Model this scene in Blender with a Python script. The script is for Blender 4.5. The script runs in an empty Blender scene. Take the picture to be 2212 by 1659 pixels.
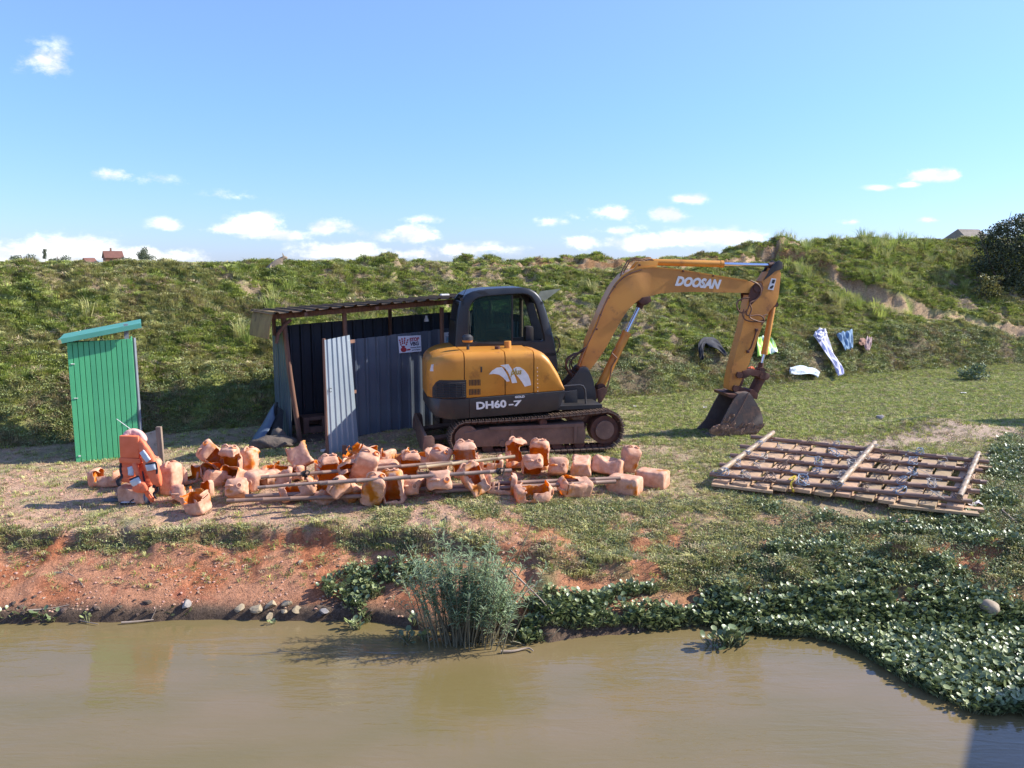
import bpy, bmesh, math, random
import numpy as np
from mathutils import Vector, Matrix, Euler

random.seed(7); rng = np.random.default_rng(7)
sc = bpy.context.scene
COL = sc.collection
R = math.radians

# ------------------------------------------------------------ camera, sky, sun, exposure
CAM = Vector((0.0, 0.0, 3.9)); FPX = 1800.0; PITCH = math.atan(269.5 / FPX)
cd = bpy.data.cameras.new('camera'); cam = bpy.data.objects.new('camera', cd); COL.objects.link(cam)
cam.location = CAM; cam.rotation_euler = (math.pi / 2 - PITCH, 0, 0)
cd.sensor_fit = 'HORIZONTAL'; cd.sensor_width = 36; cd.lens = 36 * FPX / 2212
cd.clip_start = 0.1; cd.clip_end = 3000
sc.camera = cam
SUN_EL = R(36); SUN_AZ = R(9)          # azimuth from +X towards +Y
sundir = Vector((math.cos(SUN_EL) * math.cos(SUN_AZ), math.cos(SUN_EL) * math.sin(SUN_AZ), math.sin(SUN_EL)))

def ray(px, py):
    u = (px - 1106) / FPX; v = (829.5 - py) / FPX
    return Vector((u, math.cos(PITCH) + v * math.sin(PITCH), -math.sin(PITCH) + v * math.cos(PITCH)))

world = bpy.data.worlds.new('World'); sc.world = world; world.use_nodes = True
def build_world():
    nt = world.node_tree; N = nt.nodes; Lk = nt.links; N.clear()
    out = N.new('ShaderNodeOutputWorld'); bg = N.new('ShaderNodeBackground')
    sky = N.new('ShaderNodeTexSky'); sky.sky_type = 'NISHITA'; sky.sun_disc = False
    sky.sun_elevation = SUN_EL; sky.sun_rotation = math.pi / 2 - SUN_AZ
    sky.altitude = 1200; sky.air_density = 1.0; sky.dust_density = 0.35; sky.ozone_density = 1.6
    tc = N.new('ShaderNodeTexCoord'); sep = N.new('ShaderNodeSeparateXYZ'); Lk.new(tc.outputs['Generated'], sep.inputs[0])
    def M(op, a, b=None, c=None):
        n = N.new('ShaderNodeMath'); n.operation = op
        for i, x in enumerate((a, b, c)):
            if x is None: continue
            if isinstance(x, (int, float)): n.inputs[i].default_value = x
            else: Lk.new(x, n.inputs[i])
        return n.outputs[0]
    ymax = M('MAXIMUM', sep.outputs[1], 0.02)
    a = M('DIVIDE', sep.outputs[0], ymax); e = M('DIVIDE', sep.outputs[2], ymax)
    cmb = N.new('ShaderNodeCombineXYZ'); Lk.new(a, cmb.inputs[0]); Lk.new(e, cmb.inputs[1])
    clouds = [(110, 545, 110, 36, 1), (185, 535, 60, 34, 1), (20, 545, 70, 30, 1), (410, 552, 62, 16, 1), (290, 556, 60, 22, 1), (515, 497, 70, 15, 1),
              (560, 484, 62, 22, 1), (705, 490, 52, 24, 1), (610, 505, 130, 12, .9), (720, 540, 80, 20, .9), (890, 505, 60, 20, .9), (850, 548, 90, 12, .8),
              (1010, 538, 100, 14, .85), (1328, 466, 44, 20, 1), (1435, 463, 44, 13, 1), (1340, 497, 56, 12, .9), (1255, 526, 42, 18, .95),
              (1400, 520, 90, 22, 1), (1560, 517, 90, 20, .95), (1700, 528, 70, 12, .7), (2008, 377, 60, 13, 1), (1962, 399, 20, 6, .8), (1900, 406, 24, 5, .6),
              (250, 377, 38, 14, .75), (320, 386, 50, 9, .3), (98, 128, 46, 30, .62), (365, 484, 36, 13, .85), (1195, 478, 42, 10, .6), (500, 424, 46, 9, .4),
              (1495, 430, 34, 10, .65), (905, 474, 60, 9, .45), (2010, 476, 26, 6, .6), (1840, 480, 20, 5, .4), (1255, 470, 30, 9, .5), (1700, 560, 160, 10, .6)]
    cur = None
    for (x, y, rx, ry, st) in clouds:
        d = ray(x, y); a0 = d.x / d.y; e0 = d.z / d.y
        ra = rx / FPX * 1.5; re = ry / FPX * 1.35
        vm = N.new('ShaderNodeVectorMath'); vm.operation = 'MULTIPLY_ADD'
        Lk.new(cmb.outputs[0], vm.inputs[0]); vm.inputs[1].default_value = (1 / ra, 1 / re, 0); vm.inputs[2].default_value = (-a0 / ra, -e0 / re, 0)
        ln = N.new('ShaderNodeVectorMath'); ln.operation = 'LENGTH'; Lk.new(vm.outputs[0], ln.inputs[0])
        v = M('MULTIPLY_ADD', ln.outputs['Value'], -st, st)
        cur = v if cur is None else M('MAXIMUM', cur, v)
    # low cumulus band that goes on all round the horizon
    nb = N.new('ShaderNodeTexNoise'); nb.inputs['Scale'].default_value = 6; nb.inputs['Detail'].default_value = 3
    mpb = N.new('ShaderNodeMapping'); mpb.inputs['Scale'].default_value = (1, 1, 3.5); Lk.new(tc.outputs['Generated'], mpb.inputs[0]); Lk.new(mpb.outputs[0], nb.inputs['Vector'])
    bandz = M('SUBTRACT', 1.0, M('ABSOLUTE', M('DIVIDE', M('SUBTRACT', sep.outputs[2], 0.06), 0.10)))
    behind = M('LESS_THAN', sep.outputs[1], 0.35)
    band = M('MULTIPLY_ADD', M('SUBTRACT', behind, 1), 5, M('MULTIPLY', M('MAXIMUM', bandz, 0), M('MULTIPLY_ADD', nb.outputs[0], 2.4, -.75)))
    cur = M('MAXIMUM', cur, band)
    mp = N.new('ShaderNodeMapping'); mp.inputs['Scale'].default_value = (1, 1, 1.7); Lk.new(tc.outputs['Generated'], mp.inputs[0])
    n1 = N.new('ShaderNodeTexNoise'); n1.inputs['Scale'].default_value = 20; n1.inputs['Detail'].default_value = 8; n1.inputs['Roughness'].default_value = .66
    Lk.new(mp.outputs[0], n1.inputs['Vector'])
    field = M('ADD', M('MAXIMUM', cur, -1.0), M('MULTIPLY_ADD', n1.outputs[0], 3.0, -1.52))
    mr = N.new('ShaderNodeMapRange'); mr.interpolation_type = 'SMOOTHSTEP'; Lk.new(field, mr.inputs[0])
    mr.inputs[1].default_value = .02; mr.inputs[2].default_value = .85
    gate = N.new('ShaderNodeMapRange'); Lk.new(cur, gate.inputs[0]); gate.inputs[1].default_value = -.25; gate.inputs[2].default_value = .3
    mask = M('MULTIPLY', mr.outputs[0], gate.outputs[0])
    # bases of the clouds are greyer
    n2 = N.new('ShaderNodeTexNoise'); n2.inputs['Scale'].default_value = 30; n2.inputs['Detail'].default_value = 4
    mp2 = N.new('ShaderNodeMapping'); mp2.inputs['Location'].default_value = (0, 0, .012); mp2.inputs['Scale'].default_value = (1, 1, 1.7)
    Lk.new(tc.outputs['Generated'], mp2.inputs[0]); Lk.new(mp2.outputs[0], n2.inputs['Vector'])
    sh = N.new('ShaderNodeMapRange'); Lk.new(n2.outputs[0], sh.inputs[0]); sh.inputs[1].default_value = .38; sh.inputs[2].default_value = .62
    cc = N.new('ShaderNodeMix'); cc.data_type = 'RGBA'; Lk.new(sh.outputs[0], cc.inputs[0])
    cc.inputs[6].default_value = (3.9, 4.1, 4.4, 1); cc.inputs[7].default_value = (6.4, 6.4, 6.4, 1)
    # slightly more cyan, lighter sky (thin haze above the horizon)
    tint = N.new('ShaderNodeMix'); tint.data_type = 'RGBA'; tint.blend_type = 'MULTIPLY'; tint.inputs[0].default_value = 1
    Lk.new(sky.outputs[0], tint.inputs[6])
    cr = N.new('ShaderNodeValToRGB'); Lk.new(sep.outputs[2], cr.inputs[0]); el = cr.color_ramp.elements
    el[0].position = 0.0; el[0].color = SKYLOW; el[1].position = .46; el[1].color = SKYHIGH; mid_ = el.new(.17); mid_.color = SKYMID
    Lk.new(cr.outputs[0], tint.inputs[7])
    mx = N.new('ShaderNodeMix'); mx.data_type = 'RGBA'; Lk.new(mask, mx.inputs[0]); Lk.new(tint.outputs[2], mx.inputs[6]); Lk.new(cc.outputs[2], mx.inputs[7])
    Lk.new(mx.outputs[2], bg.inputs[0]); bg.inputs[1].default_value = 0.15
    Lk.new(bg.outputs[0], out.inputs[0])
SKYLOW = (0.37, 0.47, 0.82, 1); SKYMID = (.58, .715, 1.04, 1); SKYHIGH = (1.05, 1.06, 1.38, 1)
build_world()
sl = bpy.data.lights.new('sun', 'SUN'); sl.energy = 5.0; sl.angle = R(0.53); sl.color = (1.0, 0.955, 0.88)
so = bpy.data.objects.new('sun', sl); COL.objects.link(so); so.rotation_euler = (-sundir).to_track_quat('-Z', 'Y').to_euler(); so.location = (10, 2, 12)
sc.view_settings.view_transform = 'Standard'; sc.view_settings.look = 'None'
sc.view_settings.exposure = 0.70; sc.view_settings.gamma = 1; sc.view_settings.use_curve_mapping = False
sc.render.engine = 'CYCLES'; sc.cycles.max_bounces = 8; sc.cycles.transparent_max_bounces = 8
sc.cycles.diffuse_bounces = 3; sc.cycles.glossy_bounces = 3; sc.cycles.transmission_bounces = 4

# ------------------------------------------------------------ noise and terrain height
_tab = np.random.default_rng(3).random((256, 256))
def vnoise(x, y):
    x = np.asarray(x, float); y = np.asarray(y, float)
    xi = np.floor(x).astype(int); yi = np.floor(y).astype(int)
    fx = x - xi; fy = y - yi
    fx = fx * fx * (3 - 2 * fx); fy = fy * fy * (3 - 2 * fy)
    a = _tab[xi & 255, yi & 255]; b = _tab[(xi + 1) & 255, yi & 255]
    c = _tab[xi & 255, (yi + 1) & 255]; d = _tab[(xi + 1) & 255, (yi + 1) & 255]
    return (a * (1 - fx) + b * fx) * (1 - fy) + (c * (1 - fx) + d * fx) * fy
def fbm(x, y, o=4, g=.5):
    s = 0; amp = 1; tot = 0
    for i in range(o):
        s = s + amp * vnoise(x * 2 ** i + 17.3 * i, y * 2 ** i + 9.1 * i); tot += amp; amp *= g
    return s / tot
def sst(a, b, x):
    t = np.clip((np.asarray(x, float) - a) / (b - a), 0, 1); return t * t * (3 - 2 * t)
def shore(X):
    base = np.interp(X, [-12, -5.5, -3, -1.5, -1.0, -.2, .4, 1.0, 2, 5, 12], [8.5, 8.52, 8.62, 8.56, 8.35, 8.25, 8.1, 8.3, 8.42, 8.25, 8.1])
    return base + .12 * (fbm(X * 1.7 + 4, X * 0 + 3, 3) - .5)
TOEX = [-40, -9, -8, -6.6, -5.9, -4.3, -3, 0, 3, 6, 10, 14, 40]
TOEY = [9, 12.0, 12.5, 13.2, 13.7, 14.5, 15.5, 16.9, 17.6, 19.4, 21.6, 23.0, 28]
CRX = [-40, -10, -7.5, -5.5, 0, 3.5, 6, 8, 10.5, 14, 40]; CRZ = [3.82, 3.80, 3.80, 3.84, 3.80, 3.76, 3.82, 4.20, 4.45, 4.52, 4.6]
def toe(X): return np.interp(X, TOEX, TOEY) + .5 * (fbm(np.asarray(X) * .5 + 8, np.asarray(X) * 0 + 1, 2) - .5)
SCARP = []; PATHL = []
def polydist(x, y, P):
    best = np.full(np.shape(x), 1e9); side = np.zeros(np.shape(x))
    for (ax, ay), (bx, by) in zip(P[:-1], P[1:]):
        dx = bx - ax; dy = by - ay; L2 = dx * dx + dy * dy
        t = np.clip(((x - ax) * dx + (y - ay) * dy) / L2, 0, 1)
        d = np.hypot(x - ax - t * dx, y - ay - t * dy); s = np.sign(dx * (y - ay) - dy * (x - ax))
        m = d < best; best = np.where(m, d, best); side = np.where(m, s, side)
    return best, side
def dike(X, Y):
    d = (Y - toe(X)) / 5.2
    H = np.interp(X, CRX, CRZ) - .95
    return d, H
def G0(X, Y):
    X = np.asarray(X, float); Y = np.asarray(Y, float)
    s = Y - shore(X)
    wob = .16 * (fbm(X * 2.3, Y * .6 + 20, 3) - .5) * 2
    sL = s + wob * sst(.3, .7, s)
    L = np.interp(sL, [-6, -3, -1, -.12, 0, .05, .14, .5, .95, 1.02, 1.6, 2.5, 4, 6], [-1.5, -1.2, -.5, -.14, -.03, .10, .14, .33, .545, .70, .80, .90, .95, .95])
    Rr = np.interp(s + wob, [-6, -3, -1, -.12, 0, .15, .3, 1, 1.8, 2.6, 4, 6, 9], [-1.5, -1.2, -.5, -.12, -.02, .10, .17, .42, .62, .74, .84, .92, .95])
    w = sst(-.8, 1.6, X)
    z = L * (1 - w) + Rr * w
    d, H = dike(X, Y)
    prof = np.interp(d, [-.2, 0, .06, .16, .36, .6, .85, 1.0, 1.2, 2.2], [0, .02, .16, .29, .44, .69, .93, 1.0, .95, .45])
    z = z + H * prof * np.where(Y > 9, 1, 0)
    return z
def rimh(X): return np.interp(X, [-1.5, .5, 4.5, 5.8, 8.2, 9.0], [0, .12, .14, .22, .22, 0])
def rimd(X, Y, d): return d + .05 * (fbm(X * 1.6 + 70, Y * .3, 3) - .5) + .02 * (fbm(X * 6, Y * .3 + 9, 2) - .5)
def G(X, Y):
    X = np.asarray(X, float); Y = np.asarray(Y, float)
    z = G0(X, Y)
    s = Y - shore(X)
    d, H = dike(X, Y)
    dk = sst(-.02, .12, d)
    onland = sst(-.1, .1, s)
    # plateau unevenness
    z = z + onland * (1 - dk) * (.05 * (fbm(X * .9, Y * .9) - .5) + .018 * (fbm(X * 5, Y * 5, 3) - .5))
    edge = onland * (1 - sst(1.2, 2.2, s))
    z = z + edge * (.035 * (fbm(X * 3 + 2, Y * 4, 4) - .5) + .03 * (fbm(X * 9 + 2, Y * 9, 3) - .5))
    hum = np.maximum(fbm(X * 2.2 + 40, Y * 3.4, 3) - .46, 0) * sst(.35, .8, s) * (1 - sst(1.0, 1.7, s))
    z = z + hum * np.where(X < -.8, .25, .5)
    # dike lumps and hollows
    big = fbm(X * .55 + 3, Y * .8 + 5, 3) - .5
    lump = fbm(X * 1.7, Y * 2.1, 3); lump = np.abs(lump - .5) * 2
    stp = sst(.475, .525, fbm(X * 1.2 + 50, Y * 1.9 + 3, 3)) + .7 * sst(.48, .53, fbm(X * 2.4 + 11, Y * 3.3 + 31, 3))
    z = z + dk * (big * .30 + (lump - .25) * .22 + .10 * (fbm(X * 5, Y * 6, 3) - .5) + .10 * (stp - .8)) * (.45 + .55 * (1 - sst(.85, 1.0, d) * (1 - sst(-5, -3, X))))
    z = z + rimh(X) * sst(.925, .94, rimd(X, Y, d))
    if SCARP:
        dd, side = polydist(X, Y, SCARP)
        up = sst(-.14, .10, dd * side + .15 * (fbm(X * 3, Y * 3, 2) - .5))
        cut = np.exp(-np.maximum(dd - .2, 0) ** 2 / .5)
        z = z + cut * (up * .16 - (1 - up) * .16)
        dp, _ = polydist(X, Y, PATHL)
        z = z - .04 * np.exp(-(dp / .26) ** 2)
    # sand mound on the path at the right
    z = z + .22 * np.exp(-(((X - 7.4) / 1.0) ** 2 + ((Y - 14.3) / .45) ** 2))
    # mud heaped against the shed
    z = z + .10 * np.exp(-(((X + 1.5) / .7) ** 2 + ((Y - 13.9) / .22) ** 2)) * (.7 + .6 * fbm(X * 9, Y * 9, 2))
    return z
def gz(x, y): return float(G(x, y))
def hit(px, py, zoff=0.0):
    d = ray(px, py)
    if d.z > -.02:
        t = 12.0
    else: t = 6.0
    ts = np.arange(5.5, 42, .03)
    P = np.array(CAM)[None, :] + ts[:, None] * np.array(d)[None, :]
    h = G(P[:, 0], P[:, 1]) + zoff
    i = np.argmax(P[:, 2] < h)
    if i == 0 and P[0, 2] >= h[0]: i = len(ts) - 1
    p = P[i]
    return Vector((p[0], p[1], p[2]))
def hitz(px, py, z):
    d = ray(px, py); t = (z - CAM.z) / d.z
    return CAM + d * t
SC_ = [hit(*p) for p in [(1640, 540), (1700, 548), (1745, 560), (1807, 588), (1858, 622), (1919, 648), (1975, 664)]]
PA_ = [hit(*p) for p in [(1800, 594), (1858, 630), (1925, 656), (1975, 668), (2027, 676), (2083, 686), (2195, 708), (2330, 735)]]
SCARP = [(p.x, p.y) for p in SC_]; PATHL = [(p.x, p.y) for p in PA_]

class Frame:
    def __init__(s, O, a): s.O = Vector(O); s.a = a; s.c = math.cos(a); s.s = math.sin(a)
    def pix(s, px, py, c):
        d = ray(px, py); o = CAM - s.O
        dl = (d.x * s.c + d.y * s.s, -d.x * s.s + d.y * s.c); ol = (o.x * s.c + o.y * s.s, -o.x * s.s + o.y * s.c)
        t = (c - ol[1]) / dl[1]
        return (ol[0] + t * dl[0], o.z + t * d.z)
    def world(s, x, y, z=0): return Vector((s.O.x + x * s.c - y * s.s, s.O.y + x * s.s + y * s.c, s.O.z + z))

# ------------------------------------------------------------ helpers: objects and materials
def tag(o, label=None, cat=None, group=None, kind=None):
    if label: o['label'] = label
    if cat: o['category'] = cat
    if group: o['group'] = group
    if kind: o['kind'] = kind
    return o
def thing(name, label, cat, loc=(0, 0, 0), rotz=0, group=None):
    o = bpy.data.objects.new(name, None); COL.objects.link(o); o.empty_display_size = .2
    o.location = loc; o.rotation_euler = (0, 0, rotz); return tag(o, label, cat, group)
def link(name, me, parent=None, mats=None):
    if mats:
        for m in (mats if isinstance(mats, (list, tuple)) else [mats]): me.materials.append(m)
    o = bpy.data.objects.new(name, me); COL.objects.link(o)
    if parent: o.parent = parent
    return o
class MB:
    def __init__(s): s.v = []; s.f = []; s.m = []
    def add(s, vs, fs, mi=0):
        b = len(s.v); s.v += [tuple(v) for v in vs]; s.f += [tuple(b + i for i in f) for f in fs]; s.m += [mi] * len(fs); return s
    def box(s, c, size, rot=None, mi=0, bev=0):
        hx, hy, hz = [q / 2 for q in size]
        if bev:
            b = min(bev, hx * .9, hy * .9, hz * .9)
            bm = bmesh.new(); bmesh.ops.create_cube(bm, size=1)
            for v in bm.verts: v.co = Vector((v.co.x * size[0], v.co.y * size[1], v.co.z * size[2]))
            bmesh.ops.bevel(bm, geom=bm.edges[:], offset=b, segments=2, affect='EDGES', profile=.6)
            bm.verts.index_update()
            vs = [v.co.copy() for v in bm.verts]; fs = [[v.index for v in f.verts] for f in bm.faces]; bm.free()
        else:
            vs = [Vector((x, y, z)) for x in (-hx, hx) for y in (-hy, hy) for z in (-hz, hz)]
            fs = [(0, 1, 3, 2), (4, 6, 7, 5), (0, 4, 5, 1), (2, 3, 7, 6), (0, 2, 6, 4), (1, 5, 7, 3)]
        if rot is not None:
            Mx = rot if isinstance(rot, Matrix) else Euler(rot).to_matrix()
            vs = [Mx @ v for v in vs]
        c = Vector(c); return s.add([v + c for v in vs], fs, mi)
    def prism(s, poly, y0, y1, bev=0, mi=0, seg=2):
        """poly = (x, z) outline, extruded along y"""
        n = len(poly)
        ar = sum(poly[i][0] * poly[(i + 1) % n][1] - poly[(i + 1) % n][0] * poly[i][1] for i in range(n))
        if ar < 0: poly = poly[::-1]
        bm = bmesh.new()
        vs0 = [bm.verts.new((x, y0, z)) for x, z in poly]; vs1 = [bm.verts.new((x, y1, z)) for x, z in poly]
        f0 = bm.faces.new(vs0); f1 = bm.faces.new(vs1[::-1])
        for i in range(n): bm.faces.new((vs0[i], vs1[i], vs1[(i + 1) % n], vs0[(i + 1) % n]))
        if bev:
            ed = [e for e in bm.edges if (e in f0.edges) or (e in f1.edges)]
            bmesh.ops.bevel(bm, geom=ed, offset=bev, segments=seg, affect='EDGES', profile=.6)
        bmesh.ops.recalc_face_normals(bm, faces=bm.faces[:])
        bmesh.ops.triangulate(bm, faces=[f for f in bm.faces if len(f.verts) > 4])
        bm.verts.index_update()
        s.add([v.co.copy() for v in bm.verts], [[v.index for v in f.verts] for f in bm.faces], mi); bm.free(); return s
    def tube(s, path, r, n=8, mi=0, cap=True):
        path = [Vector(p) for p in path]; m = len(path)
        rs = r if isinstance(r, (list, tuple)) else [r] * m
        t0 = (path[1] - path[0]).normalized(); up = Vector((0, 0, 1)) if abs(t0.z) < .9 else Vector((1, 0, 0))
        nrm = t0.cross(up).normalized(); vs = []; fs = []
        for i in range(m):
            t = (path[min(i + 1, m - 1)] - path[max(i - 1, 0)]).normalized()
            nrm = (nrm - t * nrm.dot(t)).normalized(); bn = t.cross(nrm)
            for k in range(n):
                a = 2 * math.pi * k / n; vs.append(path[i] + (nrm * math.cos(a) + bn * math.sin(a)) * rs[i])
        for i in range(m - 1):
            for k in range(n):
                fs.append((i * n + k, i * n + (k + 1) % n, (i + 1) * n + (k + 1) % n, (i + 1) * n + k))
        if cap:
            fs.append(tuple(range(n))[::-1]); fs.append(tuple((m - 1) * n + k for k in range(n)))
        return s.add(vs, fs, mi)
    def rings(s, rings, closed=True, cap=True, mi=0):
        n = len(rings[0]); vs = [p for r_ in rings for p in r_]; fs = []
        for i in range(len(rings) - 1):
            for k in range(n if closed else n - 1):
                fs.append((i * n + k, i * n + (k + 1) % n, (i + 1) * n + (k + 1) % n, (i + 1) * n + k))
        if cap: fs.append(tuple(range(n))[::-1]); fs.append(tuple((len(rings) - 1) * n + k for k in range(n)))
        return s.add(vs, fs, mi)
    def cyl(s, a, b, r, n=16, mi=0): return s.tube([a, b], r, n, mi)
    def build(s, name, mats, parent=None, smooth=False, sharp=35, off=None):
        me = bpy.data.meshes.new(name)
        vs = s.v if off is None else [(v[0] - off[0], v[1] - off[1], v[2] - off[2]) for v in s.v]
        me.from_pydata(vs, [], s.f)
        if any(s.m): me.polygons.foreach_set('material_index', s.m)
        if me.validate(): print('INVALID MESH', name)
        if smooth:
            me.polygons.foreach_set('use_smooth', [True] * len(s.f))
            try: me.set_sharp_from_angle(angle=R(sharp))
            except Exception: pass
        me.update()
        return link(name, me, parent, mats)
def arrmesh(name, V, F, mats=None, smooth=False):
    """V (n,3), F (m,k) numpy arrays"""
    me = bpy.data.meshes.new(name); V = np.ascontiguousarray(V, dtype=np.float32); F = np.ascontiguousarray(F, dtype=np.int32)
    me.vertices.add(len(V)); me.vertices.foreach_set('co', V.ravel())
    k = F.shape[1]; me.loops.add(F.size); me.loops.foreach_set('vertex_index', F.ravel())
    me.polygons.add(len(F)); me.polygons.foreach_set('loop_start', np.arange(0, F.size, k, dtype=np.int32))
    me.polygons.foreach_set('loop_total', np.full(len(F), k, dtype=np.int32)) if hasattr(me.polygons[0], 'loop_total') and False else None
    if smooth: me.polygons.foreach_set('use_smooth', np.ones(len(F), dtype=bool))
    me.update(calc_edges=True)
    if mats:
        for m in (mats if isinstance(mats, (list, tuple)) else [mats]): me.materials.append(m)
    return me

def newmat(name):
    m = bpy.data.materials.new(name); m.use_nodes = True
    nt = m.node_tree; return m, nt, nt.nodes['Principled BSDF']
def mat(name, c1, c2=None, scale=6, rough=.7, metal=0, bump=0, bscale=None, c3=None, s3=2, t3=.55, w3=.08, detail=5, rand=0, spec=.5, coat=0, trans=None, lo=.35, hi=.65, stretch=None, emis=None):
    """two noise-mixed colours, a third in blotches (rust, mud), bump relief, per-instance variation"""
    m, nt, p = newmat(name); N = nt.nodes; Lk = nt.links
    tc = N.new('ShaderNodeTexCoord'); vec = tc.outputs['Object']
    if stretch:
        mp = N.new('ShaderNodeMapping'); mp.inputs['Scale'].default_value = stretch; Lk.new(vec, mp.inputs[0]); vec = mp.outputs[0]
    col = None
    def noise(sc_, det=detail, rgh=.55):
        n = N.new('ShaderNodeTexNoise'); n.inputs['Scale'].default_value = sc_; n.inputs['Detail'].default_value = det; n.inputs['Roughness'].default_value = rgh
        Lk.new(vec, n.inputs['Vector']); return n.outputs[0]
    def rng_(x, a, b):
        r_ = N.new('ShaderNodeMapRange'); Lk.new(x, r_.inputs[0]); r_.inputs[1].default_value = a; r_.inputs[2].default_value = b; return r_.outputs[0]
    def mix(f, a, b, bt='MIX'):
        x = N.new('ShaderNodeMix'); x.data_type = 'RGBA'; x.blend_type = bt
        if isinstance(f, float): x.inputs[0].default_value = f
        else: Lk.new(f, x.inputs[0])
        for i, q in ((6, a), (7, b)):
            if isinstance(q, tuple): x.inputs[i].default_value = (*q[:3], 1)
            else: Lk.new(q, x.inputs[i])
        return x.outputs[2]
    c2 = c2 or tuple(q * .8 for q in c1)
    n1 = noise(scale); col = mix(rng_(n1, lo, hi), c1, c2)
    if c3: col = mix(rng_(noise(s3, 6, .65), t3, t3 + w3), col, c3)
    if rand:
        oi = N.new('ShaderNodeObjectInfo'); hs = N.new('ShaderNodeHueSaturation')
        v = N.new('ShaderNodeMapRange'); Lk.new(oi.outputs['Random'], v.inputs[0]); v.inputs[3].default_value = 1 - rand; v.inputs[4].default_value = 1 + rand
        Lk.new(v.outputs[0], hs.inputs['Value'])
        h = N.new('ShaderNodeMath'); h.operation = 'MULTIPLY_ADD'; Lk.new(oi.outputs['Random'], h.inputs[0]); h.inputs[1].default_value = -.05 * min(1, rand * 2); h.inputs[2].default_value = .5 + .025 * min(1, rand * 2)
        Lk.new(h.outputs[0], hs.inputs['Hue'])
        Lk.new(col, hs.inputs['Color']); col = hs.outputs[0]
    Lk.new(col, p.inputs['Base Color'])
    p.inputs['Roughness'].default_value = rough; p.inputs['Metallic'].default_value = metal; p.inputs['Specular IOR Level'].default_value = spec
    p.inputs['Coat Weight'].default_value = coat
    rr = N.new('ShaderNodeMapRange'); Lk.new(n1, rr.inputs[0]); rr.inputs[3].default_value = max(0, rough - .1); rr.inputs[4].default_value = min(1, rough + .1); Lk.new(rr.outputs[0], p.inputs['Roughness'])
    if bump:
        b = N.new('ShaderNodeBump'); b.inputs['Strength'].default_value = 1; b.inputs['Distance'].default_value = bump
        Lk.new(noise(bscale or scale * 3, 6, .6), b.inputs['Height']); Lk.new(b.outputs[0], p.inputs['Normal'])
    if trans:
        tr = N.new('ShaderNodeBsdfTranslucent'); Lk.new(col, tr.inputs[0]); ms = N.new('ShaderNodeMixShader'); ms.inputs[0].default_value = trans
        o = N['Material Output']; Lk.new(p.outputs[0], ms.inputs[1]); Lk.new(tr.outputs[0], ms.inputs[2]); Lk.new(ms.outputs[0], o.inputs[0])
    return m
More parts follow.
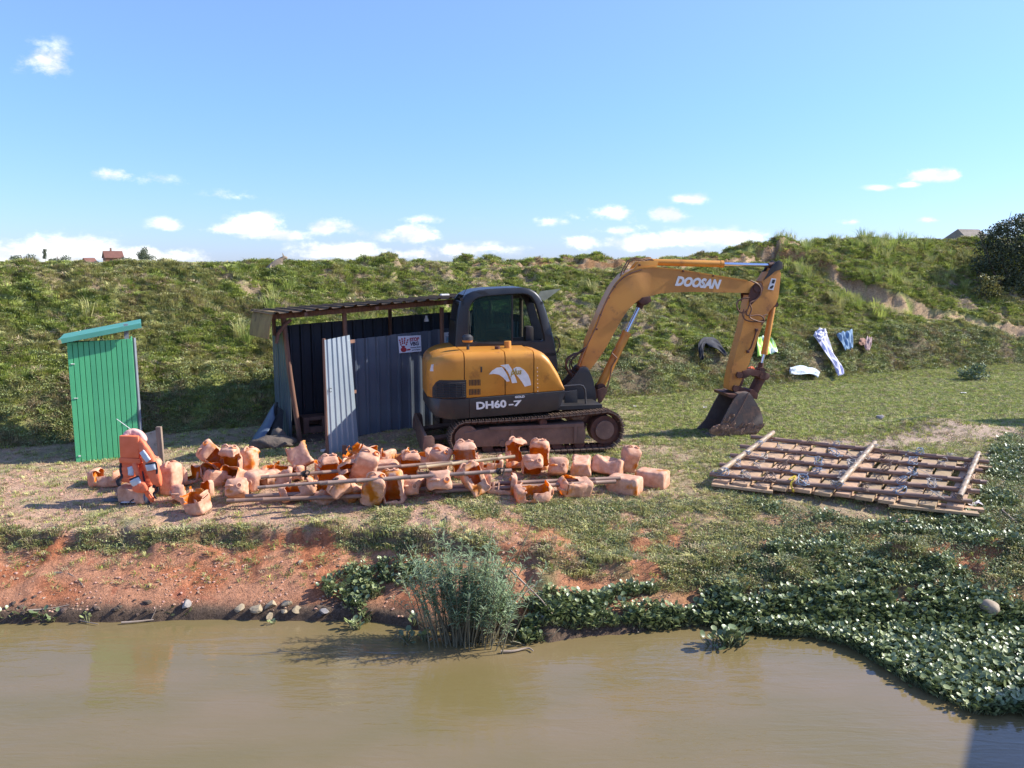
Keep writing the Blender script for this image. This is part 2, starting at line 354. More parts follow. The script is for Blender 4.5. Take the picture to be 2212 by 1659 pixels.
# ------------------------------------------------------------ ground, water, hyacinth, grass
YEL = (1, 1, 1)
def ground():
    u = np.concatenate([-np.geomspace(60, .75, 26)[:-1], np.linspace(-.74, .74, 620), np.geomspace(.75, 60, 26)[1:]])
    yr = np.concatenate([np.linspace(-60, 6.6, 30), np.arange(6.8, 12.0, .024), np.arange(12.0, 27.0, .045), np.geomspace(27.2, 900, 60)])
    w = np.maximum(5.0, yr + 1.2)
    w = np.where(yr < 4, np.maximum(5.0, np.abs(yr)), w)
    X = u[None, :] * w[:, None]; Y = np.repeat(yr[:, None], len(u), 1)
    Z = G(X, Y)
    far = sst(34, 80, Y); Z = Z * (1 - far) + far * (1.2 + .8 * (fbm(X * .008 + 3, Y * .008, 3) - .5))
    lateral = sst(30, 60, np.abs(X)) * (1 - far); Z = Z * (1 - lateral) + lateral * np.where(Y > 9, np.minimum(Z, 3.8), Z)
    back = sst(6, 18, -Y); Z = Z * (1 - back) + back * 2.0
    nr, nc = X.shape; idx = np.arange(nr * nc).reshape(nr, nc)
    F = np.stack([idx[:-1, :-1], idx[:-1, 1:], idx[1:, 1:], idx[1:, :-1]], -1).reshape(-1, 4)
    V = np.stack([X, Y, Z], -1).reshape(-1, 3)
    me = arrmesh('ground', V, F, None, True)
    # colours of soil, turf and mud by place, scarp shade included
    x = V[:, 0]; y = V[:, 1]; s = y - shore(x); d, H = dike(x, y)
    def C(c): return np.array(c)[None, :]
    n1 = fbm(x * .8, y * .8, 4); n2 = fbm(x * 2.6 + 9, y * 3.4, 4); n3 = fbm(x * 7, y * 9, 3); n4 = fbm(x * .35 + 30, y * .5 + 2, 3)
    mixc = lambda a, b, t: a * (1 - t[:, None]) + b * t[:, None]
    dry = mixc(C((.40, .31, .17)), C((.50, .37, .23)), n3)
    pink = mixc(C((.54, .32, .20)), C((.62, .40, .265)), n3)
    green = mixc(C((.30, .30, .12)), C((.42, .38, .19)), n3)
    col = mixc(dry, pink, sst(.46, .62, n2 * .5 + n1 * .5 + .10 * (1 - sst(.0, 2.5, x)) + .10 * np.exp(-((y - 10.6) / 1.2) ** 2) - .10 * sst(1.5, 4, x) - .10 * sst(12, 13.5, y)))
    gmask = sst(.42, .60, n1 * .6 + n2 * .4 - .10 * np.exp(-((y - 10.4) / 1.3) ** 2) * (1 - sst(2.2, 3.6, x)) + .25 * sst(1.5, 4, x) * sst(11.3, 13.5, y) - .12 * (1 - sst(-1.5, 2.5, x)) + .10 * sst(.8, 1.2, s) * (1 - sst(1.6, 2.2, s)))
    col = mixc(col, green, gmask * .85)
    # pale sandy path running to the right behind the raft
    pth = np.exp(-((y - np.interp(x, [2, 4.3, 6, 9, 12], [13.6, 13.5, 13.4, 14.2, 15.2])) / np.interp(x, [2, 5, 9], [.12, .38, .75])) ** 2) * sst(3.2, 5, x)
    col = mixc(col, mixc(C((.58, .42, .30)), C((.46, .35, .24)), n3), np.clip(pth * 1.5 * (n2 + .4), 0, 1))
    # darker soil by the shed and latrine
    dk = np.exp(-(((x + 4) / 2.6) ** 2 + ((y - 13.3) / .9) ** 2)); col = mixc(col, C((.27, .20, .14)), dk * .8)
    # bank below the edge: bare red soil, mossy turf in patches
    red = mixc(C((.50, .185, .085)), C((.56, .265, .145)), sst(.35, .65, n2)); red = mixc(red, C((.46, .17, .09)), sst(.56, .66, n1 * .5 + n3 * .5))
    moss = mixc(C((.17, .17, .06)), C((.27, .24, .11)), n3)
    bank = 1 - sst(.92, 1.02, s + .16 * (n2 - .5) * 2)
    bank2 = 1 - sst(1.2, 2.2, s + .8 * (n2 - .5))
    right = sst(-1.2, .6, x)
    col = mixc(col, red, bank * (1 - right) + bank2 * right * .8)
    mm = sst(.52, .63, n1 * .5 + n2 * .5 + .13 * right - .30 * (1 - sst(-3, -1, x))) * sst(.25, .7, s) * (1 - sst(2.0, 2.8, s))
    col = mixc(col, moss, np.clip(mm, 0, 1) * .95)
    lip = sst(.88, .94, s + .16 * (n2 - .5)) * (1 - sst(1.03, 1.1, s + .16 * (n2 - .5))) * (1 - right)
    col = mixc(col, C((.15, .13, .06)), lip * .7 * sst(.4, .5, n2))
    wet = 1 - sst(.06, .26, s + .12 * (n2 - .5)); col = mixc(col, C((.155, .105, .07)), wet)
    # dike turf with bare brown places
    turf = mixc(C((.28, .32, .08)), C((.38, .37, .13)), n3); turf = mixc(turf, C((.34, .25, .15)), sst(.55, .68, n2 * .6 + n4 * .4 + .05 * sst(-1, 2, x) * (1 - sst(7, 9, x))))
    col = mixc(col, turf, sst(-.01, .03, d))
    toeb = sst(-.02, .03, d) * (1 - sst(.10, .18, d)); col = mixc(col, C((.20, .155, .09)), toeb * sst(.42, .6, n2) * .8)
    dd, side = polydist(x, y, SCARP); soil = mixc(C((.46, .26, .12)), C((.27, .14, .06)), sst(.3, .7, n3)); soil = mixc(soil, C((.27, .145, .07)), sst(8.6, 9.3, x))  # scarp soil, with shade put into the darker brown of its lower stretch
    col = mixc(col, soil, np.exp(-((dd - .03) / np.where(x > 8.8, .08, .17)) ** 2) * sst(.36, .52, n2 * .5 + n3 * .5) * sst(.1, .3, d))
    rd = rimd(x, y, d); rf = sst(.905, .925, rd) * (1 - sst(.942, .955, rd)) * (rimh(x) > .02); col = mixc(col, mixc(C((.52, .36, .22)), C((.30, .19, .11)), sst(.35, .65, fbm(x * 5, y * .5, 3))), rf)
    tt = np.exp(-((d - .95) / .07) ** 2) * sst(-1, 1, x) * (1 - sst(6, 7, x)); col = mixc(col, soil, tt * .95 * sst(.36, .5, n3))
    dp, _ = polydist(x, y, PATHL); col = mixc(col, C((.52, .35, .20)), np.clip(1.4 * np.exp(-(dp / .13) ** 2), 0, 1) * sst(.1, .35, n2))
    att = me.color_attributes.new('soil', 'FLOAT_COLOR', 'POINT')
    att.data.foreach_set('color', np.concatenate([np.clip(col, 0, 1), np.ones((len(col), 1))], 1).astype(np.float32).ravel())
    m, nt, p = newmat('ground_soil'); N = nt.nodes; Lk = nt.links
    at = N.new('ShaderNodeVertexColor'); at.layer_name = 'soil'; tc = N.new('ShaderNodeTexCoord')
    def noise(sc_, det, rg=.6):
        n = N.new('ShaderNodeTexNoise'); n.inputs['Scale'].default_value = sc_; n.inputs['Detail'].default_value = det; n.inputs['Roughness'].default_value = rg; Lk.new(tc.outputs['Object'], n.inputs['Vector']); return n.outputs[0]
    mr = N.new('ShaderNodeMapRange'); Lk.new(noise(26, 6, .75), mr.inputs[0]); mr.inputs[1].default_value = .3; mr.inputs[2].default_value = .7; mr.inputs[3].default_value = .50; mr.inputs[4].default_value = 1.42
    hs = N.new('ShaderNodeHueSaturation'); Lk.new(at.outputs[0], hs.inputs['Color']); Lk.new(mr.outputs[0], hs.inputs['Value']); Lk.new(hs.outputs[0], p.inputs['Base Color'])
    p.inputs['Roughness'].default_value = .95; p.inputs['Specular IOR Level'].default_value = .15
    mr2 = N.new('ShaderNodeMapRange'); Lk.new(noise(110, 4, .7), mr2.inputs[0]); mr2.inputs[1].default_value = .35; mr2.inputs[2].default_value = .65; mr2.inputs[3].default_value = .72; mr2.inputs[4].default_value = 1.2
    mm_ = N.new('ShaderNodeMath'); mm_.operation = 'MULTIPLY'; Lk.new(mr.outputs[0], mm_.inputs[0]); Lk.new(mr2.outputs[0], mm_.inputs[1]); Lk.new(mm_.outputs[0], hs.inputs['Value'])
    b = N.new('ShaderNodeBump'); b.inputs['Distance'].default_value = .035; Lk.new(noise(38, 7, .75), b.inputs['Height']); Lk.new(b.outputs[0], p.inputs['Normal'])
    me.materials.append(m)
    o = link('ground', me); tag(o, kind='structure')
ground()

def water():
    xs = np.concatenate([[-600, -100, -20], np.linspace(-9, 9, 120), [20, 100, 600]]); ys = np.concatenate([[-40, -10, 0, 3], np.linspace(4.5, 9.6, 90)])
    X, Y = np.meshgrid(xs, ys); nr, nc = X.shape; idx = np.arange(nr * nc).reshape(nr, nc)
    F = np.stack([idx[:-1, :-1], idx[:-1, 1:], idx[1:, 1:], idx[1:, :-1]], -1).reshape(-1, 4)
    me = arrmesh('river_water', np.stack([X, Y, X * 0], -1).reshape(-1, 3), F, None, True)
    m, nt, p = newmat('muddy_water'); N = nt.nodes; Lk = nt.links
    tc = N.new('ShaderNodeTexCoord')
    def noise(sc_, det, stretch, rot=0, dist=0):
        mp = N.new('ShaderNodeMapping'); mp.inputs['Scale'].default_value = stretch; mp.inputs['Rotation'].default_value = (0, 0, rot); Lk.new(tc.outputs['Object'], mp.inputs[0])
        n = N.new('ShaderNodeTexNoise'); n.inputs['Scale'].default_value = sc_; n.inputs['Detail'].default_value = det; n.inputs['Distortion'].default_value = dist; Lk.new(mp.outputs[0], n.inputs['Vector']); return n.outputs[0]
    mr = N.new('ShaderNodeMapRange'); Lk.new(noise(.6, 4, (1, 2, 1)), mr.inputs[0]); mr.inputs[1].default_value = .35; mr.inputs[2].default_value = .65
    mx = N.new('ShaderNodeMix'); mx.data_type = 'RGBA'; Lk.new(mr.outputs[0], mx.inputs[0]); mx.inputs[6].default_value = (.175, .135, .052, 1); mx.inputs[7].default_value = (.205, .15, .072, 1)
    Lk.new(mx.outputs[2], p.inputs['Base Color']); p.inputs['Roughness'].default_value = .06; p.inputs['IOR'].default_value = 1.45
    calm = N.new('ShaderNodeMapRange'); Lk.new(noise(.5, 3, (1, 1.4, 1)), calm.inputs[0]); calm.inputs[1].default_value = .35; calm.inputs[2].default_value = .65; calm.inputs[3].default_value = .15; calm.inputs[4].default_value = 1.0
    b1 = N.new('ShaderNodeBump'); b1.inputs['Distance'].default_value = .011; Lk.new(calm.outputs[0], b1.inputs['Strength']); Lk.new(noise(1.9, 2, (.7, 3.4, 1), .16, .9), b1.inputs['Height'])
    b2 = N.new('ShaderNodeBump'); b2.inputs['Distance'].default_value = .0035; Lk.new(calm.outputs[0], b2.inputs['Strength']); Lk.new(noise(9, 3, (.8, 2.8, 1), -.2, .4), b2.inputs['Height'])
    Lk.new(b1.outputs[0], b2.inputs['Normal']); Lk.new(b2.outputs[0], p.inputs['Normal'])
    me.materials.append(m); o = link('river_water', me); tag(o, kind='structure')
water()

def inpoly(x, y, P):
    c = np.zeros(np.shape(x), bool); n = len(P)
    for i in range(n):
        x1, y1 = P[i]; x2, y2 = P[i - 1]
        c ^= ((y1 > y) != (y2 > y)) & (x < (x2 - x1) * (y - y1) / (y2 - y1 + 1e-12) + x1)
    return c
def infrustum(x, y, m=.04):
    return (np.abs(x) < (y * 1.04) * (.6144 + m) + .6)

# source meshes for the scattered plants (kept in a collection outside the scene)
def srccol(name, meshes):
    c = bpy.data.collections.new(name)
    for i, me in enumerate(meshes):
        o = bpy.data.objects.new('%s_%02d' % (name, i), me); c.objects.link(o)
    return c
def blades(n, h, w, spread, lean, mats, seed, base=.03):
    g = np.random.default_rng(seed); V = []; F3 = []
    for i in range(n):
        a = g.random() * 6.283; rr = base * math.sqrt(g.random()); px, py = rr * math.cos(a), rr * math.sin(a)
        da = a + (g.random() - .5) * 1.6; hh = h * (.45 + .75 * g.random()); l = hh * lean * (.3 + g.random()); dx, dy = math.cos(da), math.sin(da)
        ws = w * (.6 + .7 * g.random()); sx, sy = -dy * ws / 2, dx * ws / 2
        b = len(V)
        V += [(px - sx, py - sy, -.02), (px + sx, py + sy, -.02),
              (px + dx * l * .35 - sx * .85, py + dy * l * .35 - sy * .85, hh * .6), (px + dx * l * .35 + sx * .85, py + dy * l * .35 + sy * .85, hh * .6),
              (px + dx * l, py + dy * l, hh * (1 - .25 * lean))]
        F3 += [(b, b + 1, b + 3), (b, b + 3, b + 2), (b + 2, b + 3, b + 4)]
    return arrmesh('grass_tuft', np.array(V), np.array(F3), mats)
def leafclump(n, rad, h, ls, mats, seed, aspect=1.7, up=.5, cup=.12):
    g = np.random.default_rng(seed); V = []; F = []
    for i in range(n):
        a = g.random() * 6.283; rr = rad * math.sqrt(g.random()); c = Vector((rr * math.cos(a), rr * math.sin(a), h * (.15 + .85 * g.random()) * (1 - .5 * rr / rad)))
        nrm = Vector((g.normal() * (1 - up), g.normal() * (1 - up), up + .3 * g.random())).normalized()
        t = nrm.cross(Vector((math.cos(a + g.normal()), math.sin(a + g.normal()), .1))).normalized(); bt = nrm.cross(t)
        L = ls * (.6 + .7 * g.random()); W = L / aspect; b = len(V)
        V += [c - t * L / 2, c - t * L * .05 - bt * W / 2 + nrm * cup * W, c + t * L / 2 - nrm * cup * L * .5, c - t * L * .05 + bt * W / 2 + nrm * cup * W, c + t * .0]
        F += [(b, b + 1, b + 4), (b + 1, b + 2, b + 4), (b + 2, b + 3, b + 4), (b + 3, b, b + 4)]
    return arrmesh('leaf_clump', np.array([tuple(v) for v in V]), np.array(F), mats)
def rosette(n, seed, mats):
    """water hyacinth: round glossy leaves on short bulbous stalks"""
    g = np.random.default_rng(seed); V = []; F = []; MI = []
    for i in range(n):
        a = 6.283 * i / n + g.normal() * .3; out = .03 + .09 * g.random(); hh = .05 + .12 * g.random(); tilt = .25 + .9 * g.random()
        c = Vector((out * math.cos(a), out * math.sin(a), hh)); rad = .022 + .018 * g.random()
        o = Vector((math.cos(a), math.sin(a), 0)); t = (o * math.cos(tilt) + Vector((0, 0, 1)) * math.sin(tilt)).normalized() if tilt < 1.2 else Vector((0, 0, 1))
        bt = Vector((-math.sin(a), math.cos(a), 0)); bt = (bt + Vector((0, 0, g.normal() * .25))).normalized(); nrm = t.cross(bt).normalized()
        b = len(V); k = 8
        V.append(c + nrm * (-rad * .25))
        for j in range(k):
            q = 6.283 * j / k; V.append(c + t * math.cos(q) * rad * 1.1 + bt * math.sin(q) * rad)
        for j in range(k): F.append((b, b + 1 + j, b + 1 + (j + 1) % k)); MI.append(0)
        # stalk
        b = len(V); p0 = Vector((out * .25 * math.cos(a), out * .25 * math.sin(a), -.02)); p1 = c - t * rad
        for (p, r_) in ((p0, .006), ((p0 + p1) / 2, .009), (p1, .003)):
            for j in range(3):
                q = 6.283 * j / 3; V.append(p + (bt * math.cos(q) + o.cross(bt) * 0 + Vector((0, 0, 1)).cross(bt) * math.sin(q)) * r_)
        for r_ in range(2):
            for j in range(3):
                q0 = b + r_ * 3 + j; q1 = b + r_ * 3 + (j + 1) % 3
                F += [(q0, q1, q1 + 3), (q0, q1 + 3, q0 + 3)]; MI += [1, 1]
    me = arrmesh('hyacinth_rosette', np.array([tuple(v) for v in V]), np.array(F), mats, False)
    me.polygons.foreach_set('material_index', np.array(MI, dtype=np.int32)); return me

def scatter(name, label, cat, P, scale, coll, idx, rot=None):
    n = len(P); me = bpy.data.meshes.new(name); me.vertices.add(n); me.vertices.foreach_set('co', np.asarray(P, dtype=np.float32).ravel())
    g = np.random.default_rng(n)
    if rot is None:
        rot = np.stack([g.normal(0, .14, n), g.normal(0, .14, n), g.random(n) * 6.283], -1)
    at = me.attributes.new('rot', 'FLOAT_VECTOR', 'POINT'); at.data.foreach_set('vector', rot.astype(np.float32).ravel())
    at = me.attributes.new('scl', 'FLOAT', 'POINT'); at.data.foreach_set('value', np.asarray(scale, dtype=np.float32))
    at = me.attributes.new('idx', 'INT', 'POINT'); at.data.foreach_set('value', np.asarray(idx, dtype=np.int32))
    o = link(name, me); tag(o, label, cat, kind='stuff')
    ng = bpy.data.node_groups.new(name, 'GeometryNodeTree')
    ng.interface.new_socket('Geometry', in_out='INPUT', socket_type='NodeSocketGeometry'); ng.interface.new_socket('Geometry', in_out='OUTPUT', socket_type='NodeSocketGeometry')
    N = ng.nodes; Lk = ng.links; gi = N.new('NodeGroupInput'); go = N.new('NodeGroupOutput')
    iop = N.new('GeometryNodeInstanceOnPoints'); ci = N.new('GeometryNodeCollectionInfo'); ci.inputs[0].default_value = coll; ci.inputs[1].default_value = True; ci.inputs[2].default_value = True
    def na(nm, ty):
        x = N.new('GeometryNodeInputNamedAttribute'); x.data_type = ty; x.inputs[0].default_value = nm; return x.outputs[0]
    Lk.new(gi.outputs[0], iop.inputs['Points']); Lk.new(ci.outputs[0], iop.inputs['Instance']); iop.inputs['Pick Instance'].default_value = True
    Lk.new(na('idx', 'INT'), iop.inputs['Instance Index']); Lk.new(na('rot', 'FLOAT_VECTOR'), iop.inputs['Rotation']); Lk.new(na('scl', 'FLOAT'), iop.inputs['Scale'])
    Lk.new(iop.outputs[0], go.inputs[0])
    md = o.modifiers.new('scatter', 'NODES'); md.node_group = ng
    return o

GRASS = mat('grass_green', (.32, .40, .085), (.44, .48, .14), scale=3, rough=.7, rand=.38, trans=.25, spec=.25)
GRASS2 = mat('grass_yellow', (.50, .47, .20), (.40, .41, .14), scale=3, rough=.75, rand=.3, trans=.2, spec=.2)
DRYG = mat('grass_dry', (.52, .42, .25), (.40, .33, .18), scale=3, rough=.8, rand=.3, spec=.2)
LEAF = mat('weed_leaf', (.21, .27, .08), (.33, .35, .15), scale=3, rough=.55, rand=.35, trans=.2)
LEAFD = mat('weed_leaf_dark', (.13, .155, .06), (.22, .20, .095), scale=3, rough=.6, rand=.3, trans=.15)
HYL = mat('hyacinth_leaf', (.14, .19, .06), (.32, .36, .17), scale=5, rough=.38, rand=.4, trans=.12, spec=.6)
HYS = mat('hyacinth_stalk', (.16, .20, .08), (.22, .20, .11), scale=5, rough=.5, rand=.2)
HYD = mat('hyacinth_withered', (.20, .15, .09), (.13, .10, .06), scale=5, rough=.7, rand=.3)

c_tuft = srccol('turf_sources', [blades(34, .085, .015, .1, 1.5, GRASS, 1, .10), blades(34, .075, .014, .1, 1.8, GRASS, 2, .11), blades(34, .10, .012, .1, 1.3, GRASS2, 3, .09),
                                leafclump(34, .11, .09, .034, LEAF, 4), leafclump(34, .12, .12, .03, LEAFD, 5), blades(28, .09, .010, .1, 1.5, DRYG, 6, .09)])
c_tall = srccol('tall_sources', [blades(46, .42, .010, .1, .55, GRASS2, 11, .10), blades(46, .38, .012, .1, .6, GRASS, 12, .10)])
c_short = srccol('short_sources', [blades(20, .032, .006, .1, 1.0, GRASS, 21, .05), blades(20, .028, .006, .1, 1.3, GRASS2, 22, .05), blades(18, .026, .005, .1, 1.5, DRYG, 23, .05), leafclump(14, .05, .022, .016, LEAF, 24)])
c_hyac = srccol('hyacinth_sources', [rosette(9, 31, [HYL, HYS]), rosette(8, 32, [HYL, HYS]), rosette(10, 33, [HYL, HYS]), rosette(7, 34, [HYL, HYS]), leafclump(16, .12, .05, .05, HYD, 35, aspect=2.6)])
c_clod = bpy.data.collections.new('clod_sources')

def sample(x0, x1, y0, y1, n): return rng.uniform(x0, x1, n), rng.uniform(y0, y1, n)
# dike turf
x, y = sample(-13, 19, 12, 30, 420000); d, H = dike(x, y); m = (d > -.01) & (d < 1.12) & infrustum(x, y)
x, y, d = x[m], y[m], d[m]
n1 = fbm(x * 1.7, y * 2.1, 3); n2 = fbm(x * 2.6 + 9, y * 3.4, 4); n4 = fbm(x * .35 + 30, y * .5 + 2, 3); n5 = fbm(x * .9 + 60, y * 1.3, 3)
dd, sd = polydist(x, y, SCARP); dp, _ = polydist(x, y, PATHL)
bare = sst(.55, .66, n2 * .6 + n4 * .4 + .05 * sst(-1, 2, x) * (1 - sst(7, 9, x)))
rimf = (rimd(x, y, d) > .905) & (rimd(x, y, d) < .95) & (rimh(x) > .02)
rimk = np.exp(-((d - .95) / .07) ** 2) * sst(-1, 1, x) * (1 - sst(6, 7, x))
keep = rng.random(len(x)) < np.where(rimf, .06, 1) * (1 - .8 * bare) * (1 - .75 * rimk) * np.where((dd < np.where(x > 8.8, .07, .16)) & (n2 > .42), .25, 1) * np.where(dp < .20, .03, 1) * np.clip(.55 + n1, 0, 1)
x, y, d, n2, n5, dd = x[keep], y[keep], d[keep], n2[keep], n5[keep], dd[keep]
k = rng.random(len(x)); idx = np.where(k < .34, 0, np.where(k < .6, 1, np.where(k < .72, 2, np.where(k < .86, 3, np.where(k < .93, 4, 5)))))
idx = np.where((n5 > .56) & (k < .55), 2, idx); low = d < .17; idx = np.where(low & (k < .55), np.where(k < .36, 3, 4), idx)
idx = np.where((n2 > .53) & (k > .62), 5, idx)
dist = np.hypot(x, y)
scatter('dike_turf', 'lumpy green turf and low weeds covering the long dike slope', 'grass', np.stack([x, y, G(x, y)], -1), (.40 + .65 * rng.random(len(x)) ** 1.5) * np.where(low, 1.05, 1), c_tuft, idx)
print('dike turf', len(x))
# taller clumps on the dike
x, y = sample(-13, 19, 13, 30, 9000); d, H = dike(x, y); n6 = fbm(x * .6 + 12, y * .9 + 7, 3)
m = infrustum(x, y) & (((d > .15) & (d < .95) & (n6 > .73)) | ((d > .98) & (d < 1.06) & (n6 > .56) & (x > 8)) | ((d > .3) & (d < 1) & (x > 8) & (n6 > .57))) & (polydist(x, y, PATHL)[0] > .3)
x, y = x[m], y[m]
scatter('tall_grass', 'long yellow-green grass clumps scattered over dike and crest', 'grass', np.stack([x, y, G(x, y)], -1), .45 + .6 * rng.random(len(x)), c_tall, rng.integers(0, 2, len(x)))
print('tall', len(x))
# short plateau grass
x, y = sample(-11, 15, 8.9, 23, 420000); d, H = dike(x, y); s = y - shore(x)
n1 = fbm(x * .8, y * .8, 4); n2 = fbm(x * 2.6 + 9, y * 3.4, 4); n3 = fbm(x * 7, y * 9, 3)
gm = sst(.42, .60, n1 * .6 + n2 * .4 - .10 * np.exp(-((y - 10.4) / 1.3) ** 2) * (1 - sst(2.2, 3.6, x)) + .25 * sst(1.5, 4, x) * sst(11.3, 13.5, y) - .12 * (1 - sst(-1.5, 2.5, x)))
right = sst(-1.2, .6, x)
mm = sst(.52, .63, n1 * .5 + n2 * .5 + .13 * right - .30 * (1 - sst(-3, -1, x))) * sst(.25, .7, s) * (1 - sst(2.0, 2.8, s))
lip = sst(.88, .94, s + .16 * (n2 - .5)) * (1 - sst(1.05, 1.14, s + .16 * (n2 - .5))) * (1 - right)
pth = np.exp(-((y - np.interp(x, [2, 4.3, 6, 9, 12], [13.6, 13.5, 13.4, 14.2, 15.2])) / np.interp(x, [2, 5, 9], [.12, .38, .75])) ** 2) * sst(3.2, 5, x)
shedm = np.exp(-(((x + 3.4) / 2.2) ** 2 + ((y - 13.6) / 1.1) ** 2))
pr = np.clip(gm * .55 + mm * .8 + lip * 1.0 * sst(.42, .52, n2) + .05, 0, 1) * sst(.45, .75, s + .6 * right) * (1 - .9 * np.clip(pth, 0, 1)) * (1 - shedm * .97)
m = (d < .02) & infrustum(x, y) & (rng.random(len(x)) < pr + .05)
x, y, mm, n1, lip = x[m], y[m], mm[m], n1[m], lip[m]; k = rng.random(len(x))
idx = np.where(k < .16 + .3 * sst(1, 3, x) * sst(12, 14, y), 0, np.where(k < .55, 1, np.where(k < .93, 2, 3))); idx = np.where((mm + lip > .4) & (k < .7), np.where(k < .45, 3, 1), idx)
scatter('short_grass', 'short cropped grass and moss patches on the flat bank top', 'grass', np.stack([x, y, G(x, y)], -1), (.6 + .9 * rng.random(len(x))) * (1 + .5 * np.clip(mm, 0, 1) + .3 * np.clip(lip, 0, 1)), c_short, idx)
print('short', len(x))

# soil crumbs and clods on the bare places
WETC = mat('wet_clod', (.13, .085, .055), (.08, .055, .04), scale=30, rough=.8, rand=.3, bump=.01)
CLOD = mat('soil_clod', (.55, .33, .22), (.40, .24, .15), scale=30, rough=.95, rand=.3, bump=.01)
def clodmesh(seed, r=.018):
    g = np.random.default_rng(seed); bm = bmesh.new(); bmesh.ops.create_icosphere(bm, subdivisions=1, radius=r)
    for v in bm.verts: v.co = Vector((v.co.x * (1 + g.normal() * .18), v.co.y * (1 + g.normal() * .18), v.co.z * (.6 + g.normal() * .1)))
    me = bpy.data.meshes.new('clod'); bm.to_mesh(me); bm.free(); me.materials.append(CLOD); return me
c_clod = srccol('clod_sources', [clodmesh(i) for i in range(4)])
x, y = sample(-7, 7.5, 8.5, 14, 60000); s = y - shore(x); n2 = fbm(x * 3 + 5, y * 3, 3)
m = infrustum(x, y) & (s > .05) & (rng.random(len(x)) < .12 + .75 * sst(.5, .62, n2) * (1 - .6 * sst(2, 3, x)))
x, y = x[m], y[m]
scatter('soil_crumbs', 'small crumbs and clods of dry pink soil on the bank', 'soil', np.stack([x, y, G(x, y)], -1), .25 + 1.0 * rng.random(len(x)) ** 4, c_clod, rng.integers(0, 4, len(x)))

wc = []
for i in range(4): m_ = clodmesh(50 + i, .035); m_.materials[0] = WETC; wc.append(m_)
c_wet = srccol('wet_clod_sources', wc)
x, y = sample(-7, 7.5, 8.0, 10, 26000); s = y - shore(x); m = infrustum(x, y) & (s > -.04) & (s < .30) & (fbm(x * 2.5, y * 2.5, 3) > .48) & (rng.random(len(x)) < .45 * np.exp(-((s - .07) / .10) ** 2)); x, y = x[m], y[m]
scatter('wet_clods', 'dark wet clods and crumbling mud along the waterline', 'mud', np.stack([x, y, G(x, y)], -1), .2 + 1.2 * rng.random(len(x)) ** 5, c_wet, rng.integers(0, 4, len(x)))

# water hyacinth, from the raft down to and out over the water
def poly_w(P, z=None): return [((h.x, h.y)) for h in [(hit(*p) if z is None else hitz(p[0], p[1], z)) for p in P]]
LANDH = poly_w([(1560, 1065), (1720, 1100), (1900, 1130), (2090, 1125), (2135, 1020), (2150, 950), (2330, 905), (2420, 1100), (2420, 1385), (1900, 1385), (1500, 1345), (1300, 1362), (1130, 1385), (1110, 1330), (1180, 1280),
                 (1290, 1290), (1400, 1275), (1520, 1245), (1640, 1200), (1690, 1130)])
WATH = [(hitz(px, py, 0).x, hitz(px, py, 0).y) for px, py in [(1130, 1390), (1260, 1372), (1400, 1362), (1520, 1352), (1660, 1372), (1740, 1375), (1830, 1395), (1950, 1468), (2050, 1520), (2110, 1542), (2420, 1560), (2420, 1330), (1100, 1330)]]
LEFTH = poly_w([(690, 1290), (740, 1230), (850, 1205), (930, 1230), (1000, 1290), (1110, 1300), (1110, 1385), (900, 1370), (760, 1330)])
x, y = sample(-2.5, 9.5, 6.3, 14.5, 190000); zt = G(x, y); n2 = fbm(x * 1.6 + 9, y * 2.1, 4)
a = inpoly(x, y, LANDH); b = inpoly(x, y, WATH) & (zt < .03); c = inpoly(x, y, LEFTH)
nearw = sst(.6, .0, zt)
n7 = fbm(x * 3.1 + 2, y * 3.9, 3); pr = np.where(a, .34 + .5 * nearw - .6 * sst(.52, .60, n2) * (zt > .10) - .22 * sst(.52, .6, n7), 0); pr = np.where(b, .85 - .5 * sst(.56, .64, n7), pr); pr = np.where(c, np.maximum(pr, .26 * sst(.42, .56, n2)), pr)
# keep clear of the raft
RF = [hit(*p) for p in [(1545, 1052), (2085, 1112), (2118, 1015), (1655, 965)]]; raftpoly = [(p.x, p.y) for p in RF]
m = (rng.random(len(x)) < pr) & infrustum(x, y, .15) & ~inpoly(x, y, raftpoly)
x, y, zt = x[m], y[m], zt[m]; k = rng.random(len(x)); idx = np.where(k < .80, rng.integers(0, 4, len(x)), 4); idx = np.where((zt < .02) & (idx == 4), 1, idx)
scatter('water_hyacinth', 'dense mat of round glossy hyacinth leaves spreading over bank and water', 'water plants', np.stack([x, y, np.maximum(zt, 0)], -1), (.30 + .42 * rng.random(len(x))) * np.where(zt < .25, 1.12, .85), c_hyac, idx)
print('hyac', len(x))
# weeds mixed in between the hyacinth on land
x, y = sample(-1.5, 9.5, 8, 15, 26000); m = inpoly(x, y, LANDH) & (G(x, y) > .3) & ~inpoly(x, y, raftpoly) & (rng.random(len(x)) < .55); x, y = x[m], y[m]
scatter('creeping_weeds', 'creeping small-leaved weeds around the bamboo raft', 'weeds', np.stack([x, y, G(x, y)], -1), .5 + .5 * rng.random(len(x)), c_tuft, np.where(rng.random(len(x)) < .6, 3, 4))
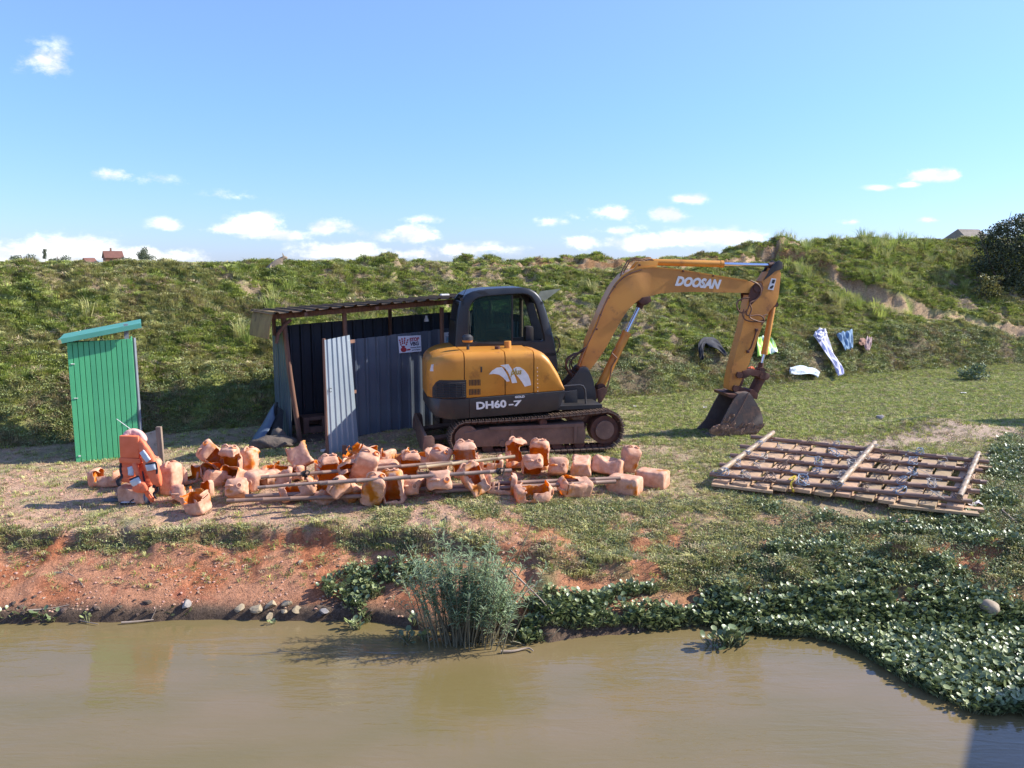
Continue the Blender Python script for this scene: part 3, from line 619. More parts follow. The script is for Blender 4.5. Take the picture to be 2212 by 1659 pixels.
# ------------------------------------------------------------ excavator
def lerp_in(pts, x):
    xs = [p[0] for p in pts]; return float(np.interp(x, xs, [p[1] for p in pts]))
EA = R(11.4); EX = Frame((0.25, 13.53, 0.94), EA)
z1 = lambda x, y: (891 + x * .28, 540 + y * .28)
z2 = lambda x, y: (1188 + x * .2766, 513 + y * .2766)
def E1(x, y, c): return EX.pix(*z1(x, y), c)
def E2(x, y, c): return EX.pix(*z2(x, y), c)
YEL = mat('yellow_paint', (.62, .275, .04), (.54, .215, .028), scale=2.2, rough=.42, c3=(.27, .105, .03), s3=2.6, t3=.57, w3=.16, bump=.0015, bscale=60, spec=.4)
YELR = mat('rusty_yellow_paint', (.62, .27, .045), (.48, .19, .035), scale=2, rough=.55, c3=(.26, .10, .03), s3=4, t3=.60, w3=.14, bump=.003, bscale=50)
CABM = mat('black_cab_paint', (.016, .017, .018), (.026, .026, .026), scale=4, rough=.4, c3=(.08, .05, .035), s3=3, t3=.66, w3=.12)
CHAR = mat('charcoal_paint', (.028, .028, .028), (.05, .045, .04), scale=4, rough=.45, c3=(.16, .085, .05), s3=3, t3=.60, w3=.16, bump=.001, bscale=60)
DARK = mat('black_steel', (.018, .017, .016), (.035, .028, .022), scale=8, rough=.6)
RUST = mat('muddy_steel', (.15, .085, .06), (.22, .125, .085), scale=6, rough=.85, c3=(.30, .18, .12), s3=7, t3=.60, w3=.1, bump=.006, bscale=40)
RUSTD = mat('rusted_link_steel', (.115, .04, .022), (.07, .03, .02), scale=9, rough=.75, bump=.003, bscale=60)
TRK = mat('track_steel', (.13, .085, .06), (.22, .15, .10), scale=9, rough=.8, metal=.2, c3=(.34, .23, .15), s3=14, t3=.55, bump=.003)
CHROME = mat('chrome_rod', (.7, .72, .75), (.6, .62, .66), scale=9, rough=.12, metal=1)
RUBR = mat('black_hose', (.03, .025, .022), (.10, .05, .035), scale=14, rough=.6)
HOSE = mat('muddy_hose', (.12, .06, .035), (.20, .09, .045), scale=14, rough=.65)
WHT = mat('white_sticker', (.75, .73, .68), (.62, .60, .55), scale=9, rough=.6)
SEATM = mat('seat_vinyl', (.05, .06, .055), (.08, .09, .08), scale=9, rough=.6)
def glassmat():
    m, nt, p = newmat('cab_glass'); N = nt.nodes; L = nt.links
    p.inputs['Base Color'].default_value = (.06, .12, .11, 1); p.inputs['Roughness'].default_value = .08
    tr = N.new('ShaderNodeBsdfTransparent'); tr.inputs[0].default_value = (.66, .78, .74, 1)
    ms = N.new('ShaderNodeMixShader'); ms.inputs[0].default_value = .17
    L.new(tr.outputs[0], ms.inputs[1]); L.new(p.outputs[0], ms.inputs[2]); L.new(ms.outputs[0], N['Material Output'].inputs[0]); return m
GLS = glassmat()
exc = thing('excavator', 'yellow and charcoal crawler excavator parked by the shed with its bucket on the grass', 'excavator', EX.O, EA)
def ep(name, mb, m, parent=exc, smooth=True, sharp=35, label=None):
    o = mb.build(name, m, parent, smooth, sharp)
    if label: o['label'] = label
    return o

# hood: cross-sections swept along x with rounded shoulder and rounded tail
NE = -.9
top_pts = [E1(*q, NE) for q in [(124, 905), (135, 875), (165, 850), (205, 830), (250, 815), (320, 803), (395, 795), (700, 786), (930, 780), (965, 783), (1000, 790), (1030, 810), (1060, 840), (1085, 880), (1110, 920), (1135, 962), (1150, 1000), (1162, 1040), (1172, 1082)]]
def ztop(x): return lerp_in(top_pts, x)
xr = top_pts[0][0] - .0; xf = E1(1172, 1082, NE)[0]
seam = [(xr, E1(124, 1152, NE)[1]), (E1(435, 1142, NE)[0], E1(435, 1142, NE)[1]), (xf, E1(1170, 1082, NE)[1])]
def zseam(x): return lerp_in(seam, x)
bot = [(xr, E1(130, 1235, NE)[1]), (E1(180, 1298, NE)[0], E1(180, 1298, NE)[1]), (E1(300, 1310, NE)[0], E1(300, 1310, NE)[1]), (E1(1080, 1245, NE)[0], E1(1080, 1245, NE)[1]), (E1(1165, 1205, NE)[0], E1(1165, 1205, NE)[1]), (xf + .01, E1(1175, 1100, NE)[1])]
def zbot(x): return lerp_in(bot, x)
def ynear(x): # plan rounding of the tail
    t = max(0, (xr + .42 - x)) / .42; return NE + .42 * (1 - math.sqrt(max(0, 1 - t * t))) * .8
def body(xa, xb, zlo, zhi, yfar, r, n=12, inset=0.0, name='', m=None):
    mb = MB(); rings = []
    for i in range(n + 1):
        x = xa + (xb - xa) * i / n; yn = ynear(x) + inset; yf = yfar(x) if callable(yfar) else yfar
        zt = zhi(x) - (inset if callable(zhi) else 0); zb = zlo(x); zt = max(zt, zb + .03); rr = max(.002, min(r, (zt - zb) * .6)) if r else 0.0
        ring = [(x, yn + .012, zb), (x, yn, zb + .015)]
        if rr > 0:
            for k in range(7):
                a = math.pi / 2 * k / 6; ring.append((x, yn + rr - rr * math.cos(a), zt - rr + rr * math.sin(a)))
        else: ring += [(x, yn, zt - .008), (x, yn + .008, zt)]
        ring += [(x, yf - .06, zt), (x, yf, zt - .05), (x, yf, zb)]
        rings.append([Vector(q) for q in ring])
    mb.rings(rings); return ep(name, mb, m, sharp=40)
xs1 = E1(400, 900, NE)[0]; xs2 = E1(715, 900, NE)[0]; xs3 = E1(937, 900, NE)[0]
farf = lambda x: .86 - .85 * (1 - math.sqrt(max(0, 1 - (max(0, xr + .7 - x) / .7) ** 2))) * .92
G_ = .007
body(xr + .005, xs1 - G_, zseam, ztop, farf, .13, 18, name='rear_hood', m=YEL)
body(xs1 + G_, xs2 - G_, zseam, ztop, .05, .12, 8, name='side_door', m=YEL)
body(xs2 + G_, xs3 - G_, zseam, ztop, .05, .12, 8, name='side_door', m=YEL)
body(xs3 + G_, xf, zseam, ztop, -.12, .12, 16, name='fuel_tank_cover', m=YEL)
# dark body just behind the gaps
mb = MB(); rr_ = []
for i in range(25):
    x = xr + .10 + (xf - .06 - xr - .10) * i / 24; yn = ynear(x) + .03; zt = ztop(x) - .045; zb = zbot(x) + .03
    rr_.append([Vector(q) for q in [(x, yn, zb), (x, yn, zt - .14), (x, yn + .04, zt - .04), (x, yn + .13, zt), (x, .0, zt), (x, .0, zb)]])
mb.rings(rr_); ep('engine_bay', mb, DARK, sharp=30)
xg = E1(437, 1200, NE)[0]
body(xr, xg - .004, zbot, lambda x: zseam(x) - .012, farf, 0, 16, inset=-.006, name='counterweight', m=CHAR)
body(xg + .004, xf + .008, zbot, lambda x: zseam(x) - .012, .86, 0, 20, inset=-.006, name='side_skirt', m=CHAR)
# radiator grille, recessed with louvres
gx0, gz1 = E1(160, 1010, NE); gx1, gz0 = E1(415, 1140, NE)
gp = [E1(*q, NE) for q in [(163, 1140), (160, 1090), (172, 1040), (200, 1015), (250, 1004), (415, 996), (420, 1142)]]
gr = MB()
def yat(x): return ynear(x)
n_ = 10; rg = []
for i in range(n_ + 1):
    x = gx0 + (gx1 - gx0) * i / n_; t = min(1, max(0, (x - gx0) / .1)); zt = gz0 + (gz1 - gz0) * (.55 + .45 * math.sqrt(t)); rg.append([Vector((x, yat(x) - .008, gz0)), Vector((x, yat(x) - .008, zt)), Vector((x, yat(x) + .02, zt)), Vector((x, yat(x) + .02, gz0))])
gr.rings(rg); grille = ep('grille', gr, DARK)
lv = MB()
for k in range(9):
    z = gz0 + .02 + (gz1 - gz0 - .05) * k / 8.5
    pth = [(x, yat(x) - .014, z) for x in np.linspace(gx0 + (.02 if k < 5 else .06), gx1 - .015, 8)]; lv.tube(pth, .0065, 4)
for k in range(5):
    x = gx0 + (gx1 - gx0) * (k + .6) / 5.2; lv.tube([(x, yat(x) - .016, gz0 + .01), (x, yat(x) - .016, gz1 - .05)], .005, 4)
ep('louvre', lv, CHAR, parent=grille)
# vent slots on the first door
vs = MB()
for row in range(2):
    for k in range(8):
        x, z = E1(440 + k * 11.5, (1025 if row == 0 else 1097) - k * .5, NE); vs.box((x, NE - .003, z), (.011, .012, .088))
x, z = E1(531, 922, NE); vs.box((x, NE - .004, z), (.025, .012, .085), bev=.008)
ep('vent_slot', vs, DARK, smooth=False)
rv = MB()
for k in range(7):
    x, z = E1(963 + k * .5, 910 + k * 30, NE); rv.box((x, NE - .004, z), (.011, .008, .011))
ep('rivet', rv, WHT, smooth=False)
# printed swoosh emblem and lettering
def flat(name, polys, m, parent=exc, y=NE - .0035, th=.003):
    mb = MB()
    for P in polys: mb.prism([E1(*q, NE) for q in P], y, y + th)
    return ep(name, mb, m, parent, smooth=False)
flat('emblem', [[(590, 960), (612, 932), (650, 908), (690, 903), (714, 935), (736, 975), (750, 1012), (728, 1016), (700, 985), (668, 962), (628, 955)],
                [(676, 890), (712, 884), (740, 881), (762, 912), (780, 950), (796, 990), (808, 1024), (768, 1027), (758, 990), (736, 940), (708, 905)],
                [(778, 916), (800, 903), (828, 903), (862, 925), (892, 962), (908, 1005), (915, 1042), (866, 1054), (846, 1020), (820, 985), (794, 955)]], WHT, y=NE - .004)
def text(body_, name, m, parent, loc, rot, size, shear=0, bold=0, ext=.002, sx=1):
    cu = bpy.data.curves.new(name, 'FONT'); cu.body = body_; cu.size = size; cu.shear = shear; cu.offset = bold; cu.extrude = ext; cu.align_x = 'LEFT'; cu.align_y = 'BOTTOM_BASELINE'; cu.resolution_u = 3
    t = bpy.data.objects.new(name, cu); COL.objects.link(t); dg = bpy.context.evaluated_depsgraph_get(); me = bpy.data.meshes.new_from_object(t.evaluated_get(dg)); bpy.data.objects.remove(t)
    me.name = name; o = link(name, me, parent, m); o.location = loc; o.rotation_euler = rot; o.scale = (sx, 1, 1); return o
def on_side(body_, p0, p1, hpx, c, m, parent=exc, shear=0, bold=0, dy=.004, fr=E1):
    a = fr(*p0, c); b = fr(*p1, c); h = hpx
    L = math.hypot(b[0] - a[0], b[1] - a[1]); ang = math.atan2(b[1] - a[1], b[0] - a[0])
    o = text(body_, 'lettering', m, parent, (a[0], c - dy, a[1]), (math.pi / 2, 0, 0), h, shear, bold)
    w = max(v.co.x for v in o.data.vertices) - min(v.co.x for v in o.data.vertices)
    o.scale = (L / w, 1, 1); o.rotation_euler = Euler((math.pi / 2, -ang, 0)); return o
on_side('DH60', (490, 1228), (722, 1210), .15, NE - .007, WHT, bold=.006); on_side('-7', (742, 1207), (842, 1199), .115, NE - .007, WHT, bold=.004)
on_side('GOLD', (790, 1142), (866, 1137), .042, NE - .007, WHT, bold=.002)
OCH = mat('ochre_print', (.40, .26, .03), rough=.6)
on_side('plus', (758, 962), (845, 958), .13, NE - .008, OCH, shear=.3, bold=.003)
flat('sticker', [[(152, 892), (192, 890), (188, 946), (142, 944)]], WHT, y=ynear(E1(165, 920, NE)[0]) - .006)

# top fittings
def up_cyl(name, q0, q1, c, r, m, extra=None):
    a = E1(*q0, c); b = E1(*q1, c); mb = MB(); mb.tube([(a[0], c, a[1]), (b[0], c, b[1])], r, 14)
    if extra: extra(mb, a, b)
    return ep(name, mb, m)
def capx(mb, a, b):
    pass
pc = ep('precleaner', (lambda mb: (mb.tube([(E1(428, 790, -.45)[0], -.45, E1(428, 795, -.45)[1]), (E1(428, 712, -.45)[0], -.45, E1(428, 712, -.45)[1])], .024, 10), mb)[1])(MB()), CHAR)
a_ = E1(424, 710, -.45); b_ = E1(424, 650, -.45); H_ = b_[1] - a_[1]
mb = MB(); mb.tube([(a_[0], -.45, a_[1]), (a_[0], -.45, a_[1] + .04), (a_[0], -.45, b_[1] - .09)], [.075, .09, .09], 18); ep('bowl', mb, YELR, pc)
mb = MB(); mb.tube([(a_[0], -.45, b_[1] - .088), (a_[0], -.45, b_[1] - .04), (a_[0], -.45, b_[1] - .005), (a_[0], -.45, b_[1])], [.092, .088, .05, .01], 18); mb.tube([(a_[0] - .0, -.45, a_[1]), (a_[0] + .14, -.45, a_[1] - .01)], .012, 6); mb.box((a_[0] + .13, -.45, a_[1] - .01), (.03, .03, .04)); ep('lid', mb, CHAR, pc)
up_cyl('exhaust_stub', (738, 786), (733, 703), -.35, .055, YELR)
up_cyl('tank_cap', (655, 785), (655, 742), -.5, .042, RUSTD); 
mb = MB(); x, z = E1(600, 783, -.5); mb.box((x, -.5, z), (.22, .05, .02), bev=.005); x, z = E1(655, 780, -.5); mb.tube([(x, -.5, z - .02), (x, -.5, z + .012)], .075, 14); ep('hood_latch', mb, RUSTD)

# cab
CN, CF = .04, .86
outer = [(322, 800), (338, 560), (352, 470), (372, 400), (405, 352), (450, 326), (510, 310), (600, 300), (740, 293), (850, 290), (905, 298), (950, 322), (985, 358), (1008, 400), (1030, 460), (1055, 545), (1078, 630), (1100, 720), (1116, 820), (1127, 930), (1100, 935), (900, 800)]
winr = [(436, 712), (436, 520), (441, 455), (458, 415), (485, 385), (520, 368), (570, 358), (740, 347), (845, 340), (885, 345), (915, 362), (940, 398), (962, 455), (990, 560), (1022, 690), (1015, 702), (760, 715)]
cabo = [E1(*q, CN) for q in outer]; cabw = [E1(*q, CN) for q in winr]
def resample(P, n):
    P = [Vector((p[0], p[1])) for p in P] + [Vector((P[0][0], P[0][1]))]; L = [0]
    for i in range(len(P) - 1): L.append(L[-1] + (P[i + 1] - P[i]).length)
    out = []
    for k in range(n):
        t = L[-1] * k / n; i = max(j for j in range(len(P) - 1) if L[j] <= t + 1e-9); f = (t - L[i]) / max(1e-9, L[i + 1] - L[i]); q = P[i].lerp(P[i + 1], f); out.append((q.x, q.y))
    return out
def ringframe(mb, outer_, inner_, y0, y1):
    """closed frame between two outlines, matched by angle"""
    cx = sum(p[0] for p in inner_) / len(inner_); cz = sum(p[1] for p in inner_) / len(inner_)
    def cast(P, a):
        dx, dz = math.cos(a), math.sin(a); best = None
        for i in range(len(P)):
            x1, z1_ = P[i][0] - cx, P[i][1] - cz; x2, z2_ = P[(i + 1) % len(P)][0] - cx, P[(i + 1) % len(P)][1] - cz
            den = dx * (z2_ - z1_) - dz * (x2 - x1)
            if abs(den) < 1e-9: continue
            t = (x1 * (z2_ - z1_) - z1_ * (x2 - x1)) / den; u = (x1 * dz - z1_ * dx) / den
            if t > 0 and -1e-6 <= u <= 1 + 1e-6: best = t if best is None else max(best, t)
        return (cx + dx * best, cz + dz * best)
    n = 96; A = [cast(outer_, 2 * math.pi * k / n) for k in range(n)]; B = [cast(inner_, 2 * math.pi * k / n) for k in range(n)]
    b = (y1 - y0) * .3; sg = 1
    vs = []; 
    for k in range(n):
        ax, az = A[k]; bx, bz = B[k]; l = math.hypot(ax - bx, az - bz); ux, uz = (ax - bx) / l, (az - bz) / l; c_ = min(.03, l * .3)
        vs += [(ax - ux * c_, y0, az - uz * c_), (ax, y0 + b, az), (ax, y1, az), (bx, y1, bz), (bx, y0 + b, bz), (bx + ux * c_ * .5, y0, bz + uz * c_ * .5)]
    fs = []
    for k in range(n):
        for j in range(6): fs.append((k * 6 + j, k * 6 + (j + 1) % 6, ((k + 1) % n) * 6 + (j + 1) % 6, ((k + 1) % n) * 6 + j))
    mb.add(vs, fs)
cab = ep('cab', (lambda mb: (ringframe(mb, cabo, cabw, CN, CN + .09), mb)[1])(MB()), CABM, sharp=50)
dxc = [(p[0], p[1]) for p in cabo]
mb = MB(); ringframe(mb, cabo, [(p[0], p[1]) for p in cabw], CF + .06, CF - .02); ep('door_frame', mb, CABM, cab, sharp=50)
# roof, front and rear beams between the two side frames
def skin(P, y0, y1, th): 
    mb = MB(); ring = []
    for i, (x, z) in enumerate(P):
        a = Vector(P[max(i - 1, 0)]); b = Vector(P[min(i + 1, len(P) - 1)]); t = (b - a).normalized(); nx, nz = t.y, -t.x
        ring.append([Vector((x, y0, z)), Vector((x, y1, z)), Vector((x + nx * th, y1, z + nz * th)), Vector((x + nx * th, y0, z + nz * th))])
    mb.rings(ring); return mb
ep('roof', skin(cabo[4:14], CN + .03, CF + .03, .035), CABM, cab)
mb = MB(); p0, p1 = cabo[17], cabo[19]
mb.prism([cabo[17], cabo[18], cabo[19], (cabo[19][0] - .05, cabo[19][1]), (cabo[17][0] - .05, cabo[17][1])], CN + .05, CF); mb.prism([cabo[0], cabo[1], (cabo[1][0] + .04, cabo[1][1]), (cabo[0][0] + .04, cabo[0][1])], CN + .05, CF)
q = cabo[13]; mb.box((q[0] - .03, (CN + CF) / 2, q[1] - .02), (.05, CF - CN, .05)); q = cabo[3]; mb.box((q[0] + .03, (CN + CF) / 2, q[1] - .03), (.05, CF - CN, .05))
mb.box(((cabo[0][0] + cabo[19][0]) / 2, (CN + CF) / 2, E1(700, 800, CN)[1] - .03), (cabo[19][0] - cabo[0][0] - .1, CF - CN, .05)); ep('cross_beam', mb, CABM, cab)
# glazing: side pane with sliding half, front pane, rear pane, door pane
midx = E1(768, 500, CN)[0]
ply = cabw
def clip(P, f):
    out = []
    for i in range(len(P)):
        a, b = P[i], P[(i + 1) % len(P)]; fa, fb = f(a), f(b)
        if fa >= 0: out.append(a)
        if fa * fb < 0: t = fa / (fa - fb); out.append((a[0] + (b[0] - a[0]) * t, a[1] + (b[1] - a[1]) * t))
    return out
x0g = E1(474, 500, CN)[0]
mb = MB(); mb.prism(clip(clip(ply, lambda p: midx - p[0]), lambda p: p[0] - x0g), CN + .03, CN + .036); mb.build('side_window', GLS, cab)
mb = MB(); mb.prism(clip(clip(ply, lambda p: midx - p[0]), lambda p: p[0] - x0g), CN + .048, CN + .053); mb.build('sliding_window', GLS, cab)
mb = MB(); xz = [E1(767, 347, CN), E1(778, 712, CN)]; mb.box(((xz[0][0] + xz[1][0]) / 2, CN + .04, (xz[0][1] + xz[1][1]) / 2), (.022, .03, xz[0][1] - xz[1][1]))
xz = [E1(437, 470, CN), E1(444, 640, CN)]; mb.tube([(xz[0][0], CN - .01, xz[0][1]), (xz[1][0], CN - .01, xz[1][1])], .008, 6); ep('window_bar', mb, DARK, cab)
mb = MB(); mb.prism(ply, CF, CF + .006); mb.build('door_window', GLS, cab)
mb = MB(); xa, za = E1(950, 400, CN); xb, zb = E1(1035, 700, CN); mb.add([(xa + .04, CN + .06, za), (xa + .04, CF - .02, za), (xb + .03, CF - .02, zb), (xb + .03, CN + .06, zb)], [(0, 1, 2, 3)]); 
# seat and controls inside
mb = MB(); sx, sz = E1(600, 700, .45); mb.box((sx, .45, sz + .02), (.46, .46, .12), bev=.04); 
mb.box((sx - .17, .45, sz + .30), (.13, .44, .55), (0, -.16, 0), bev=.05); mb.box((sx - .23, .45, sz + .66), (.09, .26, .2), (0, -.16, 0), bev=.04)
seat = ep('seat', mb, SEATM, cab)
mb = MB()
for yy in (.2, .7): mb.tube([(sx + .26, yy, sz - .05), (sx + .32, yy, sz + .28)], .012, 6); mb.box((sx + .32, yy, sz + .32), (.04, .04, .1), bev=.015); mb.box((sx + .08, yy, sz + .14), (.42, .09, .12), bev=.03)
mb.box((sx + .62, .3, sz + .1), (.14, .2, .3), bev=.04); ep('control_lever', mb, DARK, cab)
# lower side panel, mirror stay, aerial
mb = MB(); mb.prism([E1(*q, CN) for q in [(440, 712), (1022, 700), (1045, 702), (1127, 930), (1100, 1000), (900, 800), (440, 800)]], CN + .02, CN + .05); ep('lower_panel', mb, CABM, cab)
mb = MB(); P = [E1(*q, CN) for q in [(1100, 665), (1125, 690), (1135, 730), (1122, 770), (1112, 790)]]; mb.tube([(p[0], CN - .02, p[1]) for p in P], .012, 6); ep('grab_handle', mb, DARK, cab)
mb = MB(); P = [E1(*q, CN) for q in [(378, 392), (405, 320), (432, 270), (458, 240)]]; mb.tube([(p[0], CN, p[1]) for p in P], .004, 5); mb.box((P[0][0], CN, P[0][1] + .02), (.04, .03, .05)); ep('aerial', mb, DARK, cab)

# deck, guard rail, boom foot
mb = MB(); zt_ = E1(1300, 1190, -.5); zt2 = E1(1175, 1205, -.5)
mb.box(((xf + E1(1420, 1180, -.5)[0]) / 2 + .0, -.1, zt2[1] - .02), (E1(1420, 1180, -.5)[0] - xf + .1, 1.1, .035), bev=.006); ep('front_deck', mb, RUST)
mb = MB(); P = [E1(*q, -.62) for q in [(1168, 1052), (1230, 1046), (1290, 1042), (1316, 1050), (1330, 1075), (1334, 1110), (1337, 1185)]]; mb.tube([(p[0], -.62, p[1]) for p in P], .016, 8); ep('guard_rail', mb, CHAR)
mb = MB(); mb.prism([E1(*q, -.5) for q in [(1172, 1095), (1270, 1080), (1275, 1190), (1175, 1195)]], -.5, -.47, .004); ep('battery_box', mb, CHAR)
foot = [z2(*q) for q in [(95, 1170), (150, 1130), (205, 1060), (232, 1018), (262, 1008), (292, 1016), (315, 1060), (338, 1120), (352, 1200), (358, 1290), (110, 1290)]]
mb = MB(); P = [EX.pix(*q, -.16) for q in foot]
for ya in (-.19, .15): mb.prism(P, ya, ya + .035, .004)
mb.prism([E2(*q, 0) for q in [(150, 1140), (250, 1100), (300, 1180), (300, 1290), (120, 1290)]], -.15, .15, .01); ep('boom_foot', mb, CHAR)
# slewing base and turntable
mb = MB(); cx_ = 0.0; zb_ = zbot(0) ; mb.tube([(-.05, 0, .42), (-.05, 0, zb_ + .05)], .42, 28); mb.box((0, 0, .46), (.9, 1.1, .2), bev=.03); mb.box((-.1, 0, zb_ + .03), (2.3, 1.5, .06)); ep('turntable', mb, DARK)
# undercarriage
def track(side):
    yo = -.95 if side < 0 else .60; yi = yo + .35
    cr = E1(1490, 1412, -.95); cl = E1(425, 1505, -.95); rR = .305; rL = .265
    cr = (cr[0], rR + .0); cl = (cl[0], rL + .0)
    path = []
    nA = 14
    for k in range(nA + 1): a = -math.pi / 2 + math.pi * k / nA; path.append((cr[0] + rR * math.cos(a), cr[1] + rR * math.sin(a)))
    for k in range(1, 20): t = k / 20; path.append((cr[0] + (cl[0] - cr[0]) * t, cr[1] + rR + (cl[1] + rL - cr[1] - rR) * t - .022 * math.sin(math.pi * t) + .0))
    for k in range(nA + 1): a = math.pi / 2 + math.pi * k / nA; path.append((cl[0] + rL * math.cos(a), cl[1] + rL * math.sin(a)))
    for k in range(1, 20): t = k / 20; path.append((cl[0] + (cr[0] - cl[0]) * t, 0.0))
    fr = thing('x', None, None); bpy.data.objects.remove(fr)
    yc = (yo + yi) / 2
    mb = MB(); mb.prism([(cl[0], .12), (cr[0] - .34, .10), (cr[0] - .30, .22), (cr[0] - .34, .44), (cl[0] + .3, .40), (cl[0] - .05, .36)], yo + .05, yi - .05, .02)
    mb.box(((cl[0] + cr[0]) / 2, yo + .045, .40), (1.5, .03, .05)); 
    for t in (.25, .5): mb.tube([(cl[0] + (cr[0] - cl[0]) * t, yo + .03, .16), (cl[0] + (cr[0] - cl[0]) * t, yo + .10, .16)], .05, 12)
    for t in (.32, .78): mb.box((cl[0] + (cr[0] - cl[0]) * t, yo + .04, .25), (.05, .02, .26))
    frm = ep('track_frame', mb, RUST)
    mb = MB(); mb.tube([(cr[0], yo + .06, cr[1]), (cr[0], yi - .06, cr[1])], .225, 28); ep('sprocket', mb, RUSTD, frm); mb2 = MB(); mb2.tube([(cr[0], yo + .03, cr[1]), (cr[0], yo + .1, cr[1])], .15, 24); ep('hub', mb2, RUST, frm)
    mb = MB(); mb.tube([(cl[0], yo + .06, cl[1]), (cl[0], yi - .06, cl[1])], .19, 24); ep('idler', mb, RUST, frm)
    rm = MB()
    for k in range(5): x = cl[0] + .32 + k * (cr[0] - cl[0] - .72) / 4; rm.tube([(x, yo + .07, .10), (x, yi - .07, .10)], .085, 14)
    rm.tube([((cl[0] + cr[0]) / 2 + .1, yo + .05, .46), ((cl[0] + cr[0]) / 2 + .1, yi - .05, .46)], .06, 12); ep('roller', rm, RUSTD, frm)
    # chain links along the inside of the shoes, then the shoes one by one
    L = [0]; PP = path + [path[0]]
    for i in range(len(PP) - 1): L.append(L[-1] + math.hypot(PP[i + 1][0] - PP[i][0], PP[i + 1][1] - PP[i][1]))
    n = int(L[-1] / .101); ch = MB(); sh = None
    for k in range(n):
        t = L[-1] * (k + .5) / n; i = max(j for j in range(len(PP) - 1) if L[j] <= t); f = (t - L[i]) / (L[i + 1] - L[i])
        x = PP[i][0] + (PP[i + 1][0] - PP[i][0]) * f; z = PP[i][1] + (PP[i + 1][1] - PP[i][1]) * f; a = math.atan2(PP[i + 1][1] - PP[i][1], PP[i + 1][0] - PP[i][0])
        nx, nz = -math.sin(a), math.cos(a)      # inward normal
        if track.mesh is None:
            s_ = MB(); s_.box((0, 0, .012), (.092, .35, .018), bev=.004); s_.box((-.03, 0, -.006), (.012, .35, .03)); s_.box((.03, 0, -.006), (.010, .35, .026)); s_.box((.0, 0, -.003), (.008, .35, .02))
            o = s_.build('track_shoe', TRK, exc); track.mesh = o.data
        else: o = link('track_shoe', track.mesh, exc)
        o.location = (x, yc, z + .0); o.rotation_euler = (0, -a, 0)
        for yy in (yc - .06, yc + .06): ch.box((x + nx * .04, yy, z + nz * .04), (.085, .03, .05), (0, -a, 0))
    ep('track_chain', ch, RUSTD, frm, smooth=False)
track.mesh = None
track(-1); track(1)
mb = MB(); mb.box((0, 0, .33), (1.0, 1.25, .16), bev=.03); ep('carbody', mb, RUST)
# dozer blade behind (left), its end plate and arms
bx0, bz0 = EX.pix(914, 980, -.97); bx1, bz1 = EX.pix(941, 936, -.97)
blade = MB(); blade.prism([(bx0, .0), (bx0 + .02, .05), (bx0 + .035, .18), (bx0 + .03, .32), (bx0 + .07, .33), (bx0 + .10, .18), (bx0 + .09, .03), (bx0 + .05, -.0)], -.95, .95, .004)
for ya in (-.97, .95): blade.prism([(bx0 - .01, -.01), (bx0 + .005, .22), (bx0 + .035, .335), (bx0 + .13, .345), (bx0 + .17, .30), (bx0 + .19, .04), (bx0 + .17, .0)], ya, ya + .022, .004)
ep('dozer_blade', blade, RUST); mb = MB()
for yy in (-.42, .42): mb.tube([(bx0 + .08, yy, .16), (-.55, yy, .30)], .045, 8)
ep('blade_arm', mb, RUST)

# boom
bo = [(236, 1022), (268, 930), (300, 838), (345, 720), (400, 590), (450, 480), (492, 400), (530, 345), (575, 298), (630, 266), (700, 245), (800, 236), (900, 244), (1020, 258), (1160, 280), (1300, 304), (1420, 322), (1540, 342), (1610, 346), (1650, 362), (1664, 392), (1650, 420), (1615, 438),
      (1560, 434), (1430, 431), (1300, 429), (1100, 426), (950, 430), (860, 438), (790, 456), (735, 474), (690, 490), (650, 520), (610, 566), (560, 640), (505, 740), (450, 840), (400, 920), (352, 985), (318, 1030), (290, 1048), (258, 1045)]
mb = MB(); mb.prism([E2(*q, -.12) for q in bo], -.12, .12, .006); boom = ep('boom', mb, YELR, sharp=30)
# raised weld flange along the back of the boom, bracket and clamps
fl = [(300, 838), (345, 720), (400, 590), (450, 480), (492, 400), (530, 345), (575, 298), (630, 266), (700, 245), (800, 236), (1020, 258), (1300, 304), (1540, 342)]
mb = MB(); P = [E2(*q, -.12) for q in fl]; rg = []
for i, p in enumerate(P):
    a = Vector(P[max(0, i - 1)]); b = Vector(P[min(len(P) - 1, i + 1)]); t = (b - a).normalized(); nx, nz = -t.y, t.x
    rg.append([Vector((p[0] + nx * .0, -.128, p[1] + nz * .0)), Vector((p[0] + nx * .022, -.128, p[1] + nz * .022)), Vector((p[0] + nx * .022, .128, p[1] + nz * .022)), Vector((p[0], .128, p[1]))])
mb.rings(rg); ep('back_plate', mb, YEL, boom, sharp=30)
mb = MB()
for ya in (-.11, .085): mb.prism([E2(*q, 0) for q in [(600, 290), (640, 240), (680, 190), (760, 180), (830, 185), (815, 232), (700, 250)]], ya, ya + .025, .004)
ep('cylinder_bracket', mb, YEL, boom)
mb = MB()
for q in [(395, 605), (458, 470), (365, 715), (505, 385), (1040, 262), (1275, 298), (700, 215)]:
    p = E2(*q, -.13); mb.box((p[0], -.13, p[1]), (.03, .03, .03), bev=.005)
ep('pipe_clamp', mb, RUSTD, boom)
mb = MB(); P = [E2(*q, -.145) for q in [(225, 1000), (262, 900), (310, 805), (365, 690), (420, 545), (470, 440), (520, 365), (575, 312), (640, 275), (720, 250)]]; mb.tube([(p[0], -.14, p[1]) for p in P], .010, 6)
P = [E2(*q, -.0) for q in [(530, 330), (560, 250), (600, 180), (650, 160), (720, 168), (790, 190)]]; mb.tube([(p[0], -.05, p[1]) for p in P], .011, 6)
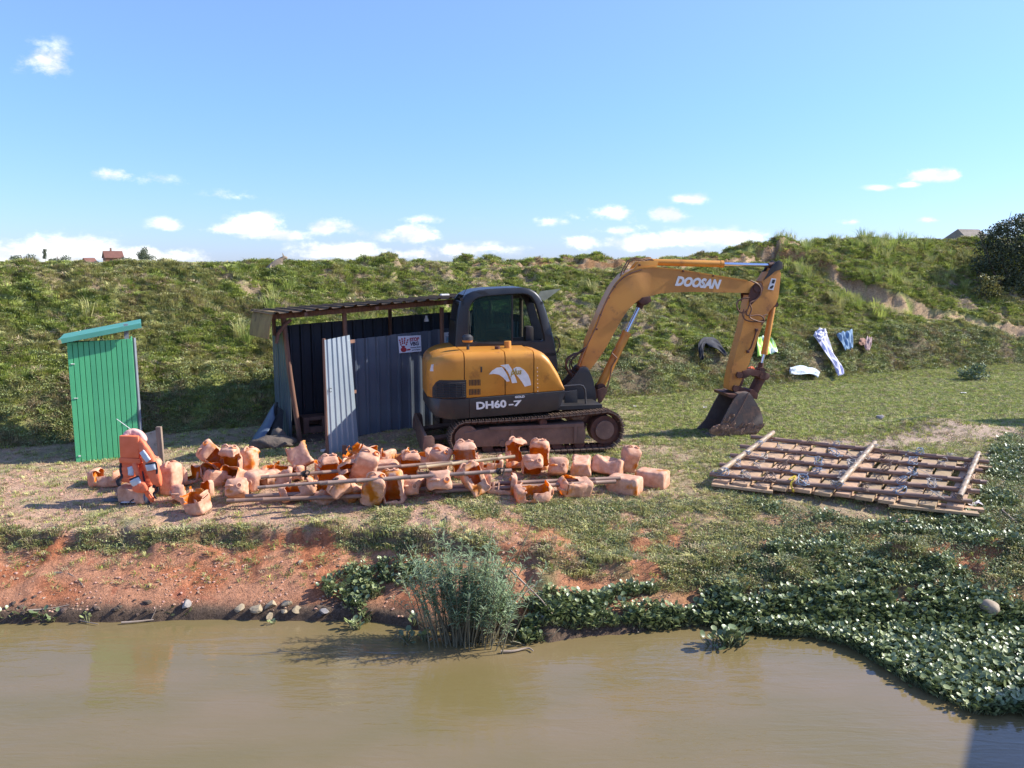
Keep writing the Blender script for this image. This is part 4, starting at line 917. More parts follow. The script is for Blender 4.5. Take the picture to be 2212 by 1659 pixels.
P = [E2(*q, -.0) for q in [(550, 330), (585, 255), (620, 190), (665, 172), (720, 180), (800, 200)]]; mb.tube([(p[0], .0, p[1]) for p in P], .011, 6); ep('hydraulic_pipe', mb, HOSE, boom)
dy_ = -.126
def on2(body_, p0, p1, h, c, m, parent, **k):
    return on_side(body_, p0, p1, h, c, m, parent, fr=E2, **k)
on2('DOOSAN', (975, 371), (1332, 400), .20, -.122, WHT, boom, shear=.28, bold=.012)
mb = MB()
for q, rr in [((262, 1030), .06), ((1618, 392), .075)]:
    p = E2(*q, -.14); mb.tube([(p[0], -.17, p[1]), (p[0], .17, p[1])], rr, 18)
ep('pivot_pin', mb, RUSTD, boom)
# dark greased bearing plate where the arm meets the boom
mb = MB(); mb.prism([E2(*q, -.15) for q in [(1570, 400), (1600, 360), (1650, 352), (1668, 395), (1650, 450), (1600, 500), (1560, 540), (1552, 450)]], -.15, -.135, .003); mb.prism([E2(*q, -.15) for q in [(1570, 400), (1600, 360), (1650, 352), (1668, 395), (1650, 450), (1600, 500), (1560, 540), (1552, 450)]], .135, .15, .003); ep('bearing_plate', mb, RUSTD, boom)

def cylinder(name, a, m, e, b, c, rb, rr, fr, mbar):
    """barrel a..m, rod m..e, eye at each end"""
    A, Mm, E_ = [Vector((fr(*q, c)[0], c, fr(*q, c)[1])) for q in (a, m, e)]
    mb = MB(); d = (Mm - A).normalized(); mb.tube([A - d * .02, A, A + d * .02, Mm - d * .06, Mm - d * .058, Mm], [rb * .6, rb * .9, rb, rb, rb * 1.1, rb * 1.1], 18); o = ep(name, mb, mbar)
    mr = MB(); mr.tube([Mm, E_], rr, 14); ep('rod', mr, CHROME, o)
    me_ = MB(); me_.tube([E_ - Vector((0, .09, 0)), E_ + Vector((0, .09, 0))], rr * 1.9, 14); me_.tube([A - Vector((0, .10, 0)), A + Vector((0, .10, 0))], rb * .9, 14); me_.tube([E_ - d * .13, E_], rr * 1.6, 12); ep('rod_eye', me_, RUSTD, o); return o
bc = cylinder('boom_cylinder', (392, 1165), (603, 738), (722, 495), None, 0.0, .074, .036, E2, YELR)
mb = MB(); P = [E2(*q, -.09) for q in [(510, 860), (480, 900), (520, 940), (480, 1010), (470, 1080), (450, 1160), (420, 1190)]]; mb.tube([(p[0], -.1, p[1]) for p in P], .013, 6); ep('cylinder_hose', mb, HOSE, bc)
mb = MB(); 
for ya in (-.15, .12): mb.prism([E2(*q, 0) for q in [(670, 500), (700, 465), (760, 455), (768, 490), (740, 515), (700, 520)]], ya, ya + .03, .004)
for ya in (-.16, .13): mb.prism([E2(*q, 0) for q in [(350, 1180), (400, 1160), (430, 1180), (385, 1270), (355, 1290)]], ya, ya + .03, .004)
ep('cylinder_mount', mb, RUSTD)
ac = cylinder('arm_cylinder', (775, 192), (1352, 207), (1758, 218), None, 0.0, .056, .03, E2, YEL)
# arm (stick)
ao = [(1655, 342), (1700, 272), (1735, 262), (1745, 240), (1765, 200), (1790, 205), (1792, 250), (1805, 285), (1798, 345), (1785, 470), (1765, 520), (1725, 560), (1690, 610), (1655, 700), (1620, 800), (1585, 905), (1555, 990), (1520, 1060), (1490, 1130), (1462, 1190), (1425, 1200), (1398, 1190), (1400, 1130), (1420, 1030), (1445, 930), (1475, 820), (1500, 720), (1525, 600), (1545, 500), (1560, 450), (1600, 460), (1655, 420), (1668, 385)]
mb = MB(); mb.prism([E2(*q, -.11) for q in ao], -.11, .11, .006); arm = ep('arm', mb, YELR, sharp=30)
mb = MB()
for ya in (-.12, .09): mb.prism([E2(*q, 0) for q in [(1640, 335), (1700, 240), (1740, 190), (1765, 178), (1788, 195), (1790, 245), (1730, 262), (1690, 300)]], ya, ya + .03, .004)
ep('top_bracket', mb, DARK, arm)
mb = MB(); mb.prism([E2(*q, -.115) for q in [(1730, 318), (1768, 322), (1745, 412), (1700, 405)]], -.117, -.112); ep('warning_sticker', mb, WHT, arm)
mb = MB()
mb.prism([E2(*q, -.115) for q in [(1738, 328), (1760, 331), (1750, 360), (1730, 356)]], -.119, -.1165); mb.prism([E2(*q, -.115) for q in [(1718, 385), (1740, 372), (1748, 378), (1735, 400), (1715, 400)]], -.119, -.1165); ep('pictogram', mb, DARK, arm)
mb = MB(); P = [E2(*q, -.12) for q in [(1612, 722), (1600, 770), (1570, 860), (1545, 890)]]; mb.tube([(p[0], -.125, p[1]) for p in P], .012, 6); p = P[0]; mb.box((p[0], -.125, p[1]), (.05, .03, .05), bev=.005); p = P[-1]; mb.box((p[0], -.125, p[1]), (.05, .03, .05), bev=.005); ep('arm_pipe', mb, RUSTD, arm)
# loops of hose at the elbow
hoses = [[(1555, 470), (1500, 480), (1462, 510), (1465, 560), (1500, 590), (1540, 560), (1560, 510), (1600, 490), (1640, 450), (1645, 400), (1620, 365), (1560, 335)],
         [(1510, 560), (1500, 600), (1520, 640), (1570, 655), (1630, 655), (1660, 640), (1655, 615), (1690, 600)],
         [(1530, 560), (1525, 600), (1560, 610), (1620, 605), (1650, 620), (1660, 650), (1640, 680)],
         [(1545, 520), (1560, 560), (1545, 620), (1600, 650), (1650, 660)]]
mb = MB()
def smooth_path(P, n=5):
    out = []
    for i in range(len(P) - 1):
        p0 = P[max(i - 1, 0)]; p1 = P[i]; p2 = P[i + 1]; p3 = P[min(i + 2, len(P) - 1)]
        for k in range(n):
            t = k / n; out.append(.5 * ((2 * p1) + (p2 - p0) * t + (2 * p0 - 5 * p1 + 4 * p2 - p3) * t * t + (3 * p1 - p0 - 3 * p2 + p3) * t ** 3))
    return out + [P[-1]]
for j, hh in enumerate(hoses):
    P = [Vector((E2(*q, -.16)[0], -.17 - .02 * j + .01 * math.sin(i), E2(*q, -.16)[1])) for i, q in enumerate(hh)]; mb.tube(smooth_path(P), .013, 7)
ep('elbow_hose', mb, HOSE)
mb = MB()
for j, hh in enumerate([[(330, 780), (290, 840), (220, 890), (150, 930), (120, 990), (150, 1050), (215, 1090)], [(320, 800), (280, 860), (230, 900), (170, 950), (150, 1000), (170, 1060), (215, 1100)], [(310, 830), (260, 890), (190, 910), (135, 950), (130, 1020), (160, 1070), (200, 1110)], [(300, 850), (240, 900), (180, 960), (185, 1020), (200, 1060), (230, 1060)]]):
    P = [Vector((E2(*q, -.02)[0], -.09 + .05 * j, E2(*q, -.02)[1])) for q in hh]; mb.tube(smooth_path(P), .014, 7)
ep('boom_hose', mb, RUBR)
bk = cylinder('bucket_cylinder', (1742, 520), (1672, 912), (1640, 1035), None, -.0, .052, .028, E2, YELR)
# linkage
mb = MB()
for ya in (-.14, .11): mb.prism([E2(*q, 0) for q in [(1462, 1062), (1480, 1035), (1530, 1020), (1590, 1028), (1650, 1042), (1680, 1055), (1688, 1080), (1670, 1102), (1640, 1108), (1620, 1085), (1580, 1072), (1530, 1066), (1500, 1090), (1475, 1092)]], ya, ya + .03, .004)
ep('rocker_link', mb, RUSTD)
mb = MB(); mb.prism([E2(*q, 0) for q in [(1668, 1065), (1680, 1090), (1650, 1130), (1618, 1190), (1600, 1225), (1565, 1222), (1568, 1190), (1605, 1120), (1630, 1075)]], -.09, .09, .01); mb.prism([E2(*q, 0) for q in [(1470, 1070), (1505, 1075), (1495, 1120), (1470, 1190), (1440, 1190), (1455, 1120)]], -.08, .08, .01)
for q, r_ in [((1480, 1075), .055), ((1655, 1085), .045), ((1452, 1180), .055), ((1580, 1215), .06)]:
    p = E2(*q, -.15); mb.tube([(p[0], -.165, p[1]), (p[0], .165, p[1])], r_, 16)
ep('bucket_link', mb, RUSTD)
# bucket: two side plates and a bent shell between them, teeth, caked mud
BW = .30
prof_side = [(1470, 1222), (1500, 1214), (1555, 1210), (1580, 1240), (1610, 1290), (1640, 1340), (1660, 1390), (1666, 1440), (1658, 1490), (1630, 1520), (1590, 1538), (1500, 1552), (1420, 1560), (1330, 1562), (1248, 1566), (1262, 1540), (1330, 1470), (1400, 1330), (1440, 1262)]
shell_i = list(range(0, 15))
PS = [E2(*q, -BW) for q in prof_side]
bg_m = mat('bucket_steel', (.135, .105, .085), (.085, .06, .05), scale=5, rough=.75, c3=(.24, .14, .09), s3=5, t3=.52, w3=.15, bump=.003, bscale=50)
bucket = thing('bucket', None, None, (0, 0, 0)); bucket.parent = exc
mb = MB()
for ya in (-BW, BW - .025): mb.prism(PS, ya, ya + .025, .004)
ep('side_plate', mb, bg_m, bucket)
mb = MB(); rg = []; SP = PS[:15]
for i, p in enumerate(SP):
    a = Vector(SP[max(0, i - 1)]); b = Vector(SP[min(len(SP) - 1, i + 1)]); t = (b - a).normalized(); nx, nz = -t.y, t.x
    rg.append([Vector((p[0], -BW + .01, p[1])), Vector((p[0], BW - .01, p[1])), Vector((p[0] - nx * .022 * 1, BW - .01, p[1] - nz * .022)), Vector((p[0] - nx * .022, -BW + .01, p[1] - nz * .022))])
mb.rings(rg); ep('shell', mb, bg_m, bucket)
mb = MB(); e0 = PS[14]
for k in range(4):
    yy = -BW + .05 + k * (2 * BW - .1) / 3; mb.add([(e0[0] + .06, yy - .035, e0[1] + .035), (e0[0] + .06, yy + .035, e0[1] + .035), (e0[0] + .06, yy + .035, e0[1] - .02), (e0[0] + .06, yy - .035, e0[1] - .02), (e0[0] - .11, yy - .025, e0[1] - .01), (e0[0] - .11, yy + .025, e0[1] - .01)], [(0, 1, 2, 3), (0, 4, 5, 1), (3, 2, 5, 4), (0, 3, 4), (1, 5, 2)])
ep('tooth', mb, bg_m, bucket, smooth=False)
mb = MB(); mb.prism([E2(*q, -BW - .01) for q in [(1395, 1225), (1475, 1228), (1470, 1268), (1400, 1248)]], -BW + .02, BW - .02, .004)
for ya in (-.13, .10): mb.prism([E2(*q, 0) for q in [(1425, 1180), (1450, 1150), (1490, 1170), (1530, 1195), (1575, 1190), (1600, 1215), (1590, 1255), (1470, 1235)]], ya, ya + .03, .004)
ep('bucket_ear', mb, RUSTD, bucket)
mb = MB(); P = [E2(*q, -BW - .01) for q in [(1555, 1212), (1500, 1320), (1440, 1430), (1370, 1500)]]; mb.tube([(p[0], -BW - .002, p[1]) for p in P], .008, 6); ep('weld_seam', mb, RUST, bucket)
MUD = mat('caked_mud', (.33, .20, .13), (.16, .095, .065), scale=14, rough=.95, bump=.012, bscale=30)
g_ = random.Random(5)
bm = bmesh.new()
for q, r_ in [((1310, 1505), .08), ((1345, 1500), .07), ((1395, 1510), .06), ((1460, 1520), .06), ((1500, 1480), .05), ((1530, 1520), .07), ((1590, 1515), .06), ((1630, 1480), .05), ((1380, 1430), .045), ((1420, 1460), .04), ((1480, 1535), .06), ((1560, 1475), .04), ((1415, 1400), .03), ((1340, 1540), .06), ((1430, 1540), .05)]:
    p = E2(*q, -BW); r_ *= 1.15; Mx = Matrix.Translation((p[0], -BW + .005, p[1])) @ Matrix.Diagonal((1.5, .30, .9, 1))
    r0 = bmesh.ops.create_icosphere(bm, subdivisions=3, radius=r_, matrix=Mx)
for v in bm.verts:
    n_ = (_tab[int(v.co.x * 45) & 255, int(v.co.z * 45) & 255] - .5) * .07; v.co += Vector((n_ * .6, -n_ * .5, n_))
me = bpy.data.meshes.new('mud_cake'); bm.to_mesh(me); bm.free(); o = link('mud_cake', me, bucket, MUD)
# ------------------------------------------------------------ shed of corrugated sheets
SA = math.atan(.53); SO = Vector((-3.5, 13.2, gz(-3.5, 13.2))); SF = Frame(SO, SA)
S = lambda px, py, c=0: SF.pix(px, py, c)
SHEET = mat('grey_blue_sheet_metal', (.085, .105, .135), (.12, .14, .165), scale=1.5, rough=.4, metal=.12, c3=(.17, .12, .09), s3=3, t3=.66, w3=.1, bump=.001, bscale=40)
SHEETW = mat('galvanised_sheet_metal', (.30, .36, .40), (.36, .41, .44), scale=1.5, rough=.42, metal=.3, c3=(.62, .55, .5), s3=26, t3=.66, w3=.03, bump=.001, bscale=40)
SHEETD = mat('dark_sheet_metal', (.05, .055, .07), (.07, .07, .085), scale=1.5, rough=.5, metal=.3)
ROOFM = mat('dusty_roof_sheet', (.15, .10, .05), (.09, .06, .035), scale=4, rough=.9, metal=0, spec=.15, c3=(.10, .06, .04), s3=3, t3=.55, w3=.15, bump=.003)
POST = mat('rough_red_wood', (.24, .12, .075), (.15, .08, .055), scale=4, rough=.85, bump=.004, bscale=30, stretch=(6, 6, .8))
WOOD = mat('weathered_wood', (.33, .24, .17), (.22, .16, .12), scale=4, rough=.85, bump=.003, bscale=30, stretch=(6, 6, .8))
shed = thing('shed', 'dark shed of corrugated metal sheets on wooden posts behind the excavator', 'shed', SO, SA)
def sp(name, mb, m, parent=shed, smooth=False, sharp=30): return mb.build(name, m, parent, smooth, sharp)
xl = 0.0; xrt = S(1195, 640)[0]
zroof0 = S(585, 679, -.42)[1]; zroof1 = S(1213, 627, -.42)[1]; xr0 = S(585, 679, -.42)[0]; xr1 = S(1213, 627, -.42)[0]
XR1 = S(1152, 632, -.22)[0]
xr1_ = xr1
zr = lambda x: zroof0 + (zroof1 - zroof0) * (x - xr0) / (xr1_ - xr0)
xr1 = XR1
xrt = XR1 - .08
def corr(x, pitch, h, wr=.22):
    t = (x / pitch) % 1.0; d = abs(t - .5); return h * (1 - float(sst(wr * .35, wr * .8, d)))
def sheet(mb, xa, xb, fpt, pitch=.19, h=.034, nv=2, wr=.22):
    """ridged sheet: fpt(x, v, off) -> Vector"""
    xs = []; k = math.floor(xa / pitch) - 1
    while k * pitch < xb + pitch:
        for q in (0, .5 - wr * .8, .5 - wr * .35, .5, .5 + wr * .35, .5 + wr * .8):
            x = (k + q) * pitch
            if xa < x < xb: xs.append(x)
        k += 1
    xs = [xa] + xs + [xb]; n = len(xs)
    for side in (0, 1):
        vs = []; fs = []
        for j in range(nv + 1):
            for x in xs: vs.append(fpt(x, j / nv, corr(x, pitch, h, wr) + (.003 if side else 0)))
        for j in range(nv):
            for i in range(n - 1):
                a = j * n + i; f = (a, a + 1, a + n + 1, a + n); fs.append(f if side else f[::-1])
        mb.add(vs, fs)
g4 = random.Random(4)
# roof sheets side by side
x = xr0; k = 0
while x < xr1 - .05:
    xe = min(x + .84, xr1); dz = .006 * (k % 2); tl = g4.uniform(-.03, .03)
    mb = MB(); sheet(mb, x, xe + .03, lambda xx, v, o, dz=dz, tl=tl: Vector((xx, -.42 + tl + v * 1.92, zr(xx) - .06 * v + dz + o + .01 * math.sin(v * 3 + xx))), pitch=.205, h=.027, nv=6)
    sp('roof_sheet', mb, ROOFM, smooth=True); x = xe; k += 1
# bent-down sheet at the left verge
mb = MB(); rg = []
for t in np.linspace(0, 1, 9):
    a = t * 1.5; xx = xr0 + .10 - .11 * math.sin(a) - .02 * t; zz = zr(xr0) + .04 - .12 * (1 - math.cos(a)) - .42 * max(0, t - .25)
    rg.append([Vector((xx, -.38 + .05 * t, zz)), Vector((xx, 1.2, zz - .05)), Vector((xx + .006, 1.2, zz - .056)), Vector((xx + .006, -.38 + .05 * t, zz - .006))])
mb.rings(rg); sp('verge_sheet', mb, mat('brown_verge_sheet', (.36, .23, .09), (.24, .155, .07), scale=4, rough=.9, spec=.15, c3=(.12, .08, .05), s3=4, t3=.58, w3=.15), smooth=True)
# spare sheet propped up past the right end of the roof
mb = MB(); mb.prism([S(*q, .3) for q in [(1160, 640), (1168, 629), (1213, 623), (1190, 640), (1176, 650)]], .3, .306); sp('end_sheet', mb, mat('pale_green_sheet', (.17, .18, .14), (.12, .13, .10), rough=.7))
# posts, beams
def post(px0, py0, px1, py1, c, w=.075, name='post', m=POST):
    a = S(px0, py0, c); b = S(px1, py1, c); n = 6; mb = MB()
    P = [Vector((a[0] + (b[0] - a[0]) * t + .008 * math.sin(t * 7 + px0), c, a[1] + (b[1] - a[1]) * t)) for t in np.linspace(0, 1, n)]
    mb.tube(P, w / 2, 7); return sp(name, mb, m, smooth=True, sharp=60)
post(611, 686, 650, 972, .0, .085); 
a = S(743, 676, .02); mb = MB(); mb.tube([Vector((a[0], .0, a[1])), Vector((a[0] + .03, .0, -.05))], .038, 7); sp('post', mb, POST, smooth=True, sharp=60)
a = S(953, 664, .02); mb = MB(); mb.tube([Vector((a[0], .0, a[1])), Vector((a[0], .0, -.05))], .038, 7); sp('post', mb, POST, smooth=True, sharp=60)
for xx, yy in ((xrt - .05, .0), (.0, 1.26), (xrt - .05, 1.26), (xrt / 2, 1.26)):
    mb = MB(); mb.tube([Vector((xx, yy, zr(xx) - .04 - .04 * yy)), Vector((xx, yy, -.05))], .036, 7); sp('post', mb, POST, smooth=True, sharp=60)
for yy in (-.06, 1.28):
    mb = MB(); p0 = Vector((xr0 + .1, yy, zr(xr0 + .1) - .07 - max(0, yy) * .045)); p1 = Vector((xr1 - .05, yy, zr(xr1) - .07 - max(0, yy) * .085)); c = (p0 + p1) / 2; L = (p1 - p0).length
    mb.box(c, (L, .05, .075), (0, -math.atan2(p1.z - p0.z, p1.x - p0.x), 0)); sp('beam', mb, POST)
for xx in (.15, 1.3, 2.5, 3.7):
    mb = MB(); mb.box((xx, .5, zr(xx) - .07), (.05, 1.75, .05), (-.03, 0, 0)); sp('rafter', mb, POST)
mb = MB(); P = [S(*q, -.05) for q in [(628, 690), (612, 705), (600, 722), (597, 742)]]; mb.tube([Vector((p[0], -.05, p[1])) for p in P], .03, 7); sp('brace', mb, POST, smooth=True, sharp=60)
# walls
wx0 = S(752, 850, .05)[0]; wt0 = S(752, 734, .05)[1]; wt1 = S(965, 711, .05); sl_ = (wt1[1] - wt0) / (wt1[0] - wx0)
x = wx0; k = 0
while x < xrt - .02:
    xe = min(x + .76, xrt); mb = MB(); dy = .004 * (k % 2)
    sheet(mb, x, xe + .03, lambda xx, v, o, dy=dy: Vector((xx, .05 - o - dy, -.05 + v * (wt0 + sl_ * (xx - wx0) + .05 + .008 * (k % 3)))), nv=3); sp('wall_sheet', mb, SHEET, smooth=True); x = xe; k += 1
def dpt(y0, y1, x_, ztop_, sgn=1): return lambda yy, v, o: Vector((x_ - sgn * o, yy, -.05 + v * (ztop_ + .05)))
lw = S(600, 735, 1.2)[1]
mb = MB(); sheet(mb, .10, .85, dpt(0, 0, -.02, 1.78), nv=2, h=.012); sp('wall_sheet', mb, SHEET, smooth=True)
mb = MB(); sheet(mb, .85, 1.30, dpt(0, 0, -.026, 1.66), nv=2, h=.012); sp('wall_sheet', mb, SHEET, smooth=True)
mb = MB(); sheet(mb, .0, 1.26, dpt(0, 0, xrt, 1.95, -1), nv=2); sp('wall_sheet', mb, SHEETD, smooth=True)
x = 0
while x < xrt - .02:
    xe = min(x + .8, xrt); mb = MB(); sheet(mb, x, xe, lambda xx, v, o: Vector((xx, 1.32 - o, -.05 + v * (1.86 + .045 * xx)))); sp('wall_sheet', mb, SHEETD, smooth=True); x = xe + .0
mb = MB(); mb.box((xrt / 2, .65, .012), (xrt, 1.26, .012)); sp('floor', mb, mat('trodden_earth', (.10, .07, .05), (.07, .05, .04), rough=.95, bump=.01))
# door sheet swung out and stood on the ground, spattered with mud
A = hitz(711, 986, .93); B = hitz(775, 966, .93); dv = (B - A); dv.z = 0; L = dv.length; dv.normalize()
door = thing('door', None, None); door.parent = shed
iM = (Matrix.Translation(SO) @ Matrix.Rotation(SA, 4, 'Z')).inverted(); nrm = Vector((dv.y, -dv.x, 0))
Ht = 1.80
mb = MB(); sheet(mb, 0, L, lambda xx, v, o: iM @ (A + dv * (xx - .02 * v - (xx / L) * .13 * v) + nrm * o + Vector((0, 0, -.02 + v * (Ht + .04 * xx)))), pitch=.135, h=.02, nv=5); sp('door_sheet', mb, SHEETW, door, smooth=True)
mb = MB(); 
for zz in (.1, .9, 1.7): mb.box(iM @ (A + dv * L / 2 - nrm * .03 + Vector((0, 0, zz))), (L, .03, .05), Matrix.Rotation(math.atan2(dv.y, dv.x) - SA, 3, 'Z'))
mb.box(iM @ (A - dv * .01 - nrm * .02 + Vector((0, 0, Ht / 2))), (.03, .04, Ht), Matrix.Rotation(math.atan2(dv.y, dv.x) - SA, 3, 'Z')); sp('door_batten', mb, POST, door)
mb = MB(); q = iM @ (A + dv * .04 + nrm * .035 + Vector((0, 0, 1.02))); mb.tube([q + Vector((math.cos(t) * .02, -.005, math.sin(t) * .03)) for t in np.linspace(.6, 5.6, 9)], .005, 5); sp('handle', mb, DARK, door)
# notices on the wall
PAPER = mat('notice_paper', (.72, .72, .76), (.66, .66, .70), rough=.7); REDP = mat('red_print', (.42, .03, .04), rough=.7); DKP = mat('dark_print', (.05, .03, .06), rough=.7); BLUP = mat('blue_print', (.28, .52, .62), rough=.7); VIOP = mat('violet_print', (.07, .06, .16), rough=.7)
def notice(name, label, pts, yy=.004):
    P = [S(*q, yy) for q in pts]; o0 = P[0]
    t = thing(name, label, 'poster', SF.world(o0[0], yy, o0[1]), SA)
    mb = MB(); n = 8; rg = []
    for j in range(n + 1):
        v = j / n; l = (P[0][0] + (P[3][0] - P[0][0]) * v - o0[0], P[0][1] + (P[3][1] - P[0][1]) * v - o0[1]); r_ = (P[1][0] + (P[2][0] - P[1][0]) * v - o0[0], P[1][1] + (P[2][1] - P[1][1]) * v - o0[1])
        w = .0015 * math.sin(v * 6); rg.append([Vector((l[0], w, l[1])), Vector((r_[0], w, r_[1])), Vector((r_[0], w + .002, r_[1])), Vector((l[0], w + .002, l[1]))])
    mb.rings(rg); mb.build('sheet', PAPER, t); return t, lambda u, v: (P[0][0] - o0[0] + (P[1][0] - P[0][0]) * u + (P[3][0] - P[0][0]) * v, P[0][1] - o0[1] + (P[1][1] - P[0][1]) * u + (P[3][1] - P[0][1]) * v)
pt, uv = notice('poster', 'white poster with a red handprint reading STOP VBG on the shed wall', [(859.5, 726.5), (909, 724), (910.5, 759), (862.5, 763)])
def ptxt(s_, u, v, size, w, m, parent, uvf, bold=0):
    x_, z_ = uvf(u, v); o = text(s_, 'lettering', m, parent, (x_, -.004, z_), (math.pi / 2, -.05, 0), size, 0, bold, .0008)
    ww = max(q.co.x for q in o.data.vertices) - min(q.co.x for q in o.data.vertices); o.scale = (w / ww, 1, 1); o.rotation_euler = (math.pi / 2, -.045, 0); return o
ptxt('STOP', .49, .34, .085, .175, REDP, pt, uv, .003); ptxt('VBG', .50, .60, .085, .16, DKP, pt, uv, .003); ptxt('Violences Basées', .50, .75, .03, .19, DKP, pt, uv, .0008); ptxt('sur le Genre', .56, .89, .03, .15, DKP, pt, uv, .0008)
mb = MB()
def blob(mb, cu, cv, ru, rv, rot=0, n=14, y=-.0035):
    c_, s_ = math.cos(rot), math.sin(rot); P = []
    for k in range(n):
        a = 6.283 * k / n; du, dv_ = ru * math.cos(a), rv * math.sin(a); P.append(uv(cu + du * c_ - dv_ * s_, cv + du * s_ + dv_ * c_))
    mb.prism(P, y, y + .001)
blob(mb, .20, .80, .13, .15); blob(mb, .19, .62, .09, .05)
for cu, cv, rot in ((.08, .38, -.15), (.17, .30, -.05), (.27, .28, .08), (.37, .38, .30)):
    for j in range(3): blob(mb, cu + rot * .12 * (1 - j), cv - .13 + .13 * j, .032, .06, rot)
blob(mb, .42, .82, .09, .05, -.2); mb.build('handprint', REDP, pt)
p2, uv2 = notice('poster', 'pale blue printed notice beside the cab on the shed wall', [(957.5, 718.5), (990, 716), (992, 752), (961, 757)])
mb = MB(); P = [uv2(*q) for q in [(.03, .62), (.97, .60), (.97, .97), (.03, .97)]]; mb.prism(P, -.003, -.002); mb.build('lower_band', VIOP, p2)
mb = MB(); P = [uv2(*q) for q in [(.2, .28), (.95, .25), (.97, .55), (.1, .6)]]; mb.prism(P, -.003, -.002); mb.build('middle_band', BLUP, p2)
mb = MB(); mb.prism([uv2(.3, .07), uv2(.62, .07), uv2(.62, .14), uv2(.3, .14)], -.003, -.002)
for k in range(6): mb.prism([uv2(.12, .22 + .045 * k), uv2(.5, .22 + .045 * k), uv2(.5, .235 + .045 * k), uv2(.12, .235 + .045 * k)], -.005, -.004)
mb.build('printed_lines', VIOP, p2)
# bulb
a = S(921, 668, .25); b = S(921, 688, .25)
bulb = thing('light_bulb', 'white light bulb hanging on a wire under the shed roof', 'light bulb', SF.world(b[0], .25, b[1]), SA)
mb = MB(); mb.tube([Vector((0, 0, .05)), Vector((0, 0, a[1] - b[1] + .08))], .004, 5); mb.build('wire', DARK, bulb)
mb = MB(); mb.tube([Vector((0, 0, .05)), Vector((0, 0, .02)), Vector((0, 0, -.01)), Vector((0, 0, -.05)), Vector((0, 0, -.055))], [.018, .02, .035, .045, .02], 14); mb.build('globe', mat('bulb_white', (.78, .78, .8), rough=.3), bulb, True)
# box with a hole, inside the doorway
a = S(672, 960, .75); CLY = mat('burnt_clay', (.22, .12, .09), (.15, .09, .07), scale=5, rough=.95, bump=.01)
bx = thing('clay_stove', 'brown clay stove with a square hole on the shed floor', 'stove', SF.world(a[0] + .05, .75, .02), SA)
mb = MB(); 
for c_, s_ in (((-.16, 0, .14), (.1, .34, .28)), ((.16, 0, .14), (.1, .34, .28)), ((0, 0, .055), (.22, .33, .11)), ((0, 0, .25), (.22, .33, .06)), ((0, .12, .16), (.22, .1, .12))): mb.box(c_, s_, bev=.012)
mb.build('stove_body', CLY, bx)
mb = MB(); mb.box((0, -.05, .115), (.2, .16, .01)); mb.build('hole_floor', DARK, bx)  # dark slab on the floor of the hole
# stake and pale stone by the door foot
a = hit(744, 985); sk = MB(); sk.box((0, 0, .06), (.07, .05, .22), (.03, .06, .2), bev=.004); o = sk.build('wooden_stake', POST); o.location = a; tag(o, 'short square wooden stake driven in below the open door', 'stake')
def stone(name, loc, r, label, seed, m, flatn=.7, cat='stone', group=None):
    g = random.Random(seed); bm = bmesh.new(); bmesh.ops.create_icosphere(bm, subdivisions=2, radius=r)
    ax = [Vector((g.gauss(0, 1), g.gauss(0, 1), g.gauss(0, 1))).normalized() for _ in range(9)]; dd_ = [r * g.uniform(.38, .68) for _ in ax]
    for v in bm.verts:
        for a_, d_ in zip(ax, dd_):
            e = v.co.dot(a_) - d_
            if e > 0: v.co -= a_ * e
        v.co.z *= flatn; v.co.x *= 1.15
    me = bpy.data.meshes.new(name); bm.to_mesh(me); bm.free(); o = link(name, me, None, m); o.location = loc; o.rotation_euler = (0, 0, g.random() * 6); return tag(o, label, cat, group)
STONE = mat('pale_river_stone', (.42, .33, .20), (.30, .23, .14), scale=8, rough=.9, bump=.006, bscale=30)
STONEG = mat('grey_stone', (.30, .27, .24), (.22, .2, .18), scale=8, rough=.9, bump=.006, bscale=30)
stone('stone', hit(701, 980) + Vector((0, 0, .04)), .07, 'pale stone at the foot of the open shed door', 3, mat('white_stone', (.6, .55, .5), rough=.9))
# scrap on the roof
q = S(951, 653, .3); o = MB().box((0, 0, .015), (.16, .06, .03), bev=.01).build('roof_scrap', WHT); o.location = SF.world(q[0], .1, zr(q[0]) + .035); o.rotation_euler = (0, 0, SA + .1); tag(o, 'small white scrap lying on the shed roof', 'scrap')

# leaning sheets and rags left of the shed
def ZZ(x, y): return (529.2 + x * .10252, 837 + y * .10252)
def surf(name, label, cat, grid, m, th=.006, parent=None, smooth=True, kindmesh=True):
    """grid of world points -> a thin sheet with thickness"""
    nr, nc = len(grid), len(grid[0]); V = [p for r_ in grid for p in r_]; F = []
    for i in range(nr - 1):
        for j in range(nc - 1): F.append((i * nc + j, i * nc + j + 1, (i + 1) * nc + j + 1, (i + 1) * nc + j))
    c = sum(V, Vector()) / len(V); zmin = min(v.z for v in V); c.z = zmin
    me = bpy.data.meshes.new(name); me.from_pydata([tuple(v - c) for v in V], [], F); me.polygons.foreach_set('use_smooth', [smooth] * len(F)); me.update()
    o = link(name, me, parent, m); o.location = c; md = o.modifiers.new('thickness', 'SOLIDIFY'); md.thickness = th; md.offset = 0
    if label: tag(o, label, cat)
    return o
def quadgrid(P, nu, nv, fn=None):
    out = []
    for i in range(nv + 1):
        v = i / nv; row = []
        for j in range(nu + 1):
            u = j / nu; p = (P[0] * (1 - u) + P[1] * u) * (1 - v) + (P[3] * (1 - u) + P[2] * u) * v
            row.append(p + (fn(u, v) if fn else Vector()))
        out.append(row)
    return out
def W(px, py, Y):
    d = ray(px, py); return CAM + d * (Y / d.y)
BLSH = mat('blue_grey_sheet', (.10, .14, .20), (.08, .11, .16), scale=3, rough=.5, bump=.002)
